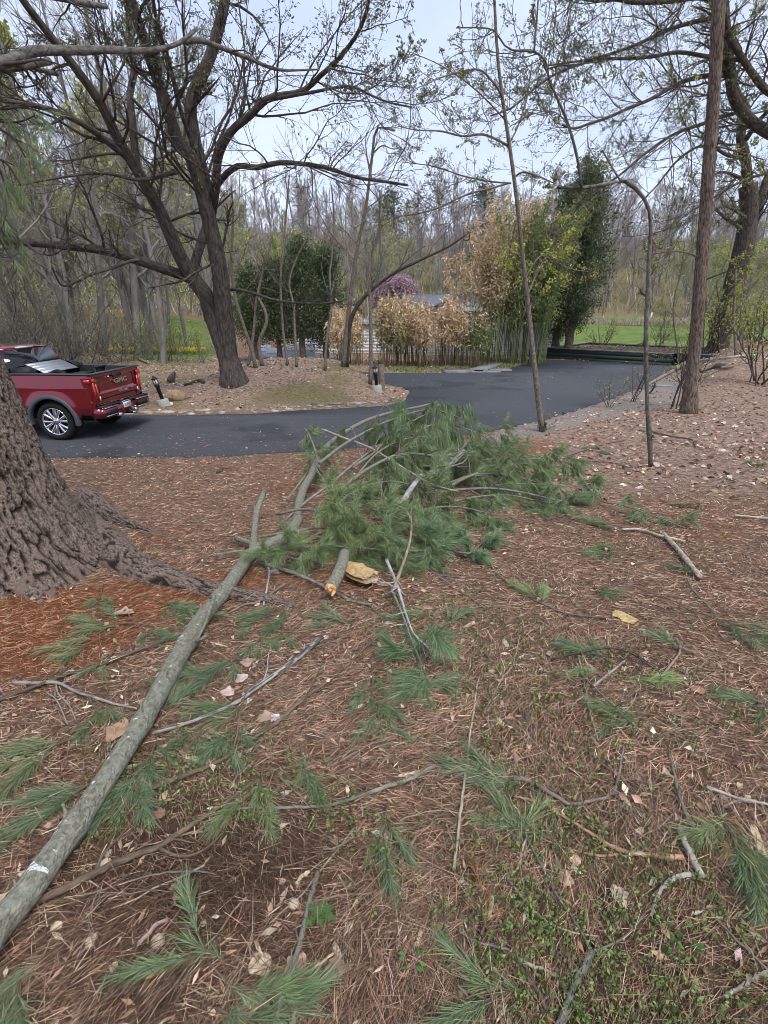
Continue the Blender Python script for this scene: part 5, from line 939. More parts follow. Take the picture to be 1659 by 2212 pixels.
SP = [('small green sprig against the pine buttress', [(224, 1262), (215, 1290), (205, 1312)], 3, MIX), ('flat sprig pointing to the pine base from the limb', [(330, 1352), (270, 1345), (195, 1352)], 5, MIX), ('long tapered sprig in front of the pine', [(255, 1362), (200, 1385), (130, 1415)], 4, OLV),
      ('sprig spread beside the pine root', [(300, 1290), (345, 1300), (385, 1335)], 6, MIX), ('bushy sprig between the limb and the root', [(360, 1300), (400, 1320), (440, 1345)], 7, MIX), ('sprig below the root toward the limb', [(275, 1325), (310, 1365), (345, 1392)], 5, MIX),
      ('sprig tucked under the middle of the limb', [(470, 1430), (440, 1445), (405, 1450)], 4, MIX), ('wide dark sprig right of the limb collar', [(520, 1395), (500, 1430), (445, 1460), (425, 1450)], 7, BLU), ('sprig on the lichen-white stick', [(560, 1510), (520, 1530), (480, 1545)], 4, MIX),
      ('drooping sprig below the lichen-white stick', [(510, 1528), (505, 1560), (492, 1605)], 6, BLU), ('tuft crossing the lichen-white stick low', [(450, 1540), (430, 1585), (425, 1612)], 3, BLU), ('sprig at the left of the limb low down', [(170, 1590), (120, 1610), (75, 1640)], 7, OLV),
      ('great long-needled spray under the limb', [(290, 1640), (200, 1690), (110, 1735), (10, 1790)], 9, BLU), ('blue-green spray behind the lower limb', [(340, 1600), (310, 1660), (265, 1740)], 8, BLU), ('spray on the near side of the lower limb', [(345, 1560), (325, 1640), (300, 1700)], 5, BLU),
      ('sprig between the limb and the long brown stick', [(395, 1520), (345, 1545), (380, 1490)], 4, BLU), ('green tuft left of the forked grey stick', [(190, 1500), (205, 1530), (215, 1550)], 2, MIX), ('olive tuft under the thin dark branch', [(250, 1400), (235, 1420), (222, 1440)], 2, OLV),
      ('row of sprigs below the pine root end', [(640, 1290), (590, 1325), (540, 1345)], 6, MIX), ('sprig hanging beside the row below the root', [(640, 1300), (615, 1345), (600, 1385)], 5, MIX), ('short tuft near the lichen-white tip', [(560, 1360), (565, 1385), (560, 1405)], 2, MIX), ('pale split sprig before the heap', [(775, 1335), (745, 1342), (725, 1335)], 4, BLU), ('tuft near the split sprig before the heap', [(800, 1310), (820, 1330), (850, 1335)], 4, GRN),
      ('sprig on the litter past the fallen green bough', [(960, 1360), (975, 1340), (985, 1322)], 3, MIX), ('long sprig below the fallen green bough', [(800, 1480), (815, 1540), (828, 1590)], 6, MIX), ('ragged sprig left of the fallen green bough', [(800, 1420), (805, 1470), (800, 1520)], 4, MIX),
      ('broad sprig fan over the seedlings at mid right', [(1170, 1715), (1110, 1690), (1045, 1660)], 5, BLU), ('small sprig tied to the reddish branch', [(1200, 1820), (1160, 1800), (1130, 1790)], 2, MIX), ('grassy tuft left of the reddish branch', [(1115, 1825), (1118, 1800), (1112, 1785)], 3, OLV),
      ('long sprig reaching the right frame edge', [(1480, 1300 + 15), (1560, 1340), (1660, 1390)], 6, MIX), ('large green bough at the lower right with tan needles', [(1540, 1740), (1580, 1800), (1620, 1850), (1655, 1905)], 9, MIX), ('short olive spray above the large lower bough', [(1545, 1730), (1560, 1775), (1555, 1800)], 4, OLV),
      ('big bright sprig near the bottom left of centre', [(470, 2060), (440, 2050), (420, 2040)], 5, BLU + LGR[:1]), ('dark sprig at the bottom left of centre', [(450, 2080), (500, 2130), (560, 2170)], 8, MIX), ('sprig end at the very bottom left of centre', [(470, 2180), (520, 2200), (560, 2210)], 5, MIX),
      ('yellowish sprig lying out on the open litter', [(1210, 1318), (1175, 1305), (1140, 1270)], 5, LGR), ('flat sprig beyond the thin twig', [(1380, 1200), (1330, 1190), (1290, 1205)], 6, MIX), ('small sprig near the weathered stick', [(1490, 1215), (1470, 1225), (1450, 1222)], 2, MIX), ('sprig below the flat sprig on the slope', [(1275, 1255), (1290, 1270), (1320, 1285)], 2, MIX),
      ('sprig in the leaf litter beside the bent tree', [(1335, 990), (1300, 972), (1268, 968)], 6, MIX), ('sprig with a dark tangle in the trampled patch', [(1340, 1440), (1310, 1425), (1270, 1405)], 5, MIX), ('flat narrow sprig below the trampled patch', [(1420, 1545), (1380, 1542), (1330, 1545)], 4, MIX), ('small bright sprig in the tangle', [(1360, 1460), (1385, 1468), (1400, 1472)], 2, LGR),
      ('small dark tuft left of the tangle', [(1170, 1450), (1195, 1455), (1215, 1460)], 2, OLV), ('sprig left of the bent tan twig', [(1490, 1410), (1460, 1395), (1445, 1380)], 2, MIX), ('sprig cut by the right edge high up', [(1665, 1000), (1640, 1003), (1620, 1000)], 4, MIX), ('sprig cut by the right edge halfway down', [(1668, 1400 + 115), (1650, 1520), (1630, 1515)], 3, MIX),
      ('low green tuft among the bottom seedlings', [(1130, 2150), (1100, 2140), (1050, 2130)], 3, MIX), ('slim green tuft amid the central seedlings', [(835, 1745), (830, 1790), (822, 1825)], 3, BLU), ('tuft over the lichened stick', [(570, 1650), (560, 1690), (555, 1720)], 4, OLV), ('tuft near the curved lichened stick end', [(650, 1620), (655, 1650), (650, 1672)], 3, MIX),
      ('far-right sprig above the pale stick', [(1520, 1085), (1490, 1095), (1460, 1090)], 3, MIX), ('sprig at the corner below the limb', [(30, 2110), (10, 2150), (-10, 2190)], 4, MIX), ('sprig at the foot of the limb by the corner', [(60, 2080), (30, 2130), (5, 2160)], 4, BLU), ('sprig beyond the heap on the bare litter', [(1180, 1130), (1240, 1125), (1310, 1140)], 6, MIX)]
for k, (lb, pts, nt_, cl) in enumerate(SP): sprig(lb, pts, nt_ + 1, 600 + k, cl)
# orange dead sprigs
for k, (lb, pts) in enumerate((('rust-red dead tuft beyond the pale green bough', [(1090, 1250), (1075, 1245), (1050, 1255)]), ('rust-coloured dead tuft near the reddish branch', [(1040, 2020), (1050, 1985), (1052, 1955)]), ('straw-coloured dead tuft on the large lower bough', [(1545, 1740), (1565, 1760), (1582, 1800)]), ('dead orange tuft at the bottom right', [(1170, 2180), (1180, 2205), (1190, 2230)]), ('straw tuft under the limb', [(400, 1420), (420, 1430), (432, 1450)]))):
    sprig(lb, pts, 2, 680 + k, nl=.07, nn=60, shl=.08, cols=[(.34, .15, .07), (.28, .11, .05), (.4, .22, .11)] if k != 2 else [(.45, .33, .18), (.38, .27, .14)])

# dandelion: a rosette of toothed leaves
p = G(A(690.), A(1985.))[0]; dr = thing('dandelion', 'green dandelion rosette beside the straight mossy stick', 'weed', p)
for k, (a, l_) in enumerate(((.35, .05), (1.2, .04), (2.6, .045), (3.9, .055), (5.0, .035), (-.3, .058))):
    t = np.linspace(0, 1, 15); wv = .010 * np.sin(np.pi * np.clip(t * .9 + .1, 0, 1)) * (1 + .45 * np.sign(np.sin(t * 34))) * (t < .98); d = A(math.cos(a), math.sin(a), 0); s = A(-d[1], d[0], 0)
    c_ = p + d * (t * l_)[:, None] + A(0, 0, 1) * (.014 + .012 * np.sin(np.pi * t * .8))[:, None]; V = np.concatenate([c_ + s * wv[:, None] + A(0, 0, .003), c_, c_ - s * wv[:, None] + A(0, 0, .003)]); i = np.arange(14)
    mk('leaf', B().add(V, np.concatenate([np.stack([i, i + 1, i + 16, i + 15], -1), np.stack([i + 15, i + 16, i + 31, i + 30], -1)]), (.095, .18, .05)), M['leaf_live'], dr, smooth=True)
for k, (x, y, n_, lb) in enumerate(((1365, 1815 - 10, 4, 'tiny'), (1480, 2055, 9, 'clover-like green seedling near the bottom right'), (845, 1690, 6, 'x'), (1465, 2070, 6, 'bright leafy weed at the bottom right'), (1040, 1540, 4, 'x'), (890, 2085, 6, 'yellow-green seedling in the bottom litter'))):
    if len(lb) < 6: continue
    g_ = np.random.default_rng(700 + k); q = G(A(float(x)), A(float(y)))[0]; m_ = 14; a = g_.uniform(0, 6.28, m_); pp = q + np.column_stack([.02 * np.cos(a), .02 * np.sin(a), g_.uniform(.01, .05, m_)]); V, F = leaves(pp, np.column_stack([np.cos(a), np.sin(a), .3 + 0 * a]), .020, .011, g_, .2); c = pick([(.09, .22, .05), (.13, .26, .06)], m_, .1, g_)
    mk('weed', B().add(V, F, np.concatenate([c, c])), M['leaf_live'], org=q, label=lb, cat='weed')

# stones and curled leaves on the litter
def rock(b, c, s, seed, flat=.6, n1=9, n2=14):
    u = np.linspace(0, np.pi, n1); v = np.linspace(0, 2 * np.pi, n2, endpoint=False); U, Vv = np.meshgrid(u, v, indexing='ij'); d = np.stack([np.sin(U) * np.cos(Vv), np.sin(U) * np.sin(Vv), np.cos(U)], -1)
    f = 1 + .28 * fbm(d * 1.6 + seed * 3.1, 2, seed % 50) + .12 * np.round(2.5 * vnoise(d * 1.8 + seed, 4)) / 2.5; V = d * f[..., None] * np.asarray(s) * A(1, 1, flat) + np.asarray(c); q = np.arange(n1 - 1)[:, None] * n2; j = np.arange(n2)[None]; j2 = (j + 1) % n2
    return b.add(V, np.stack([q + j, q + n2 + j, q + n2 + j2, q + j2], -1).reshape(-1, 4))
for k, (x, y, s, lb) in enumerate(((226, 1873, .022, 'squarish cream stone by the long peeled branch'), (437, 2003 - 80, .014, 'x'), (240, 2000 - 120 + 35, .01, 'x'), (635, 1955, .016, 'pinkish cream stone in the centre litter'), (342, 2045 - 10, .018, 'amber stone on the dark soil'), (235, 1845, .012, 'rusty pebble between the limb and the peeled branch'), (610, 1905, .010, 'tiny yellow pebble left of the mossy stick'), (440, 1995, .010, 'pale round pebble on dark soil'), (1545, 1280 + 5, .016, 'white stone on the far right slope'))):
    if len(lb) < 6: continue
    q = G(A(float(x)), A(float(y)))[0]; o = mk('stone', rock(B(), q + A(0, 0, s * .3), s, 720 + k), mat('pebble', (.4, .3, .2), (.62, .52, .4), 40, .85, .3), org=q, smooth=True, label=lb, cat='stone')
n = 110; X = rng.normal(-.55, .33, n); Y = rng.normal(1.0, .22, n); bps = []
for k in range(n):
    s = rng.uniform(.003, .008); z = float(hgt(X[k], Y[k])); V = rock(B(), (X[k], Y[k], z + s * .5), s, 800 + k, .7, 4, 6); c = [(.5, .38, .24), (.42, .26, .15), (.34, .3, .27), (.25, .16, .1)][rng.integers(4)]
    V.C = [np.broadcast_to(A(*c), f.shape[:1] + (3,)) for f in V.F]; V.has = True; mk('pebble', V, M['stone'], org=(X[k], Y[k], z), smooth=True, label='tiny pebble scattered on the dark soil by the limb', cat='pebble', group='pebbles on the dark soil')
def dry_leaf(label, x, y, s, c, seed):
    g_ = np.random.default_rng(seed); q = G(A(float(x)), A(float(y)))[0]; n_ = 11; u, v = np.meshgrid(np.linspace(0, 1, n_), np.linspace(-1, 1, 7), indexing='ij'); a = g_.uniform(0, 6.28); d = A(math.cos(a), math.sin(a), 0); e = A(-d[1], d[0], 0)
    wv = np.sin(np.pi * np.clip(u, .03, .97)) ** .7 * (1 + .16 * np.sin(u * 16 + 1)) * .4; V = q + d * ((u - .5) * s)[..., None] + e * (v * wv * s)[..., None] + A(0, 0, 1) * (.012 + s * .22 * (v * wv * 2) ** 2 + .12 * s * fbm(p3(u * 3, v * 2, 1, seed), 2, 6))[..., None]
    q_ = (np.arange(n_ - 1)[:, None] * 7 + np.arange(6)[None]).ravel(); mk('dry_leaf', B().add(V, np.stack([q_, q_ + 7, q_ + 8, q_ + 1], -1), c), M['leaf_dead'], org=q, smooth=True, label=label, cat='leaf')
for k, (x, y, s, c, lb) in enumerate(((268, 1328, .13, (.42, .29, .22), 'pinkish dry leaf below the pine buttress'), (395, 1508, .12, (.2, .085, .05), 'dark red curled leaf beside the limb'), (255, 1585, .11, (.4, .26, .17), 'tan lobed leaf left of the limb'), (523, 1470, .07, (.55, .42, .38), 'pale pink leaf scrap right of the limb'), (535, 1435, .08, (.42, .3, .23), 'brown lobed leaf above the pink scrap'), (492, 1500, .07, (.6, .45, .4), 'rosy leaf scrap under the pink one'), (592, 1240, .09, (.4, .3, .28), 'mauve dry leaf in front of the fork'), (595, 1555, .05, (.72, .68, .68), 'white papery scrap on the brown stick'), (575, 1555, .08, (.4, .27, .2), 'brown leaf next to the white scrap'), (640, 2095, .07, (.4, .27, .18), 'brown lobed leaf next to the broad chip'), (1335, 1940, .06, (.52, .42, .34), 'pale torn leaf between the reddish and forked branches'), (1220, 1905, .05, (.45, .33, .25), 'small tan leaf below the reddish branch'), (345, 1745 + 20, .05, (.4, .2, .15), 'reddish leaf beside the pale chip'), (725, 2160 - 60, .06, (.38, .24, .17), 'thin brown leaf at the bottom centre'))): dry_leaf(lb, x, y, s, c, 900 + k)
# ------------------------------------------------------------------ pickup truck.  local axes: x to the rear, y across (0 = near side), z up; origin under the near rear wheel
M['paint'] = mat('red_paint', (.165, .003, .013), (.20, .005, .017), 300, .2, metal=.35, spec=.5, coat=1., lo=.3, hi=.7)
M['black'] = mat('black_plastic', (.012, .012, .013), (.02, .02, .021), 60, .55, .15, 200, spec=.35)
M['liner'] = mat('bed_liner', (.008, .008, .009), (.016, .016, .017), 90, .7, .4, 160, spec=.3)
M['grey_trim'] = mat('grey_trim', (.055, .06, .07), (.075, .08, .09), 60, .5, .1, 200, spec=.4)
M['rubber'] = mat('rubber', (.012, .012, .012), (.024, .023, .022), 60, .8, .3, 120, spec=.25)
M['chrome'] = mat('chrome', (.72, .72, .74), (.8, .8, .82), 20, .13, metal=1.)
M['alu'] = mat('aluminium', (.40, .41, .44), (.52, .53, .56), 20, .35, metal=.6, spec=.5)
M['glass'] = mat('tinted_glass', (.006, .007, .008), (.009, .010, .011), 2, .04, spec=.6)
M['red_lens'] = mat('red_lens', (.42, .006, .008), (.62, .012, .014), 12, .12, coat=1., spec=.6)
M['dark_lens'] = mat('dark_lens', (.10, .003, .004), (.16, .005, .006), 12, .12, coat=1., spec=.6)
M['plate'] = mat('plate_white', (.72, .75, .80), (.80, .82, .85), 8, .5)
M['plate_blue'] = mat('plate_blue', (.03, .05, .16)); M['plate_gold'] = mat('plate_gold', (.60, .47, .10))
M['white_lens'] = mat('white_lens', (.7, .7, .68), rough=.2)
TX, TY, TR = -7.239, 10.824, R(-4.0)
truck = thing('pickup_truck', 'dark red crew cab pickup truck with open bed parked on the driveway', 'pickup truck', (TX, TY, DZ + .03), rz=TR)
W = 2.02
def tp(name, b, m, parent=truck, smooth=False): return mk(name, b, M[m] if isinstance(m, str) else m, parent, smooth=smooth, local=True)
def side(x0, x1, zb, zt, prof, n=90, nz=16, mirror=False, ret=None):
    """body side skin between heights zb(x) and zt(x); prof(x, z) is the y inset"""
    x = np.linspace(x0, x1, n)[:, None]; b_, t_ = zb(x), zt(x); z = b_ + (t_ - b_) * np.linspace(0, 1, nz)[None]; y = prof(x + 0 * z, z); V = np.stack([x + 0 * z, y, z], -1)
    if ret: V2 = V[:, :1].copy(); V2[..., 1] += ret; V3 = V[:, -1:].copy(); V3[..., 1] += ret; V = np.concatenate([V2, V, V3], 1); nz += 2
    if mirror: V[..., 1] = W - V[..., 1]
    q = (np.arange(n - 1)[:, None] * nz + np.arange(nz - 1)[None]).ravel(); F = np.stack([q, q + nz, q + nz + 1, q + 1], -1); return V.reshape(-1, 3), (F if mirror else F[:, ::-1])
def arch(x, xc, r=.53, low=.50):
    d = r * r - (x - xc) ** 2; return np.maximum(low, np.where(d > 0, .42 + np.sqrt(np.maximum(d, 0)), low))
def yprof(x, z):
    y = .055 * sstep(1.12, 1.45, z) + .012 * sstep(1.16, 1.13, z) * 0 + .05 * sstep(.75, .48, z) - .010 * sstep(1.09, 1.13, z) * sstep(1.2, 1.13, z)
    fl = np.exp(-((np.hypot(x, z - .42) - .56) / .10) ** 2) + np.exp(-((np.hypot(x + 3.745, z - .42) - .56) / .10) ** 2); y = y - .035 * fl * (z > .4)
    return y + .06 * sstep(.86, 1.02, x) ** 2 + .10 * sstep(-4.3, -4.75, x) ** 2
bs_lo = lambda x: np.where(x > .62, .56 + .0 * x, arch(x, 0.))
for mir in (False, True):
    V, F = side(-.835, .995, bs_lo, lambda x: 1.415 + 0 * x, yprof, 130, 22, mir, .05); tp('bed_side', B().add(V, F), 'paint', smooth=True)
    y0 = .055 if not mir else W - .055; s = 1 if not mir else -1
    tp('bed_rail', B().box((.08, y0 + s * .035, 1.428), (1.86, .10, .028)), 'grey_trim')
    tp('inner_bed_wall', B().box((.06, y0 + s * .105, 1.14), (1.80, .05, .54)).box((0, y0 + s * .20, .98), (.95, .22, .26)), 'liner')
    V, F = side(-3.42, -.845, lambda x: .50 + 0 * x, lambda x: 1.40 + 0 * x, yprof, 60, 16, mir, .05); tp('cab_side', B().add(V, F), 'paint', smooth=True)
    V, F = side(-4.72, -3.43, lambda x: arch(x, -3.745), lambda x: 1.40 - .16 * sstep(-3.5, -4.7, x), yprof, 90, 16, mir, .05); tp('front_fender', B().add(V, F), 'paint', smooth=True)
    for xd in (-1.98, -3.05): tp('door_handle', B().box((xd + .75, (-.018 if not mir else W + .018), 1.16), (.20, .03, .035)), 'chrome')
    tp('door_seam', B().box((-2.05, (.012 if not mir else W - .012), .95), (.012, .02, .86)), 'black')
    tp('side_step', B().box((-2.15, (-.03 if not mir else W + .03), .42), (2.5, .15, .06)), 'black')
# tailgate with creased panels
def tailgate():
    y = np.linspace(.10, W - .10, 60)[:, None]; z = np.linspace(.76, 1.41, 40)[None]; x = .985 + .028 * sstep(1.30, 1.38, z) - .014 * sstep(.25, .30, y) * sstep(W - .25, W - .30, y) * sstep(1.02, 1.04, z) * sstep(1.33, 1.31, z) + .022 * sstep(1.02, .98, z) * sstep(.86, .90, z) + 0 * y - .01 * ((y - W / 2) / (W / 2)) ** 4
    V = np.stack([x, y + 0 * z, z + 0 * y], -1); n, m = V.shape[:2]; Vb = V.copy(); Vb[..., 0] = .93; q = (np.arange(n - 1)[:, None] * m + np.arange(m - 1)[None]).ravel(); F = np.stack([q, q + m, q + m + 1, q + 1], -1)
    e = np.concatenate([np.arange(m), np.arange(1, n) * m + m - 1, (n - 1) * m + np.arange(m - 2, -1, -1), np.arange(n - 2, 0, -1) * m]); e2 = np.roll(e, -1); N_ = n * m
    return B().add(np.concatenate([V.reshape(-1, 3), Vb.reshape(-1, 3)]), [F, F[:, ::-1] + N_, np.stack([e2, e, e + N_, e2 + N_], -1)])
tg = tp('tailgate', tailgate(), 'paint', smooth=True); tg['label'] = 'dark red tailgate with chrome lettering'
tp('tailgate_cap', B().box((.965, W / 2, 1.425), (.085, W - .2, .03)), 'grey_trim', tg)
tp('tailgate_handle', B().box((1.005, W / 2, 1.325), (.03, .34, .07)).box((1.012, W / 2, 1.302), (.03, .28, .02)), 'black', tg)
def text_mesh(name, body, size, loc, rot, m, parent, depth=.008, sx=1., bold=.0):
    cu = bpy.data.curves.new(name, 'FONT'); cu.body = body; cu.size = size; cu.extrude = depth; cu.align_x = 'CENTER'; cu.align_y = 'CENTER'; cu.offset = bold; cu.resolution_u = 3
    ob = bpy.data.objects.new(name, cu); col.objects.link(ob); bpy.context.view_layer.update(); me = bpy.data.meshes.new_from_object(ob.evaluated_get(bpy.context.evaluated_depsgraph_get())); bpy.data.objects.remove(ob)
    me.transform(Matrix.Diagonal((sx, 1, 1, 1))); me.materials.clear(); me.materials.append(M[m]); o = bpy.data.objects.new(name, me); col.objects.link(o); o.parent = parent; o.location = loc; o.rotation_euler = rot; ORG[o.name] = np.zeros(3); return o
TRO = (R(90), 0, R(90))
text_mesh('lettering', 'GMC', .135, (1.004, W / 2 + .10, 1.195), TRO, 'chrome', tg, .014, 1.75, .006)
text_mesh('lettering', 'DENALI', .062, (1.016, W / 2 + .16, .955), TRO, 'chrome', tg, .008, 1.7, .002)
text_mesh('lettering', 'SIERRA', .034, (1.012, W - .40, .985), TRO, 'chrome', tg, .006, 1.5, .001)
# tail lights: C-shaped lamps wrapping the corner
for mir in (False, True):
    f = (lambda y: y) if not mir else (lambda y: W - y); b = B(); b2 = B(); b3 = B()
    zs = np.linspace(.80, 1.345, 16); t = (zs - .80) / .545; xo = .90 - .09 * t; yi = .285 - .10 * t
    ring = [];
    for zk, x0, y1 in zip(zs, xo, yi): ring.append([(x0 + (.0 if zk > .86 else .07), -.006, zk), ((x0 + .985) / 2 + .02, .0, zk), (.965, .022, zk), (1.0, .055, zk), (1.008, (y1 + .06) / 2 + .02, zk), (1.0, y1, zk)])
    V = np.array(ring); V[..., 1] = f(V[..., 1]); n, m = V.shape[:2]; q = (np.arange(n - 1)[:, None] * m + np.arange(m - 1)[None]).ravel(); F = np.stack([q, q + 1, q + m + 1, q + m], -1); b.add(V, F if not mir else F[:, ::-1])
    tl = tp('taillight', b, 'dark_lens', smooth=True)
    for (ya, yb, za, zb_, dx) in ((.07, .12, .84, 1.26, .014), (.165, .205, .84, 1.22, .014), (.05, .19, 1.255, 1.33, .014)): b2.box((1.008, f((ya + yb) / 2), (za + zb_) / 2), (.016, yb - ya, zb_ - za))
    b2.box((.93, f(.002), 1.285), (.13, .02, .075)); tp('lens_bar', b2, 'red_lens', tl); tp('reverse_lens', b3.box((1.01, f(.235), .90), (.012, .04, .09)), 'white_lens', tl)  # bars are a brighter red lens than the lamp body, without emission
    tp('light_surround', B().box((.985, f(.30), 1.06), (.012, .014, .55)), 'black', tl)
# rear bumper
bp_ = tp('rear_bumper', B().box((1.06, W / 2, .60), (.16, W - .10, .17)).box((1.055, .33, .70), (.17, .55, .05)).box((1.055, W - .33, .70), (.17, .55, .05)).box((.98, .06, .60), (.20, .07, .20)).box((.98, W - .06, .60), (.20, .07, .20)).box((1.06, W / 2, .50), (.12, W - .5, .05)), 'paint')
tp('step_pad', B().box((1.05, .40, .738), (.15, .72, .025)).box((1.05, W - .40, .738), (.15, .72, .025)).box((1.045, W / 2, .66), (.13, .52, .16)), 'black', bp_)
for y_ in (.36, W - .36):
    tp('bumper_vent', B().box((1.145, y_, .595), (.014, .42, .10)), 'black', bp_); tp('chrome_strip', B().box((1.15, y_, .528), (.02, .46, .018)).box((1.15, y_, .705), (.014, .52, .012)), 'alu', bp_)
    tp('exhaust_tip', B().box((1.08, .68 if y_ < 1 else W - .68, .475), (.16, .14, .07)), 'chrome', bp_)
lp_ = tp('license_plate', B().box((1.135, W / 2 - .02, .67), (.012, .305, .155)), 'plate', bp_); tp('plate_band', B().box((1.1425, W / 2 - .02, .735), (.004, .295, .022)), 'plate_blue', lp_); tp('plate_band', B().box((1.1425, W / 2 - .02, .604), (.004, .295, .02)), 'plate_gold', lp_)
text_mesh('plate_number', 'JSP-5017', .062, (1.1425, W / 2 - .02, .668), TRO, 'plate_blue', lp_, .001, 1.0)
hb = B().box((1.16, W / 2 + .02, .47), (.26, .07, .07)); tp('hitch_receiver', hb, 'black', bp_)
bb = rock(B(), (1.30, W / 2 + .02, .60), .028, 3, 1, 9, 14); bb.box((1.29, W / 2 + .02, .53), (.03, .03, .08)).box((1.28, W / 2 + .02, .47), (.04, .20, .03)); tp('tow_ball', bb, 'chrome', bp_, True)
tp('mud_flap', B().box((.50, .10, .43), (.02, .24, .34)), 'black'); tp('mud_flap', B().box((.50, W - .10, .43), (.02, .24, .34)), 'black')
tp('bed_floor', B().box((.06, W / 2, .86), (1.84, W - .3, .04)).box((-.84, W / 2, 1.13), (.04, W - .16, .54)).box((.92, W / 2, 1.09), (.025, W - .26, .62)), 'liner')
tp('underbody', B().box((-1.9, W / 2, .50), (5.5, 1.1, .22)).box((0, W / 2, .42), (.14, 1.6, .14)), 'black')
tp('wheel_well', B().box((0, .34, .83), (1.10, .40, .05)).box((0, .52, .60), (1.1, .04, .5)), 'black'); tp('wheel_well', B().box((0, W - .34, .83), (1.10, .40, .05)).box((0, W - .52, .60), (1.1, .04, .5)), 'black')
# wheel-arch mouldings
for xc in (0, -3.745):
    for mir in (False, True):
        a = np.linspace(-.12, np.pi + .12, 40); r1, r2 = .50, .585; y0, y1 = -.055, .04; P_ = []
        for aa_ in a:
            c_, s_ = math.cos(aa_), math.sin(aa_); P_.append([(xc + r1 * c_, y1, .42 + r1 * s_), (xc + r1 * c_, y0 + .012, .42 + r1 * s_), (xc + (r1 + .012) * c_, y0, .42 + (r1 + .012) * s_), (xc + r2 * c_, y0 + .010, .42 + r2 * s_), (xc + r2 * c_, y1, .42 + r2 * s_)])
        V = np.array(P_)
        if mir: V[..., 1] = W - V[..., 1]
        q = (np.arange(39)[:, None] * 5 + np.arange(4)[None]).ravel(); F = np.stack([q, q + 1, q + 6, q + 5], -1); tp('wheel_arch', B().add(V, F[:, ::-1] if mir else F), 'grey_trim', smooth=False)
# wheels
def lathe(prof, n=48, axis_y=0.):
    p = np.array(prof, float); a = np.linspace(0, 2 * np.pi, n, endpoint=False); V = np.stack([p[:, None, 0] * np.cos(a), p[:, None, 1] + 0 * a, p[:, None, 0] * np.sin(a)], -1); m = len(p); q = np.arange(m - 1)[:, None] * n; j = np.arange(n)[None]; j2 = (j + 1) % n
    return V.reshape(-1, 3), np.stack([q + j, q + n + j, q + n + j2, q + j2], -1).reshape(-1, 4)
def wheel(x, mir):
    s = -1 if mir else 1; yo = (W - .02) if mir else .02; of = A(x, yo, .42)
    tr = B(); prof = [(.29, .03), (.30, -.005), (.345, -.018), (.392, -.010), (.414, .02), (.418, .07), (.418, .20), (.40, .25), (.34, .262), (.29, .25)]; V, F = lathe(prof, 64); tr.add(V * A(1, s, 1) + of, F)
    for k in range(64):
        an = k * 2 * np.pi / 64; rt = np.array([[math.cos(an), 0, -math.sin(an)], [0, 1, 0], [math.sin(an), 0, math.cos(an)]]); tr.box(rt @ A(.418, .055 * s, 0) + of, (.012, .06, .022), rt); tr.box(rt @ A(.418, .17 * s, 0) + of, (.012, .08, .022), rt)
    wh = tp('wheel', tr, 'rubber', smooth=True)
    rm = B(); V, F = lathe([(.292, .03), (.296, -.004), (.284, -.006), (.272, .02), (.262, .10), (.20, .16)], 64); rm.add(V * A(1, s, 1) + of, F)
    V, F = lathe([(.012, -.006), (.04, -.004), (.055, .004), (.072, .014), (.09, .03), (.09, .07)], 32); rm.add(V * A(1, s, 1) + of, F)
    for k in range(6):
        for dlt, wd in ((-.155, .046), (.155, .046)):
            an = k * np.pi / 3 + .26; a1, a2 = an + dlt * 1.0, an + dlt * 1.45; p0 = A(.075 * math.cos(an + dlt * .9), 0, .075 * math.sin(an + dlt * .9)); p1 = A(.283 * math.cos(a2), 0, .283 * math.sin(a2)); d = nrm(p1 - p0); sd2 = A(-d[2], 0, d[0])
            q_ = []
            for t_, w0_, y_ in ((0, .020, .016), (.35, .023, .004), (.8, .030, -.002), (1, .034, .004)):
                c_ = p0 + (p1 - p0) * t_; q_ += [c_ + sd2 * w0_ + A(0, y_ * s + .05 * s, 0), c_ + sd2 * w0_ * .8 + A(0, y_ * s, 0), c_ - sd2 * w0_ * .8 + A(0, y_ * s, 0), c_ - sd2 * w0_ + A(0, y_ * s + .05 * s, 0)]
            i4 = np.arange(3)[:, None] * 4 + np.arange(3)[None]; i4 = i4.ravel(); rm.add(np.array(q_) + of, np.stack([i4, i4 + 1, i4 + 5, i4 + 4], -1))
    tp('rim', rm, 'chrome', wh, False); hbk = B(); V, F = lathe([(.001, .105), (.27, .105), (.272, .12)], 40); hbk.add(V * A(1, s, 1) + of, F); tp('brake_disc', hbk, 'black', wh)
    ln = B()
    for k in range(6): an = k * np.pi / 3; ln.box(of + A(.052 * math.cos(an), .0, .052 * math.sin(an)), (.016, .02, .016))
    tp('lug_nuts', ln, 'black', wh)
for x in (0, -3.745):
    for mir in (False, True): wheel(x, mir)
# cab greenhouse, bonnet and front
def loft(sections):
    V = np.array(sections, float); n, m = V.shape[:2]; q = (np.arange(n - 1)[:, None] * m + np.arange(m - 1)[None]).ravel(); return V.reshape(-1, 3), np.stack([q, q + 1, q + m + 1, q + m], -1)
rf = []
for x, zc, zs, ins in ((-1.075, 1.845, 1.80, .27), (-1.10, 1.872, 1.825, .255), (-1.3, 1.895, 1.845, .24), (-1.9, 1.91, 1.855, .235), (-2.5, 1.895, 1.845, .24), (-2.72, 1.86, 1.82, .25)):
    rf.append([(x, ins - .03, zs - .06), (x, ins - .012, zs - .02), (x, ins + .03, zs + .012), (x, .55, zc - .006), (x, W / 2, zc), (x, W - .55, zc - .006), (x, W - ins - .03, zs + .012), (x, W - ins + .012, zs - .02), (x, W - ins + .03, zs - .06)])
rf = [[(x, y, z + .07) for x, y, z in s_] for s_ in rf]; V, F = loft(rf); tp('roof', B().add(V, F[:, ::-1]), 'paint', smooth=True)
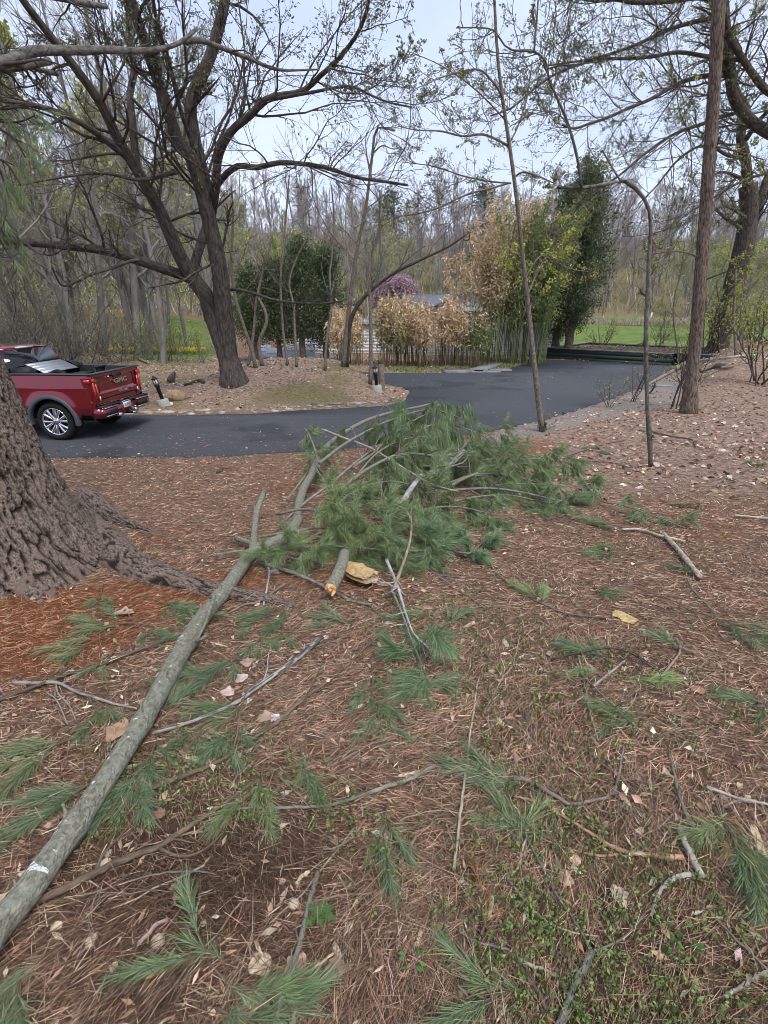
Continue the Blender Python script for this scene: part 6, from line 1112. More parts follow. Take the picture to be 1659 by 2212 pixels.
tp('roof_brake_light', B().box((-1.068, W / 2, 1.915), (.05, .5, .035)), 'white_lens')
def quad_slab(c, th=.02):
    c = np.array(c, float); n = nrm(np.cross(c[1] - c[0], c[3] - c[0])) * th; V = np.concatenate([c, c - n]); return B().add(V, np.array([(0, 1, 2, 3), (7, 6, 5, 4), (0, 4, 5, 1), (1, 5, 6, 2), (2, 6, 7, 3), (3, 7, 4, 0)]))
tp('rear_window', quad_slab([(-.825, .10, 1.40), (-.825, W - .10, 1.40), (-1.035, W - .26, 1.870), (-1.035, .26, 1.870)]), 'glass')
tp('rear_header', quad_slab([(-1.068, .26, 1.855), (-1.068, W - .26, 1.855), (-1.085, W - .26, 1.920), (-1.085, .26, 1.920)]), 'paint')
for mir in (False, True):
    f = (lambda y: y) if not mir else (lambda y: W - y)
    tp('rear_pillar', quad_slab([(-.85, f(.055), 1.40), (-.85, f(.16), 1.40), (-1.066, f(.31), 1.870), (-1.066, f(.235), 1.870)], .05 if not mir else -.05), 'paint')
    tp('side_window', quad_slab([(-.98, f(.06), 1.40), (-1.17, f(.215), 1.860), (-2.62, f(.215), 1.860), (-3.25, f(.06), 1.40)], -.02 if not mir else .02), 'glass')
    tp('front_pillar', quad_slab([(-3.24, f(.06), 1.40), (-2.62, f(.22), 1.870), (-2.70, f(.25), 1.900), (-3.36, f(.09), 1.40)], .03), 'paint')
    tp('rear_quarter_pillar', quad_slab([(-.85, f(.055), 1.40), (-1.066, f(.235), 1.870), (-1.17, f(.214), 1.860), (-.985, f(.055), 1.40)], .03), 'paint')
    tp('mirror', B().box((-3.0, f(-.14), 1.42), (.10, .20, .26)), 'black'); tp('headlight', B().box((-4.72, f(.25), 1.02), (.10, .34, .22)), 'white_lens')
tp('windscreen', quad_slab([(-2.70, .27, 1.89), (-2.70, W - .27, 1.89), (-3.38, W - .12, 1.38), (-3.38, .12, 1.38)]), 'glass')
V, F = loft([[(-3.36, .06, 1.39), (-3.36, .5, 1.42), (-3.36, W / 2, 1.43), (-3.36, W - .5, 1.42), (-3.36, W - .06, 1.39)], [(-4.2, .08, 1.33), (-4.2, .5, 1.38), (-4.2, W / 2, 1.39), (-4.2, W - .5, 1.38), (-4.2, W - .08, 1.33)], [(-4.70, .18, 1.24), (-4.70, .5, 1.28), (-4.70, W / 2, 1.29), (-4.70, W - .5, 1.28), (-4.70, W - .18, 1.24)]]); tp('bonnet', B().add(V, F[:, ::-1]), 'paint', smooth=True)
tp('grille', B().box((-4.74, W / 2, .98), (.06, 1.4, .46)), 'chrome'); tp('front_bumper', B().box((-4.74, W / 2, .58), (.14, W - .12, .24)), 'paint')
# roll-up bed cover at the cab: black roll with bright slats
rc = B(); a = np.linspace(.1, np.pi * 1.1, 12); P_ = []
for y_ in (.14, .38): P_.append([(-.60 - .20 * math.cos(t_) , y_, 1.42 + .135 * math.sin(t_)) for t_ in a])
V, F = loft(P_); rc.add(V, F); P_ = [[(x_, y_ + (W - .52), z_) for x_, y_, z_ in r_] for r_ in P_]; V, F = loft(P_); rc.add(V, F)
rc.box((-.58, .13, 1.44), (.44, .02, .20)).box((-.58, W - .13, 1.44), (.44, .02, .20)).box((-.62, W / 2, 1.44), (.30, W - .9, .14)); cv = tp('bed_cover', rc, 'black')
for k in range(4):
    t_ = k / 3; x_, z_ = -.63 + .30 * t_, 1.545 - .11 * t_ - .03 * t_ * t_; rt = Matrix.Rotation(R(22 + 8 * t_), 3, 'Y'); tp('slat', B().box((x_, W / 2 - .02, z_ + .03), (.094, 1.16, .016), np.array(rt)).box((x_ + .05, W / 2 - .02, z_ + .005), (.012, 1.16, .014), np.array(rt)), 'alu', cv)
TM = np.array(Matrix.Rotation(TR, 3, 'Z')); tw = lambda x, y, z: TM @ A(x, y, z) + A(TX, TY, DZ + .03)
def in_bed(name, label, cat, b, m, loc, smooth=False, extra=None):
    o = mk(name, b, M[m], smooth=smooth, local=True, label=label, cat=cat); o.location = tw(*loc); o.rotation_euler = (0, 0, TR)
    for nm, b2, m2 in extra or (): mk(nm, b2, M[m2], o, smooth=True, local=True)
    return o
V, F = lathe([(.13, .05), (.14, 0), (.18, -.012), (.215, .0), (.23, .04), (.23, .11), (.2, .15), (.14, .15)], 40); V2, F2 = lathe([(.001, .02), (.05, .0), (.06, .03), (.12, .03), (.14, .005)], 40)
o = in_bed('spare_wheel', 'small spare wheel with a silver hub standing in the truck bed', 'wheel', B().add(V, F), 'rubber', (-.10, .52, 1.26), True, [('hub', B().add(V2, F2), 'alu')]); o.rotation_euler = (R(-14), 0, TR)
in_bed('storage_bin', 'black storage bin standing in the truck bed behind the spare wheel', 'bin', B().box((0, 0, 0), (.28, .34, .46)).box((0, 0, .235), (.30, .36, .03)), 'black', (.22, 1.0, 1.12))
in_bed('folding_chair', 'black folded chair frame standing in the truck bed near the tailgate', 'chair', B().box((0, -.2, .03), (.03, .03, .56)).box((0, .2, .03), (.03, .03, .56)).box((0, 0, .30), (.03, .43, .04)).box((-.03, 0, .16), (.02, .40, .24)).box((.08, 0, -.02), (.2, .36, .03)), 'black', (.42, 1.35, 1.16))

# ------------------------------------------------------------------ planter, timber edging, logs
M['green_board'] = mat('dark_green_board', (.022, .036, .030), (.038, .055, .047), 7, .6, .3, 40, (1, 1, 1), spec=.3)
M['cap_board'] = mat('weathered_cap', (.15, .17, .17), (.26, .28, .28), 9, .7, .4, 50)
M['timber'] = mat('grey_timber', (.16, .13, .10), (.34, .30, .25), 14, .9, .6, 60, (1, 1, 1))
M['soil'] = mat('planter_soil', (.05, .035, .025), (.14, .10, .07), 12, .95, .8, 40)
c1, c2, c3, c4 = [plane(A(x), A(y), DZ)[0] for x, y in ((1180, 774), (1445, 791), (1487, 786), (1500, 786))]
c1[1] = min(c1[1], 31); zt_ = DZ + .62
dx = nrm(c2 - c1); dy = A(-dx[1], dx[0], 0); LB = np.linalg.norm(c2 - c1); WB = 6.6
pl = thing('raised_bed', 'long dark green timber planter at the end of the parking area', 'planter', (c1 + c2) / 2)
def board(name, a, b_, z0, z1, th_, m, par):
    a, b_ = np.asarray(a, float), np.asarray(b_, float); d = b_ - a; l_ = np.linalg.norm(d[:2]); rt = np.array(Matrix.Rotation(math.atan2(d[1], d[0]), 3, 'Z')); c_ = (a + b_) / 2; return mk(name, B().box((c_[0], c_[1], (z0 + z1) / 2), (l_, th_, z1 - z0), rt), M[m], par)
def wall_boards(a, b_):
    for k in range(3): board('plank', a, b_, DZ - .06 + k * .215, DZ - .06 + k * .215 + .207, .05 + .006 * (k % 2), 'green_board', pl)
    board('cap', a, b_, zt_ - .02, zt_ + .02, .12, 'cap_board', pl)
e1 = c1 + dy * WB; e2 = c1 + dx * (LB + 3.2) + dy * WB; n1_ = c1 + dx * LB; n2_ = n1_ + dy * .55; n3_ = c1 + dx * (LB + 3.2) + dy * .55
for a, b_ in ((c1, n1_), (n1_, n2_), (n2_, n3_), (c1, e1), (e1, e2), (n3_, e2)): wall_boards(a + dx * .0, b_)
qv = np.array([c1, n1_, n2_, n3_, e2, e1]) * A(1, 1, 0) + A(0, 0, zt_ - .14); mk('soil', B().add(np.concatenate([qv, [qv.mean(0) + A(0, 0, .05)]]), np.array([(i, (i + 1) % 6, 6) for i in range(6)])), M['soil'], pl)
n = 1800; u, v = rng.random(n), rng.random(n); pp = c1 + dx * ((LB + 3) * u)[:, None] + dy * (.6 + (WB - .7) * v)[:, None]; pp[:, 2] = zt_ - .10; a_ = rng.uniform(0, 6.28, n); V, F = leaves(pp, np.stack([np.cos(a_), np.sin(a_), 0 * a_ + .2], -1), .09, .05, spread=.4); c = pick([(.42, .32, .22), (.3, .2, .13), (.2, .13, .09)], n); mk('bed_leaves', B().add(V, F, np.concatenate([c, c])), M['leaf_dead'], pl, kind='stuff')
def logbar(label, pts, w0, w1, seed, m='timber', name='edging_timber', cat='timber', lift=.05, sq=False):
    P = gpath(pts, 30, lift); Rr = pw(P, w0, w1); V, Q, bc = rough_tube(P, Rr, 14, .22, 9, 2.5, seed); return mk(name, B().add(V, Q, bc=bc), M[m], org=P[0], smooth=True, label=label, cat=cat)
for k, (a, b_, lb) in enumerate((((1385, 838), (1415, 822), 'nearest grey timber along the edge of the parking area'), ((1417, 821), (1442, 807), 'middle grey timber along the edge of the parking area'), ((1444, 806), (1462, 796), 'short grey timber by the planter corner'))): logbar(lb, [a, b_], 7, 6, 500 + k, lift=.06)
logbar('rotten log end at the far end of the edging', [(1456, 797), (1484, 783)], 11, 8, 505, 'timber', 'log', 'log', .12)
logbar('weathered split log on the bank right of the straight trunk', [(1512, 800), (1532, 793), (1550, 788), (1572, 790)], 9, 12, 506, 'timber', 'log', 'log', .12)
logbar('smaller weathered log end beside the split log', [(1558, 795), (1570, 793), (1586, 791)], 7, 6, 507, 'timber', 'log', 'log', .1)
logbar('white pole lying on the bank behind the weathered log', [(1508, 778), (1570, 772), (1636, 767)], 3, 3, 508, 'lichen', 'pole', 'pole', .06)
o = mk('slate_slab', B().box((0, 0, 0), (.85, .5, .05)), M['slate'], local=True, label='flat grey slate piece beside the edging timbers', cat='stone'); o.location = G(A(1425.), A(834.))[0] + A(0, 0, .02)
logbar('dark rotten stump left of the big maple', [(368, 822), (372, 812), (376, 806)], 15, 7, 509, 'dark_bark', 'stump', 'stump', .1)
logbar('dark rotten log lying left of the big maple', [(395, 832), (412, 828), (428, 822), (440, 826)], 5, 7, 510, 'dark_bark', 'log', 'log', .04)
logbar('pale barkless branch in the leaves behind the truck', [(296, 772), (306, 778), (322, 784)], 4, 5, 511, 'timber', 'log', 'log', .08)

# ------------------------------------------------------------------ light posts, wooden post, boulder, edging stones
M['lamp_glass'] = mat('lamp_glass', (.55, .52, .44), (.66, .64, .58), 4, .2)
def bollard(label, x, y, H, lean):
    p = G(A(float(x)), A(float(y)))[0]; r_ = thing('light_post', label, 'light post', p); r_.rotation_euler = (0, lean, 0)
    def add(nm, prof, m, n=20, sm=False): V, F = lathe([(a_, b_) for a_, b_ in prof], n); V = V[:, [0, 2, 1]]; return mk(nm, B().add(V, F[:, ::-1]), M[m], r_, smooth=sm, local=True)
    add('base', [(.001, .20), (.15, .20), (.165, .17), (.18, -.1)], 'concrete', 24); add('post', [(.045, .2), (.055, .2), (.055, H * .62), (.075, H * .63), (.075, H * .72), (.001, H * .72)], 'black', 16)
    add('lamp_glass', [(.05, H * .72), (.062, H * .73), (.062, H * .88), (.04, H * .885)], 'lamp_glass', 12)
    for k in range(4): an = k * np.pi / 2 + .4; mk('cage_bar', B().box((.068 * math.cos(an), .068 * math.sin(an), H * .80), (.012, .012, H * .17)), M['black'], r_, local=True)
    add('cap', [(.001, H * 1.0), (.02, H * .985), (.04, H * .94), (.105, H * .885), (.095, H * .87), (.02, H * .875)], 'black', 16); return r_
bollard('leaning black light post on a concrete base beside the truck', 356, 876, .92, R(-13)); bollard('black light post with a concrete base at the tip of the mound', 815, 845, .88, R(-6))
p = G(A(826.), A(843.))[0]; V, F = lathe([(.001, .86), (.09, .86), (.10, .84), (.105, -.1)], 16); V = V[:, [0, 2, 1]]; o = mk('wooden_post', B().add(V, F[:, ::-1]), M['tan_bark'], local=True, label='short round wooden post beside the light post at the mound tip', cat='post'); o.location = p; o.rotation_euler = (0, R(-4), 0)
p = G(A(382.), A(864.))[0]; mk('boulder', rock(B(), p + A(0, 0, .1), (.34, .22, .26), 61, .8, 12, 18), mat('boulder_stone', (.24, .15, .08), (.42, .30, .18), 6, .9, .7, 20), org=p, smooth=False, label='tan boulder resting by the leaning light post', cat='boulder')
p = G(A(369.), A(874.))[0]; V, F = lathe([(.001, .07), (.06, .06), (.065, 0)], 14); V = V[:, [0, 2, 1]]; o = mk('pipe_cap', B().add(V, F[:, ::-1]), M['lichen'], local=True, label='small white round cap by the leaning light post', cat='cap'); o.location = p
es = []
edge = resample(np.array([(283, 897, 0), (400, 896, 0), (480, 894, 0), (553, 893, 0), (600, 889, 0), (653, 885, 0), (700, 880, 0), (745, 881, 0), (800, 877, 0), (836, 875, 0), (868, 862, 0)], float), 64)
for k, (x, y, _) in enumerate(edge):
    if rng.random() < .25: continue
    x += rng.normal() * 7; y += -rng.uniform(.5, 9); big = rng.random() < .22; s = A(*(rng.uniform(.06, .34 if big else .15), rng.uniform(.06, .16), rng.uniform(.03, .07)))
    q = G(A(float(x)), A(float(y)))[0]; b = rock(B(), q + A(0, 0, s[2] * .1), s, 1000 + k, .8, 7, 10); c = [(.75, .70, .64), (1.0, .95, .9), (.55, .48, .42), (.85, .68, .56)][k % 4]; b.C = [np.broadcast_to(A(*c), f.shape[:1] + (3,)) for f in b.F]; b.has = True
    mk('edging_stone', b, M['stone'], org=q, label='flat pale stone in the row edging the mound along the driveway', cat='stone', group='edging stones along the mound')
for k, (x, y, w_, d_, lb) in enumerate(((985, 806, 1.1, .6, 'broad flat step stone at the left of the walk'), (1020, 807, 1.0, .5, 'flat step stone in the middle of the walk edge'), (1052, 807, 1.2, .5, 'flat step stone at the foot of the slate walk'), (1080, 803, 1.0, .5, 'flat step stone against the tall bamboo'))):
    q = G(A(float(x)), A(float(y)))[0]; o = mk('step_stone', B().box((0, 0, 0), (w_, d_, .16)), M['slate'], local=True, label=lb, cat='stone'); o.location = q + A(0, 0, .05); o.rotation_euler = (0, 0, rng.normal() * .15)
qa = [G(A(float(x)), A(float(y)))[0] for x, y in ((1008, 803), (1052, 803), (1085, 789), (1062, 788))]; V = np.array(qa); V[:, 2] = V[:, 2].max() + .10; V = np.concatenate([V, V - A(0, 0, .1)]); mk('slate_path', B().add(V, np.array([(0, 1, 2, 3), (0, 4, 5, 1), (1, 5, 6, 2), (2, 6, 7, 3), (3, 7, 4, 0)])), M['slate'], kind='structure')

# ------------------------------------------------------------------ white house behind the bamboo
M['siding'] = mat('white_siding', (.66, .68, .71), (.76, .78, .80), 5, .6, .1, 30); M['shingle'] = mat('grey_shingles', (.13, .14, .15), (.24, .25, .27), 6, .9, .5, 30); M['trim'] = mat('white_trim', (.78, .8, .82), (.84, .85, .87), 5, .5); M['pane'] = mat('window_pane', (.03, .035, .04), (.05, .055, .06), 3, .06, spec=.6)
HY = 34.; hx0, hx1 = float(atY(A(884.), A(700.), HY)[0, 0]), float(atY(A(1215.), A(700.), HY)[0, 0]); hz0 = -1.25; eave = float(atY(A(900.), A(668.), HY)[0, 2])
house = thing('house', 'low white sided house with a grey shingle roof behind the bamboo', 'house', ((hx0 + hx1) / 2, HY + 4, hz0))
mk('wall', B().box(((hx0 + hx1) / 2, HY + 4, (hz0 + eave) / 2 + .1), (hx1 - hx0, 8, eave - hz0 - .2)), M['siding'], house)
nb = 17; hb = (eave - hz0) / nb
for k in range(nb):
    z0 = hz0 + k * hb; V = A((hx0 - .02, HY - .035, z0), (hx1 + .02, HY - .035, z0), (hx1 + .02, HY - .008, z0 + hb * 1.04), (hx0 - .02, HY - .008, z0 + hb * 1.04), (hx0 - .02, HY + .02, z0), (hx1 + .02, HY + .02, z0)); mk('siding_board', B().add(V, np.array([(0, 1, 2, 3), (4, 5, 1, 0)])), M['siding'], house)
rp0 = [(hx0 - .4, HY - .5, eave - .02), (hx1 + .4, HY - .5, eave - .02), (hx1 + .4, HY + 4, eave + .95), (hx0 - .4, HY + 4, eave + .95)]; rp1 = [(hx0 - .4, HY + 4, eave + .95), (hx1 + .4, HY + 4, eave + .95), (hx1 + .4, HY + 8.5, eave - .02), (hx0 - .4, HY + 8.5, eave - .02)]
roof_ = mk('roof', quad_slab(rp0, .12), M['shingle'], house); mk('roof', quad_slab(rp1, .12), M['shingle'], house); mk('fascia', B().box(((hx0 + hx1) / 2, HY - .52, eave - .08), (hx1 - hx0 + .8, .04, .16)), M['trim'], roof_)
for xw, ww in ((hx0 + 4.6, 1.1),):
    wn = mk('window', B().box((xw, HY - .04, .45), (ww, .05, 1.15)), M['pane'], house)
    for (cx, cz, sx, sz) in ((xw, 1.06, ww + .2, .09), (xw, -.16, ww + .2, .09), (xw - ww / 2 - .04, .45, .09, 1.3), (xw + ww / 2 + .04, .45, .09, 1.3), (xw, .45, .05, 1.2)): mk('frame', B().box((cx, HY - .075, cz), (sx, .05, sz)), M['trim'], wn)
xg = float(atY(A(1010.), A(640.), HY)[0, 0]); gz_ = eave + .0
gb_ = B(); Vg = A((xg - 2.6, HY - .7, gz_ - .1), (xg + 2.6, HY - .7, gz_ - .1), (xg, HY - .7, gz_ + .95)); gb_.add(Vg, np.array([(0, 1, 2)])); mk('gable', gb_, M['siding'], house)
mk('gable_roof', quad_slab([(xg - 2.9, HY - 1.0, gz_ - .22), (xg, HY - 1.0, gz_ + 1.05), (xg, HY + 4.2, gz_ + 1.05), (xg - 2.9, HY + 1.5, gz_ - .22)], -.12), M['shingle'], house); mk('gable_roof', quad_slab([(xg, HY - 1.0, gz_ + 1.05), (xg + 2.9, HY - 1.0, gz_ - .22), (xg + 2.9, HY + 1.5, gz_ - .22), (xg, HY + 4.2, gz_ + 1.05)], -.12), M['shingle'], house)
# white out-buildings and stacked panels seen between the evergreen trunks
sx0, sx1 = float(atY(A(642.), A(760.), 36.)[0, 0]), float(atY(A(884.), A(760.), 36.)[0, 0]); sz1 = float(atY(A(690.), A(698.), 36.)[0, 2])
shed = thing('outbuilding', 'low white flat-roofed wing behind the evergreens and the bamboo hedge', 'outbuilding', ((sx0 + sx1) / 2, 38, -1.3)); mk('wall', B().box(((sx0 + sx1) / 2, 38, (-1.35 + sz1) / 2), (sx1 - sx0, 4, sz1 + 1.35)), M['siding'], shed); mk('roof', quad_slab([(sx0 - .3, 35.7, sz1), (sx1 + .3, 35.7, sz1), (sx1 + .3, 40.3, sz1 + .25), (sx0 - .3, 40.3, sz1 + .25)], .1), M['shingle'], shed)
for k in range(9): mk('siding_board', B().box(((sx0 + sx1) / 2, 35.97, -1.25 + k * .21), (sx1 - sx0 + .02, .05, .195), np.array(Matrix.Rotation(R(4), 3, 'X'))), M['siding'], shed)
for k, (x, y, w_, h_, rx, lb) in enumerate(((566, 786, 1.1, 1.2, -.5, 'tilted blue-white panel behind the twisted pale tree'), (602, 784, 1.5, .9, -.35, 'white window-like panel leaning between the evergreen trunks'), (630, 780, 1.7, 1.0, -.3, 'second white panel leaning beside the middle evergreen'), (660, 778, 1.2, .9, -.3, 'white panel leaning behind the right-hand evergreen trunk'))):
    q = atY(A(float(x)), A(float(y)), 31.5)[0]; o = mk('panel', B().box((0, 0, h_ / 2), (w_, .06, h_)).box((0, -.04, h_ * .3), (w_ * .9, .03, .05)).box((0, -.04, h_ * .65), (w_ * .9, .03, .05)), M['trim'] if k else mat('blue_white', (.5, .55, .66), (.58, .63, .74), 4, .6), local=True, label=lb, cat='panel'); o.location = q; o.rotation_euler = (rx, 0, .1)
for k in range(4):
    q = atY(A(668.), A(784. - k * 4), 30.5)[0]; o = mk('corrugated_sheet', B().add(*[(np.stack([np.repeat(np.linspace(-2.2, 2.2, 60), 2), np.tile([-.35, .35], 60), np.repeat(.03 * np.sin(np.arange(60) * 1.5), 2)], -1)), np.stack([np.arange(0, 118, 2), np.arange(2, 120, 2), np.arange(3, 121, 2), np.arange(1, 119, 2)], -1)]), mat('green_sheet', (.2, .3, .26), (.42, .5, .47), 5, .5), local=True, label='green-grey corrugated sheet in the low stack between the evergreens', cat='sheet', group='stacked corrugated sheets'); o.location = q; o.rotation_euler = (.12, 0, .03 * k)

# ------------------------------------------------------------------ bamboo
M['culm'] = mat('culm', (.6, .6, .6), (1.3, 1.3, 1.3), 3, .5, col_attr=True, spec=.3)
TAN = [(.66, .48, .29), (.74, .58, .39), (.56, .39, .22), (.80, .66, .48)]; BGR = [(.24, .29, .10), (.30, .34, .13), (.17, .21, .08)]
def bamboo(label, x0, x1, ytop, ybase, Y_, ncul, nleaf, tan, seed, culm=(.18, .19, .07), lz=(.25, 1.), lsz=.20, group=None, depth=1.0, r0=.014):
    g = np.random.default_rng(seed); a, b_ = atY(A(float(x0), float(x1)), A(ybase, ybase), Y_)[:, 0]; zt = float(atY(A((x0 + x1) / 2), A(float(ytop)), Y_)[0, 2]); z0 = float(hgt((a + b_) / 2, Y_)); H = zt - z0; Wd = b_ - a
    r_ = thing('bamboo', label, 'bamboo', ((a + b_) / 2, Y_, z0), group); t = np.linspace(0, 1, 12); bx = (a + b_) / 2 + Wd * .24 * g.normal(size=ncul).clip(-1.5, 1.5); by = Y_ + depth * .5 * g.normal(size=ncul)
    lean = g.normal(size=(ncul, 2)) * (.055 if r0 < .015 else .085); hh = H * (1.04 - .30 * g.random(ncul) ** 1.3) * (1 - .22 * np.abs((bx - (a + b_) / 2) / (Wd / 2 + .01)).clip(0, 1.3)); P = np.stack([bx[:, None] + lean[:, :1] * hh[:, None] * t ** 2 * 1.6 + .02 * H * (bx - (a + b_) / 2)[:, None] * t, by[:, None] + lean[:, 1:] * hh[:, None] * t ** 2, z0 - .05 + hh[:, None] * t + 0 * bx[:, None]], -1)
    Rr = np.linspace(1, .3, 12)[None] * r0 * g.uniform(.7, 1.3, (ncul, 1)); V, Q, bc = tubes(P, Rr, 5)
    if ncul <= 300 and r0 > .015:
        cb = [(.09, .13, .04), (.16, .21, .065), (.22, .25, .09), (.10, .14, .045)]
        nq = len(Q) // ncul; nv = len(V) // ncul
        for k in range(ncul): mk('culm', B().add(V[k * nv:(k + 1) * nv], Q[:nq], cb[k % 4], bc[k * nv:(k + 1) * nv]), M['culm'], r_, smooth=True)
    else: mk('culms', B().add(V, Q, pick([culm, tuple(np.array(culm) * 1.5), (.28, .2, .11)], ncul, .2, g).repeat(len(Q) // ncul, 0), bc), M['culm'], r_, kind='stuff')
    k = g.integers(0, ncul, nleaf); tt = np.clip(lz[0] + (lz[1] - lz[0]) * g.random(nleaf) ** .75, 0, 1); p, tn, _ = interp_par(P, Rr, k, tt); sp = (.20 + .09 * H / 3) * np.sin(np.pi * np.clip(tt, .15, .95)) ** .8
    clump = g.normal(size=(ncul, 9, 3)); p = p + clump[k, (tt * 8).astype(int)] * A(1, 1, .4) * sp[:, None] * .55 + g.normal(size=p.shape) * A(1, 1, .7) * sp[:, None] * .42
    tn2 = tan(p, (p[:, 2] - z0) / H, g); c = np.where(tn2[:, None], pick(TAN, nleaf, .18, g), pick(BGR, nleaf, .2, g)); V, F = leaves(p, nrm(g.normal(size=(nleaf, 3)) + A(0, 0, -.9)), lsz * g.uniform(.6, 1.2, nleaf), lsz * .24, g, .5); mk('leaves', B().add(V, F, np.concatenate([c, c])), M['leaf_live'], r_, kind='stuff'); return r_
def tf(lo, nz=.25): return lambda p, h, g: (h + nz * g.normal(size=len(h)) + .5 * fbm(p * .8, 2, 5)) > lo
Yb = 27.
for k, (x0, x1, yt, lo, n_, lb) in enumerate(((716, 752, 648, -.3, 2600, 'tan bamboo clump at the left end of the hedge'), (742, 790, 662, .15, 2600, 'tan and green bamboo clump beside the bow-shaped tree'), (812, 846, 640, .62, 2500, 'greener bamboo clump behind the small light post'), (836, 880, 626, .50, 3200, 'tallest mixed bamboo clump in the hedge'), (866, 908, 634, .25, 3000, 'tan topped bamboo clump in the middle of the hedge'), (892, 938, 650, -.15, 3200, 'wide tan bamboo clump right of the middle'), (936, 972, 628, -.2, 2500, 'narrow pointed tan bamboo clump'), (965, 1008, 650, .1, 2300, 'sparse tan bamboo clump before the white wall'), (1004, 1052, 668, .85, 2600, 'dark green bamboo clump beside the walk'))):
    bamboo(lb, x0, x1, yt, 794, Yb + .5 * math.sin(k * 2.1), 30, int(n_ * .62), tf(lo), 1100 + k, (.085, .07, .035), (.38, 1.), .25, None, 1.0, .0145)
bamboo('very tall tan-leaved bamboo stand behind the walk', 1028, 1112, 388, 790, 28.6, 50, 12000, tf(.35), 1120, (.16, .18, .07), (.36, 1.), .24, None, 1.6, .018)
bamboo('very tall green bamboo stand with bare green culms', 1088, 1182, 402, 790, 28.2, 62, 14500, tf(1.2), 1121, (.14, .17, .06), (.30, 1.), .24, None, 1.6, .02)
bamboo('overhanging tan bamboo plume in front of the tall stand', 975, 1062, 480, 792, 28.9, 16, 4200, tf(.1), 1122, (.2, .18, .08), (.55, 1.), .24, None, 1.2, .016)
# ------------------------------------------------------------------ evergreens
CED = [(.10, .145, .07), (.13, .18, .08), (.075, .115, .058), (.18, .21, .10), (.06, .09, .045)]
def evergreen(label, x, ybase, ytop, Y_, wpx, nleaf, seed, bare_=.18, lsz=.15, cols=CED, shape=.8, group=None, trunks=1):
    g = np.random.default_rng(seed); q = atY(A(float(x)), A(float(ybase)), Y_)[0]; z0 = float(hgt(q[0], Y_)); zt = float(atY(A(float(x)), A(float(ytop)), Y_)[0, 2]); H = zt - z0; Rm = wpx / 2 * Y_ / FPX * 1.02; r_ = thing('evergreen_tree', label, 'evergreen tree', (q[0], Y_, z0), group)
    t = np.linspace(0, 1, 14); P = np.stack([q[0] + .15 * np.sin(t * 5 + seed) * t, Y_ + 0 * t, z0 - .1 + (H + .05) * t], -1); V, Q, bc = tubes(P[None], (np.linspace(.17, .015, 14) * (H / 7 + .3))[None], 10); mk('trunk', B().add(V, Q, bc=bc), M['brown_bark'], r_, smooth=True)
    nb_ = 130; tb = bare_ + (1 - bare_) * g.random(nb_); P1, R1 = [], []
    p, tn, rr_ = interp_par(P[None], np.linspace(.1, .01, 14)[None], np.zeros(nb_, int), tb); a = g.uniform(0, 6.28, nb_); ln_ = Rm * (1.05 - ((tb - bare_) / (1 - bare_)) ** 1.25 * .95) * g.uniform(.65, 1.15, nb_) * sstep(bare_ - .08, bare_ + .16, tb); d = np.stack([np.cos(a), np.sin(a), g.uniform(-.25, .5, nb_)], -1); s = np.linspace(0, 1, 7)
    P1 = p[:, None] + d[:, None] * (ln_[:, None] * s)[..., None] + A(0, 0, 1) * (shape * .5 * ln_[:, None] * s ** 2)[..., None]; R1 = np.linspace(.028, .006, 7)[None] * np.ones((nb_, 1)); b = B(); V, Q, bc = tubes(P1, R1, 4); mk('branches', b.add(V, Q, bc=bc), M['brown_bark'], r_, kind='stuff')
    k = g.integers(0, nb_, nleaf); tt = g.random(nleaf) ** .6; pp, tn, _ = interp_par(P1, R1, k, tt); cl = g.normal(size=(nb_, 6, 3)); pp = pp + cl[k, (tt * 5.99).astype(int)] * A(1, 1, .8) * (.20 + .06 * Rm) + g.normal(size=pp.shape) * (.13 + .04 * Rm)
    V, F = leaves(pp, nrm(tn + A(0, 0, .3)), lsz * g.uniform(.6, 1.2, nleaf), lsz * .42, g, .7); c = pick(cols, nleaf, .2, g); mk('foliage', B().add(V, F, np.concatenate([c, c])), M['leaf_live'], r_, kind='stuff'); return r_
evergreen('dark evergreen just right of the big maple trunk', 556, 790, 585, 29., 86, 11000, 1201, .22); evergreen('broad dark evergreen behind the straight thin tree', 606, 792, 572, 29.5, 96, 12500, 1202, .24)
evergreen('tall narrow-topped dark evergreen with a bare trunk base', 656, 790, 528, 29., 92, 12500, 1203, .24); evergreen('dark evergreen against the left end of the tan bamboo', 706, 790, 545, 30., 86, 11500, 1204, .14)
evergreen('tall juniper with a bare reddish trunk standing in the planter', 1228, 752, 372, 30.5, 120, 15500, 1205, .22, .17); evergreen('dense dark juniper crowding the tall bamboo', 1196, 770, 410, 32., 80, 12000, 1206, .14, .17)
